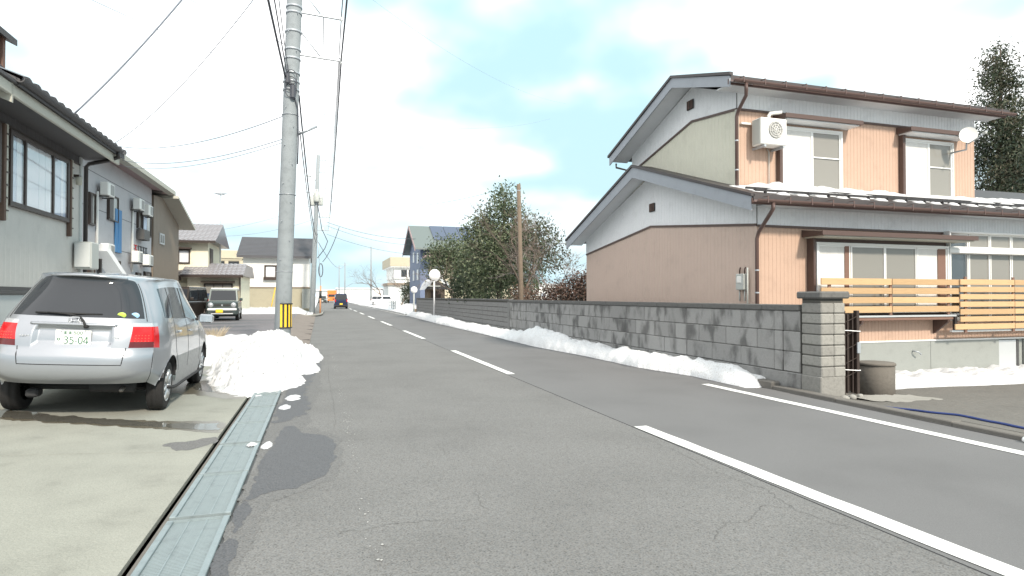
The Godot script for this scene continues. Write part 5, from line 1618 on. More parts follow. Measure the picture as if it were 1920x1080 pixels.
func build_hatchback() -> void:
	var h := thing("silver_hatchback", "silver five-door hatchback parked tail-out on the concrete forecourt", "car")
	var N := 100
	var NV := 48
	var centres := [[0.62, 0.30], [3.07, 0.30]]
	var R := 0.365
	var G := []
	var inside := []
	for i in N + 1:
		var col := []
		var ins := []
		for j in NV + 1:
			var p := hull(float(i) / N, j / 8.0)
			var hit := false
			for c in centres:
				var dv := Vector2(p.x - c[0], p.y - c[1])
				if dv.length() < R:
					hit = true
					dv = dv.normalized() * R
					p.x = c[0] + dv.x
					p.y = maxf(c[1] + dv.y, p.y)
			col.append(p)
			ins.append(hit)
		G.append(col)
		inside.append(ins)
	var bins := {}
	var put := func(key: String, a: Vector3, b: Vector3, c: Vector3, d: Vector3) -> void:
		if not bins.has(key):
			bins[key] = begin(true)
		quad(bins[key], a, b, c, d)
	for i in N:
		for j in NV:
			if inside[i][j] and inside[i + 1][j] and inside[i][j + 1] and inside[i + 1][j + 1]:
				continue
			var q := (i + 0.5) / N
			var v := (j + 0.5) / 8.0
			for s in [1.0, -1.0]:
				var f := func(p: Vector3) -> Vector3: return Vector3(s * p.z, p.y, -p.x)
				var key := "body"
				if v > 3.125 and v < 3.9 and q > 0.11 and q < 0.66:
					key = "side_glass"
					key = "side_glass_a" if q < 0.21 else ("side_glass_b" if q < 0.43 else "side_glass_c")
					if (q > 0.205 and q < 0.225) or (q > 0.42 and q < 0.45):
						key = "pillar_trim_a" if q < 0.3 else "pillar_trim_b"
				elif v > 3.0 and v < 4.0 and q > 0.10 and q < 0.68:
					key = "window_trim"
				elif v > 3.4 and q > 0.655 and q < 0.75:
					key = "windscreen"
				elif v > 2.0 and v < 3.0 and q < 0.05:
					key = "tail_lamp" if v < 2.85 else "lamp_cover"
				elif v > 2.25 and v < 3.1 and q > 0.93:
					key = "headlamp"
				elif v < 1.6 and q > 0.2 and q < 0.85:
					key = "lower_door"
				if key != "body" and key != "windscreen":
					key += " r" if s > 0 else " l"
				if s > 0:
					put.call(key, f.call(G[i][j]), f.call(G[i][j + 1]), f.call(G[i + 1][j + 1]), f.call(G[i + 1][j]))
				else:
					put.call(key, f.call(G[i][j]), f.call(G[i + 1][j]), f.call(G[i + 1][j + 1]), f.call(G[i][j + 1]))
	# tail
	var T := []
	for k in 61:
		T.append(-1.0 + k / 30.0)
	for j in 40:
		for k in 60:
			var v := (j + 0.5) / 8.0
			var t: float = (T[k] + T[k + 1]) / 2
			var key := "body"
			if v < 1.75 and not (v > 1.375 and absf(t) < 0.70) or (v < 2.0 and absf(t) > 0.70):
				key = "rear_bumper"
			elif v > 2.0 and v < 3.0 and absf(t) > 0.73:
				key = ("tail_lamp" if v < 2.85 else "lamp_cover") + (" r" if t > 0 else " l")
				if v < 2.2:
					key = "reflector" + (" r" if t > 0 else " l")
			elif v < 3.0:
				key = "tailgate"
			elif v > 3.1 and v < 4.85 and absf(t) < 0.90:
				key = "rear_glass"
			elif v < 4.0 and absf(t) < 0.96 and v > 3.0:
				key = "tailgate"
			var f2 := func(p: Vector3) -> Vector3: return Vector3(p.x, p.y, -p.z)
			put.call(key, f2.call(tail(T[k], j / 8.0)), f2.call(tail(T[k], (j + 1) / 8.0)), f2.call(tail(T[k + 1], (j + 1) / 8.0)), f2.call(tail(T[k + 1], j / 8.0)))
	var mats := {"body": M.silver, "rear_bumper": M.silver, "tailgate": M.silver, "side_glass": M.glass_car, "rear_glass": M.glass_car, "windscreen": M.glass_car, "pillar_trim": M.rubber, "window_trim": M.silver, "tail_lamp": M.lamp_red, "lamp_cover": M.lamp_clear, "reflector": M.lamp_dark_red, "headlamp": M.lamp_clear, "lower_door": M.silver_dirty}
	for key in bins:
		var nm: String = key.split(" ")[0].trim_suffix("_a").trim_suffix("_b").trim_suffix("_c")
		mi(nm, h, done(bins[key]), mats[nm])
	# beads of the tail lamps
	for s in [-1.0, 1.0]:
		for a in 3:
			for b in 5:
				var p := tail(s * (0.79 + b * 0.038), 2.28 + a * 0.12)
				box("lamp_bead", h, Vector3(p.x, p.y, -p.z + 0.002), Vector3(0.016, 0.012, 0.008), M.lamp_bead, 0.003)
	# joints of the tailgate
	for run in [[[-0.70, 2.0], [-0.70, 1.375], [0.70, 1.375], [0.70, 2.0]], [[-0.93, 3.05], [-0.93, 4.2]], [[0.93, 3.05], [0.93, 4.2]]]:
		var pts := []
		for k in run.size() - 1:
			for q in 13:
				var t := lerpf(run[k][0], run[k + 1][0], q / 12.0)
				var v := lerpf(run[k][1], run[k + 1][1], q / 12.0)
				var p := tail(t, v)
				if pts.is_empty() or pts[-1].distance_to(Vector3(p.x, p.y, -p.z)) > 0.004:
					pts.append(Vector3(p.x, p.y, -p.z - 0.001))
		tube("panel_gap", h, pts, 0.005, M.rubber, 5)
	# door joints and handles on both sides
	for s in [-1.0, 1.0]:
		for q in [0.215, 0.437, 0.66]:
			var pts := []
			for k in 18:
				var v := lerpf(0.9, 3.1, k / 17.0)
				var p := hull(q + (0.05 * smoothstep(2.0, 0.8, v) if q < 0.3 else 0.0), v)
				pts.append(Vector3(s * (p.z - 0.001), p.y, -p.x))
			tube("panel_gap", h, pts, 0.004, M.rubber, 5)
		for q in [0.27, 0.48]:
			var p := hull(q, 2.7)
			box("door_handle", h, Vector3(s * (p.z + 0.012), p.y, -p.x), Vector3(0.03, 0.03, 0.15), M.silver, 0.012)
		var pts2 := []
		for k in 20:
			var p := hull(lerpf(0.16, 0.9, k / 19.0), 0.16)
			pts2.append(Vector3(s * (p.z + 0.004), p.y, -p.x))
		tube("sill_moulding", h, pts2, 0.022, M.under, 6)
		var m := part("door_mirror", h, Vector3.ZERO)
		box("shell", m, Vector3(s * 0.93, 1.06, -2.42), Vector3(0.21, 0.13, 0.12), M.silver, 0.035)
		box("mirror_glass", m, Vector3(s * 0.935, 1.06, -2.357), Vector3(0.17, 0.10, 0.006), M.chrome, 0.002)
		box("stalk", m, Vector3(s * 0.82, 1.045, -2.43), Vector3(0.08, 0.04, 0.05), M.rubber, 0.01)
	# wheels, arches
	for c in centres:
		for s in [-1.0, 1.0]:
			var st := begin(true)
			for k in 16:
				var a0 := lerpf(0.35, PI - 0.2, k / 16.0)
				var a1 := lerpf(0.35, PI - 0.2, (k + 1) / 16.0)
				quad(st, Vector3(s * 0.825, c[1] + sin(a0) * R, -c[0] + cos(a0) * R), Vector3(s * 0.825, c[1] + sin(a1) * R, -c[0] + cos(a1) * R), Vector3(s * 0.50, c[1] + sin(a1) * R, -c[0] + cos(a1) * R), Vector3(s * 0.50, c[1] + sin(a0) * R, -c[0] + cos(a0) * R))
			mi("wheel_arch", h, done(st), M.under)
			wheel(h, Vector3(s * 0.72, 0.295, -c[0]), 0.295, 0.175, s)
	# underside
	box("floor_pan", h, Vector3(0, 0.37, -2.1), Vector3(1.28, 0.10, 2.9), M.under)
	box("floor_pan", h, Vector3(0, 0.45, -0.45), Vector3(1.15, 0.12, 0.5), M.under)
	tube("axle_beam", h, [Vector3(-0.6, 0.28, -0.62), Vector3(0.6, 0.28, -0.62)], 0.045, M.under, 10)
	lathe("silencer", h, Vector3(0.30, 0.33, -0.34), [[0.0, -0.24], [0.08, -0.22], [0.085, 0.22], [0.0, 0.24]], M.under, 16, Vector3.RIGHT)
	tube("tail_pipe", h, [Vector3(0.42, 0.31, -0.30), Vector3(0.44, 0.30, -0.10)], 0.022, M.exhaust, 10)
	box("tow_eye_bracket", h, Vector3(-0.42, 0.26, -0.2), Vector3(0.12, 0.09, 0.16), M.under, 0.02)
	box("bumper_diffuser", h, Vector3(0, 0.44, -0.25), Vector3(1.1, 0.06, 0.14), M.under, 0.02)
	# plate with its number, lamps and screws
	var zp := -tail(0.0, 2.3).z
	var pl := part("number_plate", h, Vector3(0, 0.895, zp + 0.012))
	box("plate", pl, Vector3(0, 0.895, zp + 0.012), Vector3(0.33, 0.165, 0.008), M.plate_white, 0.003)
	lettering("number", pl, "35-04", Vector3(0.028, 0.868, zp + 0.018), 0.078, M.plate_green, 0.86)
	lettering("kana", pl, "°", Vector3(-0.135, 0.855, zp + 0.018), 0.07, M.plate_green, 1.0)
	lettering("class_number", pl, "500", Vector3(0.045, 0.948, zp + 0.018), 0.034, M.plate_green, 1.15)
	for k in 2:
		for q in 3:
			box("office_stroke", pl, Vector3(-0.075 + k * 0.045, 0.937 + q * 0.011, zp + 0.018), Vector3(0.034 - 0.008 * (q % 2), 0.0045, 0.003), M.plate_green)
		box("office_stroke", pl, Vector3(-0.075 + k * 0.045, 0.948, zp + 0.0185), Vector3(0.005, 0.034, 0.003), M.plate_green)
	for x in [-0.11, 0.11]:
		lathe("screw", pl, Vector3(x, 0.965, zp + 0.017), [[0.0, 0.004], [0.008, 0.003], [0.009, 0.0]], M.galv, 8, Vector3.BACK)
		lathe("plate_foot", pl, Vector3(x, 0.812, zp + 0.016), [[0.0, 0.004], [0.012, 0.003], [0.013, 0.0]], M.rubber, 8, Vector3.BACK)
	# garnish over the plate
	var pts3 := []
	for k in 25:
		var p := tail(lerpf(-0.56, 0.56, k / 24.0), 2.90)
		pts3.append(Vector3(p.x, p.y, -p.z + 0.004))
	tube("garnish", h, pts3, 0.016, M.silver, 8)
	# badge: rounded ring with an upright letter mark
	var zb := -tail(0.0, 3.0).z
	var bd := part("badge", h, Vector3(0.0, 1.075, zb))
	var ring := []
	for k in 25:
		var a := TAU * k / 24
		ring.append(Vector3(0.058 * signf(cos(a)) * pow(absf(cos(a)), 0.5), 1.075 + 0.043 * signf(sin(a)) * pow(absf(sin(a)), 0.5), zb + 0.012))
	tube("ring", bd, ring, 0.006, M.chrome, 6)
	for s in [-1.0, 1.0]:
		tube("upright", bd, [Vector3(s * 0.030, 1.045, zb + 0.014), Vector3(s * 0.036, 1.105, zb + 0.010)], 0.007, M.chrome, 6)
	tube("crossbar", bd, [Vector3(-0.03, 1.075, zb + 0.013), Vector3(0.03, 1.075, zb + 0.013)], 0.006, M.chrome, 6)
	var lt := tail(-0.57, 2.42)
	var rt := tail(0.56, 2.42)
	for q in [[lt, 5, "model_letter"], [rt, 3, "grade_letter"]]:
		for k in q[1]:
			box(q[2], h, Vector3(q[0].x + (k - q[1] / 2.0) * 0.024, q[0].y, -q[0].z + 0.004), Vector3(0.015, 0.022 if k % 2 else 0.018, 0.006), M.chrome, 0.003)
	# rear wiper, high brake lamp, stickers
	var wp := []
	for q in [[0.16, 2.84], [0.12, 3.02], [0.06, 3.14], [-0.12, 3.20], [-0.40, 3.22]]:
		var p := tail(q[0], q[1])
		wp.append(Vector3(p.x, p.y, -p.z + 0.03))
	tube("rear_wiper", h, wp, 0.014, M.rubber, 6, 0.008)
	lathe("wiper_pivot", h, Vector3(wp[0].x, wp[0].y, wp[0].z - 0.03), [[0.0, 0.04], [0.02, 0.035], [0.024, 0.0]], M.rubber, 10, Vector3.BACK)
	var bl := []
	for q in [-0.42, -0.1, 0.2, 0.5]:
		var p := tail(q, 3.21)
		bl.append(Vector3(p.x - 0.10, p.y, -p.z + 0.012))
	tube("wiper_blade", h, bl, 0.010, M.rubber, 5)
	for q in [[0.60, 0], [0.76, 1]]:
		var p := tail(q[0], 3.2)
		var st := lathe("window_sticker", h, Vector3(p.x, p.y + 0.005, -p.z + 0.004), [[0.0, 0.001], [0.042, 0.001], [0.044, 0.0]], mat(0.42, 0.6, 0.08, 0.4) if q[1] == 0 else mat(0.30, 0.52, 0.75, 0.4), 18, Vector3.BACK)
		st.scale = Vector3(1.0, 1.0, 0.72)
	# roof edge spoiler and aerial
	var sp := []
	for k in 21:
		var t := lerpf(-0.92, 0.92, k / 20.0)
		var p := tail(t, 4.97)
		sp.append(Vector3(p.x, p.y, -p.z + 0.012))
	tube("roof_edge", h, sp, 0.018, M.silver, 8)
	tube("roof_aerial", h, [Vector3(0.0, 1.60, -0.62), Vector3(0.0, 1.66, -0.5)], 0.012, M.rubber, 6, 0.005)
	h.position = V(-2.60, 0.090, 7.86)
	h.rotation = Vector3(0.0, 0.015, -0.0545)

func wheel(parent: Node, c: Vector3, r: float, w: float, s: float) -> void:
	var p := part("wheel", parent, c)
	lathe("tyre", p, c, [[r * 0.62, -w * 0.46], [r * 0.86, -w * 0.52], [r * 0.97, -w * 0.46], [r, -w * 0.32], [r * 0.985, -w * 0.11], [r, -w * 0.1], [r, w * 0.1], [r * 0.985, w * 0.11], [r, w * 0.32], [r * 0.97, w * 0.46], [r * 0.86, w * 0.52], [r * 0.62, w * 0.46]], M.tyre, 36, Vector3.RIGHT)
	lathe("rim", p, c, [[r * 0.66, s * w * 0.5], [r * 0.62, s * w * 0.5], [r * 0.58, s * w * 0.30], [r * 0.2, s * w * 0.34], [0.0, s * w * 0.36]], M.rim, 30, Vector3.RIGHT)
	lathe("hub_cap", p, c, [[r * 0.18, s * w * 0.34], [r * 0.16, s * w * 0.44], [0.0, s * w * 0.46]], M.rim, 14, Vector3.RIGHT)
	for k in 7:
		var a := TAU * k / 7
		tube("spoke", p, [c + Vector3(s * w * 0.40, cos(a) * r * 0.15, sin(a) * r * 0.15), c + Vector3(s * w * 0.46, cos(a) * r * 0.6, sin(a) * r * 0.6)], r * 0.075, M.rim, 6)

# tapered block: base rectangle and top rectangle, z0 front / z1 back
func frustum(called: String, parent: Node, b: Array, y0: float, t: Array, y1: float, m: Material) -> MeshInstance3D:
	var p := []
	for q in [[b, y0], [t, y1]]:
		var r: Array = q[0]
		for c in [[r[0], r[2]], [r[1], r[2]], [r[1], r[3]], [r[0], r[3]]]:
			p.append(Vector3(c[0], q[1], c[1]))
	var st := begin()
	for f in [[0, 1, 5, 4], [1, 2, 6, 5], [2, 3, 7, 6], [3, 0, 4, 7], [4, 5, 6, 7], [3, 2, 1, 0]]:
		quad(st, p[f[3]], p[f[2]], p[f[1]], p[f[0]])
	return mi(called, parent, done(st), m)

# parked or distant car; faces +z when turn is 0. spec: w, h, l, hood (length of bonnet), belt height, paint, plate, round lamps
func small_car(called: String, label: String, category: String, pos: Vector3, turn: float, s: Dictionary) -> void:
	var c := thing(called, label, category)
	var w: float = s.w / 2
	var l: float = s.l / 2
	var gl: float = s.get("gap", 0.2)
	var belt: float = s.belt
	box("body", c, Vector3(0, (gl + belt) / 2, 0), Vector3(s.w, belt - gl, s.l), s.paint, s.get("bevel", 0.09))
	# cabin: pillars and roof in paint, glass set into its faces
	var z1: float = l - s.hood
	var rake: float = s.get("rake", 0.25)
	var back: float = -l + s.get("tail", 0.05)
	var brake: float = s.get("back_rake", 0.12)
	var tuck := 0.11
	frustum("cabin", c, [-w + 0.04, w - 0.04, back, z1], belt - 0.02, [-w + tuck, w - tuck, back + brake, z1 - rake], s.h - 0.05, s.paint)
	box("roof", c, Vector3(0, s.h - 0.035, (back + brake + z1 - rake) / 2), Vector3(s.w - 2 * tuck - 0.02, 0.07, z1 - rake - back - brake - 0.02), s.get("roof", s.paint), 0.03)
	var gy0 := belt + 0.03
	var gy1: float = s.h - 0.13
	var fr := func(t: float, front: bool) -> float:
		return lerpf(z1, z1 - rake, t) if front else lerpf(back, back + brake, t)
	var xw := func(t: float) -> float: return lerpf(w - 0.04, w - tuck, t)
	var ta: float = (gy0 - belt + 0.02) / (s.h - 0.05 - belt + 0.02)
	var tb: float = (gy1 - belt + 0.02) / (s.h - 0.05 - belt + 0.02)
	for front in [true, false]:
		var e := 0.012 if front else -0.012
		var st := begin()
		var x0: float = xw.call(ta) - 0.07
		var x1: float = xw.call(tb) - 0.07
		quad(st, Vector3(-x0, gy0, fr.call(ta, front) + e), Vector3(-x1, gy1, fr.call(tb, front) + e), Vector3(x1, gy1, fr.call(tb, front) + e), Vector3(x0, gy0, fr.call(ta, front) + e))
		mi("windscreen" if front else "rear_window", c, done(st), M.glass_car)
	for sd in [-1.0, 1.0]:
		var za: float = fr.call(ta, true) - 0.16
		var zb: float = fr.call(tb, true) - 0.12
		var zc: float = fr.call(ta, false) + 0.12
		var zd: float = fr.call(tb, false) + 0.10
		for half in 2:
			var st := begin()
			var m0 := (za + zc) / 2 + (0.04 if half == 0 else -0.04)
			var xa: float = sd * (xw.call(ta) + 0.010)
			var xb: float = sd * (xw.call(tb) + 0.010)
			if half == 0:
				quad(st, Vector3(xa, gy0, za), Vector3(xb, gy1, zb), Vector3(xb, gy1, m0), Vector3(xa, gy0, m0))
			else:
				quad(st, Vector3(xa, gy0, m0), Vector3(xb, gy1, m0), Vector3(xb, gy1, zd), Vector3(xa, gy0, zc))
			mi("side_window", c, done(st), M.glass_car)
		box("door_mirror", c, Vector3(sd * (w + 0.09), belt + 0.08, z1 - 0.18), Vector3(0.16, 0.15, 0.10), s.paint, 0.03)
		for wz in [l - 0.62, -l + 0.58]:
			var r: float = s.get("r", 0.29)
			wheel(c, Vector3(sd * (w - 0.06), r, wz), r, 0.17, sd)
			lathe("wheel_arch", c, Vector3(sd * (w - 0.01), r + 0.01, wz), [[r * 1.0, -0.02], [r * 1.16, -0.02], [r * 1.16, 0.035], [r * 1.0, 0.035]], s.get("clad", s.paint), 24, Vector3.RIGHT)
	# front
	if s.get("round", false):
		for sd in [-1.0, 1.0]:
			lathe("headlamp", c, Vector3(sd * (w - 0.21), belt - 0.20, l - 0.02), [[0.0, 0.06], [0.10, 0.055], [0.125, 0.03], [0.13, -0.02]], M.lamp_clear, 20, Vector3.BACK)
	else:
		for sd in [-1.0, 1.0]:
			box("headlamp", c, Vector3(sd * (w - 0.24), belt - 0.20, l - 0.01), Vector3(0.36, 0.15, 0.06), M.lamp_clear, 0.02)
	box("grille", c, Vector3(0, belt - 0.21, l + 0.002), Vector3(s.w - 0.75, 0.09, 0.02), M.black, 0.005)
	box("grille_badge", c, Vector3(0, belt - 0.21, l + 0.014), Vector3(0.09, 0.07, 0.02), M.chrome, 0.01)
	box("front_bumper", c, Vector3(0, belt - 0.42, l - 0.02), Vector3(s.w - 0.12, 0.12, 0.12), s.get("bumper", s.paint), 0.03)
	box("lower_grille", c, Vector3(0, gl + 0.12, l + 0.005), Vector3(s.w - 0.5, 0.16, 0.02), M.black, 0.005)
	if s.get("skid", false):
		box("skid_bar", c, Vector3(0, gl + 0.10, l + 0.03), Vector3(s.w - 0.45, 0.06, 0.05), M.alu, 0.015)
	box("number_plate", c, Vector3(s.get("plate_x", 0.0), belt - 0.50, l + 0.06), Vector3(0.33, 0.165, 0.01), s.plate, 0.003)
	# back
	for sd in [-1.0, 1.0]:
		box("tail_lamp", c, Vector3(sd * (w - 0.09), belt - 0.10, -l + 0.02), Vector3(0.12, 0.30, 0.07), M.lamp_red, 0.02)
	box("rear_bumper", c, Vector3(0, gl + 0.14, -l + 0.01), Vector3(s.w - 0.1, 0.2, 0.12), s.get("bumper", s.paint), 0.03)
	box("rear_plate", c, Vector3(0, gl + 0.36, -l - 0.01), Vector3(0.33, 0.165, 0.01), s.plate, 0.003)
	box("underside", c, Vector3(0, gl, 0), Vector3(s.w - 0.3, 0.1, s.l - 0.3), M.under)
	c.position = pos
	c.rotation.y = turn

func build_other_cars() -> void:
	var dark_green := mat(0.07, 0.09, 0.09, 0.25, 0.3)
	var navy := mat(0.025, 0.035, 0.075, 0.25, 0.3)
	var black := mat(0.03, 0.032, 0.035, 0.2, 0.3)
	var brownish := mat(0.06, 0.05, 0.045, 0.25, 0.3)
	small_car("compact_suv", "dark tall compact car with round headlamps and yellow plate in the car park", "car", V(-4.83, 0.2, 35.7), 0.06, {"w": 1.475, "h": 1.68, "l": 3.4, "hood": 0.75, "belt": 1.0, "gap": 0.26, "paint": dark_green, "roof": M.alu_white, "plate": M.plate_yellow, "round": true, "bumper": M.alu_white, "clad": M.black, "skid": true, "rake": 0.22, "plate_x": -0.12})
	small_car("dark_sedan", "low dark sedan half hidden behind the compact car with round headlamps", "car", V(-6.55, 0.2, 40.0), 0.1, {"w": 1.7, "h": 1.42, "l": 4.4, "hood": 1.15, "belt": 0.92, "paint": navy, "plate": M.plate_white, "rake": 0.75, "tail": 0.7, "back_rake": 0.6})
	small_car("dark_minivan", "dark brown minivan seen just past the silver hatchback's roof", "car", V(-6.75, 0.2, 34.2), -0.12, {"w": 1.7, "h": 1.72, "l": 4.2, "hood": 0.9, "belt": 1.045, "paint": brownish, "plate": M.plate_white, "rake": 0.45})
	small_car("blue_van", "small dark blue van driving away along the road with a yellow plate", "van", V(2.35, 0.0, 75.7), PI, {"w": 1.475, "h": 1.75, "l": 3.4, "hood": 0.55, "belt": 1.045, "paint": navy, "plate": M.plate_yellow, "rake": 0.3, "back_rake": 0.08, "bumper": M.black})
	small_car("green_car", "distant dark green car coming towards us left of the blue van", "car", V(0.5, 0.0, 140), 0.0, {"w": 1.7, "h": 1.6, "l": 4.0, "hood": 1.0, "belt": 0.98, "paint": dark_green, "plate": M.plate_white})
	small_car("white_car", "distant white car parked among the snow heaps on the right verge", "car", V(9.2, 0.06, 95), 0.5, {"w": 1.7, "h": 1.5, "l": 4.0, "hood": 1.0, "belt": 0.95, "paint": M.white_paint, "plate": M.plate_white})
	# orange lorry far down the road
	var t := thing("orange_lorry", "distant orange lorry facing us beyond the blue van", "lorry")
	box("cab", t, Vector3(0, 1.35, 1.6), Vector3(2.0, 1.5, 1.6), M.orange, 0.1)
	box("windscreen", t, Vector3(0, 1.65, 2.41), Vector3(1.7, 0.6, 0.03), M.glass_car, 0.01)
	box("load_bed", t, Vector3(0, 1.9, -1.2), Vector3(2.0, 2.0, 3.6), M.orange, 0.05)
	box("bumper", t, Vector3(0, 0.6, 2.4), Vector3(2.0, 0.35, 0.15), M.orange, 0.03)
	for sd in [-1.0, 1.0]:
		box("headlamp", t, Vector3(sd * 0.75, 0.95, 2.41), Vector3(0.3, 0.2, 0.04), M.lamp_clear, 0.01)
		box("wing_mirror", t, Vector3(sd * 1.15, 1.7, 2.3), Vector3(0.15, 0.35, 0.08), M.black, 0.02)
		for z in [1.6, -1.8]:
			wheel(t, Vector3(sd * 0.85, 0.4, z), 0.4, 0.25, sd)
	t.position = V(2.7, 0, 152)

# ---------------------------------------------------------------- poles and wires
func band(parent: Node, c: Vector3, r: float, hgt := 0.05) -> void:
	lathe("steel_band", parent, c, [[r, -hgt / 2], [r + 0.012, -hgt / 2], [r + 0.012, hgt / 2], [r, hgt / 2]], M.galv, 20)

func build_poles() -> void:
	var P := thing("utility_pole", "tall near concrete utility pole with yellow and black guard plate in the snow heap", "utility pole", V(-0.86, 0.0, 15.5))
	var ax := func(y: float) -> Vector3: return V(-0.862 + 0.0292 * y, y, 15.5)
	tube("shaft", P, [ax.call(-0.3), ax.call(2.0), ax.call(5.0), ax.call(8.0), ax.call(11.5)], 0.185, M.pole, 28, 0.172)
	for y in [2.02, 5.75, 3.85]:
		band(P, ax.call(y), 0.183, 0.012)
	for y in [6.35, 6.55, 6.75, 7.1, 7.32, 7.75, 8.2, 8.35]:
		band(P, ax.call(y), 0.180)
	# step bolts
	var k := 0
	var y := 2.3
	while y < 9.5:
		var s := 1.0 if k % 2 else -1.0
		var c: Vector3 = ax.call(y)
		tube("step_bolt", P, [c + Vector3(s * 0.08, 0, 0.14), c + Vector3(s * 0.105, 0, 0.20)], 0.010, M.galv, 6)
		y += 0.45
		k += 1
	# guard plate round the front
	var G := part("guard_plate", P, ax.call(0.9))
	for q in 7:
		var a0 := lerpf(0.15, 1.85, q / 7.0)
		var a1 := lerpf(0.15, 1.85, (q + 1) / 7.0)
		var st := begin()
		var c: Vector3 = ax.call(0.98) - off(G)
		for z in 3:
			var b0 := lerpf(a0, a1, z / 3.0)
			var b1 := lerpf(a0, a1, (z + 1) / 3.0)
			var r := 0.2
			quad(st, c + Vector3(cos(b0) * r, -0.27, sin(b0) * r), c + Vector3(cos(b0) * r, 0.27, sin(b0) * r), c + Vector3(cos(b1) * r, 0.27, sin(b1) * r), c + Vector3(cos(b1) * r, -0.27, sin(b1) * r))
		mi("stripe", G, done(st), M.black if q % 2 else M.yellow)
	for yy in [0.70, 1.26]:
		var ring := []
		for q in 14:
			var a := lerpf(0.12, 1.88, q / 13.0)
			ring.append(ax.call(yy) + Vector3(cos(a), 0, sin(a)) * 0.203)
		tube("edge_band", G, ring, 0.014, M.black, 6)
	# arms reaching over the road
	for q in [[8.28, 8.21], [7.28, 7.16]]:
		var a: Vector3 = ax.call(q[0])
		box("cross_arm", P, (a + V(0.48, q[1], 15.5)) / 2 + Vector3(0.08, 0, 0.0), Vector3(1.0, 0.055, 0.055), M.galv, 0.008, Vector3(0, 0, -0.05))
		tube("arm_brace", P, [a + Vector3(0.18, 0.52, 0), a + Vector3(0.62, -0.02, 0)], 0.014, M.galv, 6)
		box("insulator", P, V(0.47, q[1] + 0.02, 15.5), Vector3(0.06, 0.12, 0.06), M.white_plastic, 0.02)
	tube("side_bracket", P, [ax.call(5.3) + Vector3(0.17, 0, 0), ax.call(5.42) + Vector3(0.62, 0.12, 0.0)], 0.028, M.galv, 8)
	# cable splices and coils
	box("splice_box", P, ax.call(6.25) + Vector3(0.05, 0, 0.22), Vector3(0.12, 0.34, 0.12), M.wire, 0.04)
	box("splice_box", P, ax.call(6.55) + Vector3(-0.08, 0, 0.24), Vector3(0.09, 0.24, 0.09), M.wire, 0.03)
	tube("riser_cable", P, [ax.call(6.9) + Vector3(-0.1, 0, 0.19), ax.call(6.4) + Vector3(0.0, 0, 0.22), ax.call(5.9) + Vector3(0.17, 0, 0.15), ax.call(5.2) + Vector3(0.2, 0, 0.05), ax.call(4.6) + Vector3(0.2, 0, 0.0)], 0.018, M.wire, 6)
	for q in 3:
		var ring := []
		for z in 17:
			var a := TAU * z / 16
			ring.append(ax.call(6.3 + 0.15 * q) + Vector3(cos(a) * 0.13, sin(a) * 0.17, 0.20 + 0.02 * q))
		tube("cable_coil", P, ring, 0.011, M.wire, 5)
	# second pole with transformers
	var Q := thing("utility_pole", "second concrete utility pole with round transformers beside the white house", "utility pole", V(-0.6, 0, 53))
	var bx := func(yy: float) -> Vector3: return V(-0.62 + 0.034 * yy, yy, 53)
	tube("shaft", Q, [bx.call(0.0), bx.call(4.0), bx.call(8.0), bx.call(13.1)], 0.23, M.pole, 18, 0.14)
	for s in [[-0.32, 9.3], [0.30, 9.35], [0.0, 9.6]]:
		var c: Vector3 = bx.call(s[1]) + Vector3(s[0], 0, 0.30 if s[0] == 0.0 else 0.05)
		lathe("transformer", Q, c, [[0.0, -0.42], [0.2, -0.40], [0.22, -0.3], [0.22, 0.32], [0.16, 0.42], [0.0, 0.45]], M.grey_plastic, 16)
		for z in [-0.07, 0.07]:
			lathe("bushing", Q, c + Vector3(z, 0.45, 0), [[0.0, 0.2], [0.03, 0.18], [0.045, 0.1], [0.03, 0.06], [0.045, 0.0]], M.white_plastic, 8)
	for s in [[12.7, 1.1], [12.25, 1.1], [11.7, 1.1], [10.4, 0.9], [8.0, 1.1], [6.9, 1.2]]:
		var c: Vector3 = bx.call(s[0])
		box("cross_arm", Q, c + Vector3(s[1] / 2, 0, 0), Vector3(s[1], 0.07, 0.07), M.galv, 0.01)
		lathe("insulator", Q, c + Vector3(s[1] - 0.05, 0.04, 0), [[0.0, 0.2], [0.05, 0.16], [0.03, 0.1], [0.055, 0.06], [0.05, 0.0]], M.white_plastic, 8)
		lathe("insulator", Q, c + Vector3(s[1] * 0.5, 0.04, 0), [[0.0, 0.2], [0.05, 0.16], [0.03, 0.1], [0.055, 0.06], [0.05, 0.0]], M.white_plastic, 8)
	box("cross_arm", Q, bx.call(10.0) + Vector3(-0.1, 0, 0), Vector3(1.9, 0.08, 0.08), M.galv, 0.01)
	tube("lamp_arm", Q, [bx.call(10.9), bx.call(11.3) + Vector3(-0.6, 0, 0)], 0.03, M.galv, 6)
	box("lamp_head", Q, bx.call(11.35) + Vector3(-0.7, 0, 0), Vector3(0.4, 0.1, 0.14), M.grey_plastic, 0.03)
	tube("riser_cable", Q, [bx.call(9.0) + Vector3(0.1, 0, 0.2), bx.call(7.0) + Vector3(0.5, 0, 0.1), bx.call(6.0) + Vector3(1.0, 0, 0), bx.call(5.4) + Vector3(0.8, 0, 0), bx.call(4.6) + Vector3(0.25, 0, 0)], 0.035, M.wire, 6)
	var coil := []
	for z in 17:
		var a := TAU * z / 16
		coil.append(bx.call(3.6) + Vector3(0.55 + cos(a) * 0.16, sin(a) * 0.55, 0.1))
	tube("cable_coil", Q, coil, 0.04, M.wire, 6)
	var og := thing("orange_guard", "orange sleeve around a guy wire beside the second concrete pole", "cable guard", V(0.1, 0.1, 52.5))
	tube("sleeve", og, [V(0.02, 0.05, 52.4), V(0.05, 2.3, 52.4)], 0.07, M.guard_orange, 10)
	tube("guy_wire", og, [V(0.05, 2.3, 52.4), V(-0.3, 8.0, 52.9)], 0.02, M.galv, 5)
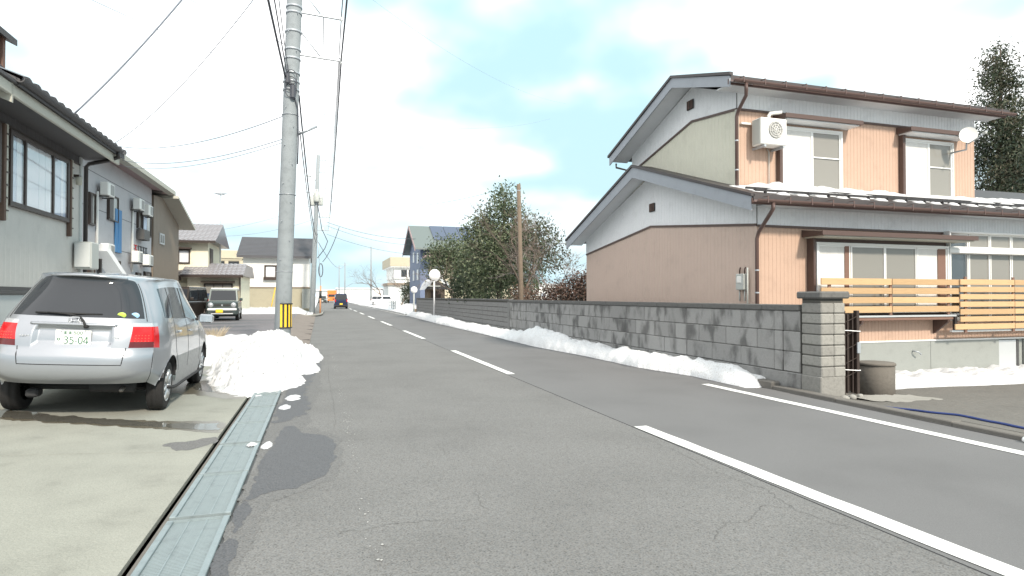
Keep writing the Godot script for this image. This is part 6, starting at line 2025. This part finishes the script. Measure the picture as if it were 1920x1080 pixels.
	tube("black_band", og, [V(0.03, 1.3, 52.4), V(0.035, 1.9, 52.4)], 0.10, M.black, 10)
	# wooden pole in the garden
	var w := thing("wooden_pole", "bare brown wooden pole standing in front of the evergreen trees", "pole", V(7.35, 0, 22.5))
	tube("shaft", w, [V(7.40, -0.3, 22.4), V(7.37, 2.0, 22.4), V(7.28, 5.75, 22.4)], 0.105, M.wood_pole, 14, 0.075)
	lathe("top_band", w, V(7.282, 5.5, 22.4), [[0.08, -0.02], [0.085, 0.02]], M.galv, 12)
	tube("hook", w, [V(7.28, 4.9, 22.3), V(7.28, 4.92, 22.2)], 0.012, M.galv, 5)
	# far poles
	for q in [[5.6, 150, 9.5, "distant pole just right of the blue van"], [5.0, 175, 10.0, "most distant thin pole above the blue van"], [9.3, 120, 11.0, "distant pole in line with the bare roadside tree"], [-1.2, 118, 9.0, "distant pole left of the orange lorry"]]:
		var f := thing("far_pole", q[3], "utility pole", V(q[0], 0, q[1]), "distant utility poles")
		tube("shaft", f, [V(q[0], 0, q[1]), V(q[0], q[2], q[1])], 0.19, M.pole, 10, 0.12)
		box("cross_arm", f, V(q[0], q[2] - 0.6, q[1]), Vector3(1.6, 0.1, 0.1), M.galv)

func wire(label: String, a: Vector3, b: Vector3, sag: float, r: float, m: Material = null) -> void:
	var pts := []
	var n := 24
	r *= 0.95
	for k in n + 1:
		var t := float(k) / n
		pts.append(a.lerp(b, t) - Vector3(0, sag * 4.0 * t * (1.0 - t), 0))
	tag(tube("overhead_wire", self, pts, r, m if m else M.wire, 5), label, "wire", "overhead wires")

func build_wires() -> void:
	# along the road, pole to pole, and on past the camera
	wire("wire from the end of the near pole's upper arm to the second pole", V(0.47, 8.28, 15.5), V(0.85, 12.3, 53), 0.6, 0.013)
	wire("wire from the middle of the near pole's upper arm to the second pole", V(0.05, 8.3, 15.5), V(0.4, 12.8, 53), 0.5, 0.011)
	wire("thick twisted cable from the near pole's lower arm to the second pole", V(0.47, 7.2, 15.5), V(0.75, 8.1, 53), 0.35, 0.022)
	wire("thin cable just beside the thick one on the near pole's lower arm", V(0.44, 7.26, 15.5), V(0.65, 7.0, 53), 0.3, 0.010)
	wire("telephone cable between the two concrete poles at splice box height", V(-0.5, 6.25, 15.5), V(-0.2, 6.6, 53), 1.2, 0.022)
	wire("lower telephone cable sagging between the two concrete poles", V(-0.48, 5.4, 15.5), V(-0.2, 5.9, 53), 0.9, 0.014)
	wire("right-hand wire running overhead from the near pole's upper arm end", V(0.47, 8.28, 15.5), V(0.55, 9.8, -14), 0.5, 0.013)
	wire("wire running overhead from the near pole's lower arm end", V(0.47, 7.2, 15.5), V(0.5, 8.6, -14), 0.5, 0.020)
	wire("thick dark cable running overhead on the left of the near pole", V(-0.80, 6.6, 15.4), V(-1.3, 7.3, -14), 0.35, 0.024)
	wire("dark cable running overhead next to the thick one left of the near pole", V(-0.78, 6.75, 15.4), V(-1.0, 8.1, -14), 0.3, 0.014)
	wire("thin third cable running overhead left of the near pole", V(-0.76, 6.9, 15.4), V(-0.75, 8.9, -14), 0.3, 0.010)
	# service drops to the left houses
	wire("thick service cable from the top edge of the picture down to the grey house roof", V(-4.0, 4.45, 12.0), V(-0.6, 8.8, 11.0), 0.25, 0.016, M.wire_light)
	wire("service cable from the near pole down to the apartment roof edge", V(-7.6, 7.3, 27.0), V(-0.8, 9.6, 15.5), 0.5, 0.012, M.wire_light)
	wire("cable from the near pole level to the left above the apartment eave", V(-0.8, 5.75, 15.5), V(-9.0, 8.0, 30), 0.5, 0.012, M.wire_light)
	wire("lower pair cable leaving the near pole towards the left, upper one", V(-0.8, 5.2, 15.5), V(-9.0, 7.6, 31), 0.45, 0.011, M.wire_light)
	wire("lower pair cable leaving the near pole towards the left, lower one", V(-0.8, 5.12, 15.5), V(-9.0, 7.35, 31), 0.45, 0.009, M.wire_light)
	wire("thin wire crossing the sky at top left to the near pole", V(-0.75, 6.5, 15.5), V(-12, 11.4, 16), 0.3, 0.008, M.wire_light)
	wire("second thin wire crossing the sky at top left above the first", V(-0.7, 7.4, 15.5), V(-13, 13.2, 16), 0.3, 0.008, M.wire_light)
	wire("wire from the roof aerial of the yellow house to the second pole", V(-7.2, 6.5, 51), V(-0.5, 9.0, 53), 0.2, 0.014, M.wire_light)
	wire("lower wire from the yellow house roof to the second pole", V(-7.2, 6.0, 51), V(-0.5, 7.8, 53), 0.3, 0.014, M.wire_light)
	# across the road to the right
	wire("long wire from the second pole across the road to the evergreen tree", V(-0.2, 9.6, 53), V(9.5, 7.4, 33), 0.9, 0.014, M.wire_light)
	wire("upper of three wires from the second pole to the blue house", V(0.5, 7.6, 53), V(8.9, 6.9, 58), 0.4, 0.018)
	wire("middle of three wires from the second pole to the blue house", V(0.5, 7.3, 53), V(8.9, 6.3, 58), 0.4, 0.014)
	wire("lowest of three wires from the second pole to the blue house", V(0.5, 6.6, 53), V(8.9, 5.4, 58), 0.35, 0.014)
	wire("short stay cable hanging off the second pole's right side", V(1.5, 7.2, 53), V(0.2, 4.3, 53), 0.35, 0.03)
	wire("far wire from the second pole to the distant pole right of the blue van", V(-0.2, 6.0, 53), V(5.6, 9.0, 150), 1.5, 0.03, M.wire_light)
	wire("thin wire crossing the sky from the near pole to the upper right", V(-0.5, 5.9, 15.5), V(13, 12.0, 34), 0.5, 0.004, M.wire_light)
	wire("faint high wire crossing the clouds at top centre", V(1.5, 11.0, 20), V(14, 13.0, 34), 0.6, 0.004, M.wire_light)

# ---------------------------------------------------------------- trees and small things
# leaf faces scattered through blobs: each blob is [centre, radii]
func leaves(called: String, parent: Node, blobs: Array, n: int, size: float, cols: Array, s: int, droop := 0.0, shell := 0.55, slim := 0.26) -> MeshInstance3D:
	rng.seed = s
	var o := off(parent)
	var V3 := PackedVector3Array()
	var NN := PackedVector3Array()
	var CC := PackedColorArray()
	var total := 0.0
	for b in blobs:
		total += b[1].x * b[1].y + b[1].y * b[1].z
	for b in blobs:
		var cnt := int(n * (b[1].x * b[1].y + b[1].y * b[1].z) / total)
		# leaves gather in sprays
		var sprays := maxi(6, cnt / 14)
		for k in sprays:
			var d := Vector3(rng.randfn(), rng.randfn(), rng.randfn()).normalized()
			var rr := lerpf(shell, 1.08, pow(rng.randf(), 0.6))
			var c: Vector3 = b[0] + d * b[1] * rr
			var col: Color = cols[rng.randi() % cols.size()]
			var g := 0.75 + 0.5 * rng.randf()
			col = Color(col.r * g, col.g * g, col.b * g)
			for q in 14:
				var p := c + Vector3(rng.randfn(), rng.randfn(), rng.randfn()) * size * 1.7
				var t := (Vector3(rng.randfn(), rng.randfn() - droop, rng.randfn()) + d * 0.5).normalized()
				var sd := t.cross(Vector3(rng.randfn(), rng.randfn(), rng.randfn())).normalized()
				var l := size * (0.7 + 0.7 * rng.randf())
				var w := l * slim
				var nn := t.cross(sd)
				var a := p - o
				for v in [a, a + t * l * 0.5 + sd * w, a + t * l, a, a + t * l, a + t * l * 0.5 - sd * w]:
					V3.append(v)
					NN.append(nn)
					CC.append(col)
	var arr := []
	arr.resize(Mesh.ARRAY_MAX)
	arr[Mesh.ARRAY_VERTEX] = V3
	arr[Mesh.ARRAY_NORMAL] = NN
	arr[Mesh.ARRAY_COLOR] = CC
	var am := ArrayMesh.new()
	am.add_surface_from_arrays(Mesh.PRIMITIVE_TRIANGLES, arr)
	if not M.has("leaf"):
		M.leaf = StandardMaterial3D.new()
		M.leaf.vertex_color_use_as_albedo = true
		M.leaf.roughness = 0.6
		M.leaf.cull_mode = BaseMaterial3D.CULL_DISABLED
		M.leaf.backlight_enabled = true
		M.leaf.backlight = Color(0.25, 0.3, 0.15)
	return mi(called, parent, am, M.leaf)

func grow(st: SurfaceTool, p: Vector3, dir: Vector3, length: float, r: float, depth: int, spread: float, lift: float) -> void:
	var pts := [p]
	var q := p
	var d := dir
	for k in 3:
		d = (d + Vector3(rng.randfn(), rng.randfn() + lift, rng.randfn()) * 0.16).normalized()
		q += d * length / 3.0
		pts.append(q)
	add_tube(st, pts, r, r * 0.62, 5 if r > 0.03 else 3)
	if depth == 0:
		return
	var n := 2 + rng.randi() % 2 + (1 if depth < 3 else 0)
	for k in n:
		var nd := (d + Vector3(rng.randfn(), rng.randfn() * 0.7 + lift, rng.randfn()) * spread).normalized()
		var at_: Vector3 = pts[1 + rng.randi() % 3] if k > 0 else q
		grow(st, at_, nd, length * rng.randf_range(0.6, 0.85), maxf(r * 0.55, 0.006), depth - 1, spread, lift)

func bare_tree(parent: Node, base: Vector3, height: float, s: int, m: Material, depth := 5, trunk := 0.1, spread := 0.55, called := "branches") -> void:
	rng.seed = s
	var st := begin(false)
	grow(st, base - off(parent), Vector3(rng.randfn() * 0.1, 1, rng.randfn() * 0.1).normalized(), height * 0.36, trunk, depth, spread, 0.12)
	mi(called, parent, done(st), m)

func build_plants() -> void:
	var greens := [Color(0.07, 0.095, 0.05), Color(0.09, 0.115, 0.06), Color(0.05, 0.075, 0.04), Color(0.12, 0.135, 0.08)]
	var duller := [Color(0.06, 0.075, 0.04), Color(0.085, 0.085, 0.05), Color(0.045, 0.06, 0.035)]
	# tall evergreen
	var t := thing("evergreen_tree", "tallest evergreen tree behind the walls, left of the wooden pole", "tree", V(8.7, -0.16, 30))
	tube("trunk", t, [V(8.75, -0.2, 30), V(8.7, 2.0, 30), V(8.95, 4.5, 30), V(9.0, 6.4, 30)], 0.16, M.bark, 10, 0.05)
	for q in [[2.0, 0.9, 1.0], [2.8, -1.0, 0.6], [3.6, 0.9, -0.5], [4.4, -0.7, 0.4], [5.0, 0.6, 0.5]]:
		tube("limb", t, [V(8.8, q[0], 30), V(8.8 + q[1] * 0.6, q[0] + 0.5, 30 - q[2] * 0.6), V(8.8 + q[1], q[0] + 0.9, 30 - q[2])], 0.05, M.bark, 6, 0.02)
	leaves("crown", t, [[V(9.1, 6.2, 30), Vector3(0.75, 0.75, 0.8)], [V(8.9, 5.2, 30), Vector3(1.3, 0.9, 1.2)], [V(8.4, 4.3, 29.8), Vector3(1.7, 0.9, 1.4)], [V(9.7, 4.2, 30.2), Vector3(1.2, 1.0, 1.2)], [V(8.2, 3.1, 29.8), Vector3(1.8, 1.0, 1.5)], [V(9.5, 2.9, 30), Vector3(1.5, 1.1, 1.4)], [V(8.8, 1.7, 29.8), Vector3(1.9, 1.3, 1.5)], [V(7.9, 4.9, 30), Vector3(0.6, 0.5, 0.6)]], 26000, 0.13, greens, 101)
	# lower evergreen to its left
	t = thing("evergreen_tree", "broad low evergreen shrub tree left of the tallest evergreen", "tree", V(8.2, -0.16, 39))
	tube("trunk", t, [V(8.2, -0.2, 39), V(8.15, 1.6, 39), V(8.0, 3.6, 39)], 0.12, M.bark, 8, 0.05)
	tube("limb", t, [V(8.15, 1.4, 39), V(7.6, 2.5, 38.8), V(7.3, 3.4, 38.7)], 0.06, M.bark, 6, 0.02)
	tube("limb", t, [V(8.15, 1.2, 39), V(8.9, 2.4, 39.1), V(9.4, 3.4, 39)], 0.06, M.bark, 6, 0.02)
	leaves("crown", t, [[V(7.9, 4.3, 39), Vector3(1.2, 0.8, 1.1)], [V(7.35, 3.5, 39), Vector3(0.9, 0.9, 1.0)], [V(8.9, 3.8, 39), Vector3(1.2, 0.9, 1.1)], [V(9.2, 2.6, 39), Vector3(1.2, 1.2, 1.1)]], 11000, 0.14, greens, 102)
	bare_tree(t, V(8.0, 0.2, 38.3), 4.6, 301, M.twig, 5, 0.07, 0.6, "twigs")
	# dark bush at the foot
	t = thing("dark_bush", "dark leafy bush at the wall between the two evergreen trees", "bush", V(8.3, -0.1, 34))
	tube("stem", t, [V(8.3, -0.2, 34), V(8.3, 1.4, 34)], 0.06, M.bark, 6, 0.03)
	leaves("foliage", t, [[V(8.3, 1.6, 34), Vector3(1.3, 1.3, 1.2)], [V(8.9, 2.6, 34), Vector3(1.1, 1.1, 1.1)]], 8000, 0.12, [Color(0.035, 0.055, 0.028), Color(0.05, 0.07, 0.035)], 103)
	# leafy but thin tree right of the wooden pole
	t = thing("thin_tree", "half-bare brownish tree just right of the wooden pole", "tree", V(9.2, -0.16, 25))
	bare_tree(t, V(9.1, -0.2, 25), 5.4, 302, M.bark, 6, 0.10, 0.55)
	leaves("crown", t, [[V(9.1, 4.0, 25), Vector3(0.9, 0.7, 0.8)], [V(9.5, 3.1, 25), Vector3(0.9, 0.6, 0.8)]], 2200, 0.11, duller, 104, 0.0, 0.2)
	t = thing("bare_tree", "bare twiggy tree in front of the tallest evergreen's lower right side", "tree", V(8.0, -0.16, 25.5))
	bare_tree(t, V(8.05, -0.2, 25.5), 5.6, 303, M.twig, 6, 0.085, 0.5)
	t = thing("bare_tree", "pale bare tree nearest the pink house gable", "tree", V(10.8, -0.16, 26))
	bare_tree(t, V(10.7, -0.2, 26), 5.0, 304, M.twig_pale, 6, 0.08, 0.6)
	# brown clipped hedge
	t = thing("brown_hedge", "reddish brown winter hedge between the wooden pole and the pink house", "hedge", V(8.8, -0.16, 21))
	for k in 5:
		tube("stem", t, [V(8.2 + k * 0.35, -0.2, 21), V(8.2 + k * 0.35, 1.3, 21)], 0.03, M.bark, 5, 0.015)
	leaves("foliage", t, [[V(8.3, 1.2, 21), Vector3(0.6, 0.75, 0.7)], [V(8.95, 1.4, 20.6), Vector3(0.7, 0.8, 0.7)], [V(9.6, 1.5, 20.4), Vector3(0.7, 0.85, 0.7)]], 17000, 0.075, [Color(0.10, 0.055, 0.04), Color(0.075, 0.045, 0.035), Color(0.13, 0.075, 0.055), Color(0.05, 0.04, 0.03)], 105, 0.0, 0.3)
	t = thing("brown_bush", "small rust-brown bush at the foot of the wooden pole", "bush", V(7.9, -0.16, 23))
	tube("stem", t, [V(7.9, -0.2, 23.4), V(7.9, 1.1, 23.4)], 0.03, M.bark, 5, 0.015)
	leaves("foliage", t, [[V(7.9, 1.2, 23.4), Vector3(0.65, 0.65, 0.6)]], 2600, 0.08, [Color(0.14, 0.085, 0.06), Color(0.10, 0.065, 0.045)], 106, 0.0, 0.3)
	# conifers behind the pink house
	conifer("tall dark conifer rising at the right edge behind the pink house", V(32.6, -0.2, 22), 14.6, 2.6, 107)
	conifer("dark conifer just left of and behind the tallest one at right", V(31.5, -0.2, 25), 8.2, 2.3, 108)
	conifer("dark conifer at the far right edge in front of the others", V(31.0, -0.2, 19), 8.8, 2.6, 109)
	conifer("dark conifer partly hidden by the pink house's upper right corner", V(33.5, -0.2, 27.5), 8.6, 2.2, 110)
	# bare roadside trees in the distance
	for q in [[9.5, 100, 7.5, 311, "distant bare tree on the right verge before the beige building"], [11.5, 92, 6.5, 312, "thin bare tree in front of the beige building's white wall"], [10.6, 78, 5.0, 313, "bare sapling between the beige building and the blue house"]]:
		t = thing("roadside_tree", q[4], "tree", V(q[0], 0, q[1]), "distant bare roadside trees")
		bare_tree(t, V(q[0], 0, q[1]), q[2], q[3], M.twig, 5, 0.13, 0.5)
	t = thing("round_shrub", "small dark green shrub just left of the far wall's end", "shrub", V(9.3, 0, 66))
	tube("stem", t, [V(9.3, 0, 66), V(9.3, 1.2, 66)], 0.06, M.bark, 6, 0.03)
	leaves("foliage", t, [[V(9.3, 1.7, 66), Vector3(0.9, 1.1, 0.9)]], 2200, 0.16, greens, 114)
	# dry grass in the snow
	t = thing("dry_grass", "tuft of dry straw-coloured grass in the snow beside the hatchback", "grass tuft", V(-2.75, 0.3, 18.6))
	rng.seed = 55
	var st := begin()
	for k in 160:
		var a := rng.randf() * TAU
		var r := rng.randf() * 0.16
		var b := V(-2.75 + cos(a) * r * 1.1, 0.22, 18.6 + sin(a) * r) - off(t)
		var l := rng.randf_range(0.15, 0.42)
		var tip := b + Vector3(cos(a) * l * 0.55 + rng.randfn() * 0.08, l, sin(a) * l * 0.4)
		var sd := Vector3(0.006, 0, 0.003)
		var mid := (b + tip) / 2 + Vector3(0, 0.05, 0)
		quad(st, b - sd, mid - sd, mid + sd, b + sd)
		tri3(st, mid - sd, tip, mid + sd)
	mi("blades", t, done(st), mat(0.42, 0.36, 0.27, 0.9))

func conifer(label: String, base: Vector3, height: float, radius: float, s: int) -> void:
	var t := thing("conifer", label, "tree", base, "conifers behind the pink house")
	tube("trunk", t, [base, base + Vector3(0, height * 0.5, 0), base + Vector3(0.1, height * 0.97, 0)], 0.28, M.bark, 10, 0.03)
	rng.seed = s
	var blobs := []
	var n := 34
	for k in n:
		var f := float(k) / n
		var y := lerpf(0.08, 0.97, f) * height
		var rr := radius * pow(1.0 - f, 0.75) * rng.randf_range(0.6, 1.1) + 0.12
		for q in (3 if f < 0.7 else 2):
			var a := rng.randf() * TAU
			blobs.append([base + Vector3(cos(a) * rr * 0.72, y + rng.randfn() * 0.15, sin(a) * rr * 0.72), Vector3(rr * 0.42 + 0.15, 0.42 + 0.1 * rng.randf(), rr * 0.42 + 0.15)])
	leaves("crown", t, blobs, 62000, 0.17, [Color(0.03, 0.048, 0.028), Color(0.045, 0.06, 0.03), Color(0.06, 0.068, 0.038), Color(0.075, 0.066, 0.04)], s + 500, 0.5, 0.2, 0.17)

func build_small_things() -> void:
	# round sign on a white post by the wall
	var s := thing("round_sign", "white round sign on a white post standing in the snow ridge", "sign", V(6.5, 0.1, 36.3))
	tube("post", s, [V(6.5, 0.0, 36.3), V(6.5, 2.35, 36.3)], 0.045, M.white_paint, 10)
	lathe("disc", s, V(6.52, 2.72, 36.25), [[0.0, -0.02], [0.33, -0.02], [0.34, 0.0], [0.33, 0.02], [0.0, 0.03]], M.white_paint, 28, Vector3.BACK)
	box("cross_bar", s, V(6.5, 2.05, 36.28), Vector3(0.75, 0.05, 0.03), M.grey_plastic, 0.01)
	tube("clamp", s, [V(6.5, 2.3, 36.3), V(6.51, 2.6, 36.27)], 0.03, M.galv, 8)
	s = thing("small_sign", "small pale round sign past the end of the far wall", "sign", V(6.9, 0.0, 47.5))
	tube("post", s, [V(7.0, 0.0, 48), V(7.0, 1.7, 48)], 0.05, M.grey_plastic, 8)
	lathe("disc", s, V(7.0, 1.95, 47.95), [[0.0, 0.0], [0.26, 0.0], [0.26, 0.03], [0.0, 0.03]], M.white_paint, 20, Vector3.BACK)
	box("base_block", s, V(7.6, 0.25, 49.0), Vector3(1.0, 0.4, 0.4), M.wood_pole, 0.03)
	# curved kerb beyond the car park
	var k := structure("curb")
	var pts := []
	for q in 14:
		var a := lerpf(-0.2, 1.5, q / 13.0)
		pts.append(V(-1.1 + 1.25 * sin(a), 0.10, 44.5 + 6.0 - 6.0 * cos(a) + 0.0))
	pts.append(V(0.3, 0.08, 58))
	tube("stones", k, pts, 0.09, M.curb_light, 6)
	# low garden wall and bits on the right verge
	var f := thing("verge_fence", "low pale fence among the snow on the right verge", "fence", V(9, 0, 70))
	for q in 9:
		box("fence_post", f, V(7.4 + 0.22 * q, 0.5, 64 + q * 3.6), Vector3(0.12, 0.9, 0.12), M.pale_foot, 0.01)
	for y in [0.45, 0.8]:
		tube("fence_rail", f, [V(7.4, y, 64), V(9.16, y, 92.8)], 0.04, M.pale_foot, 6)
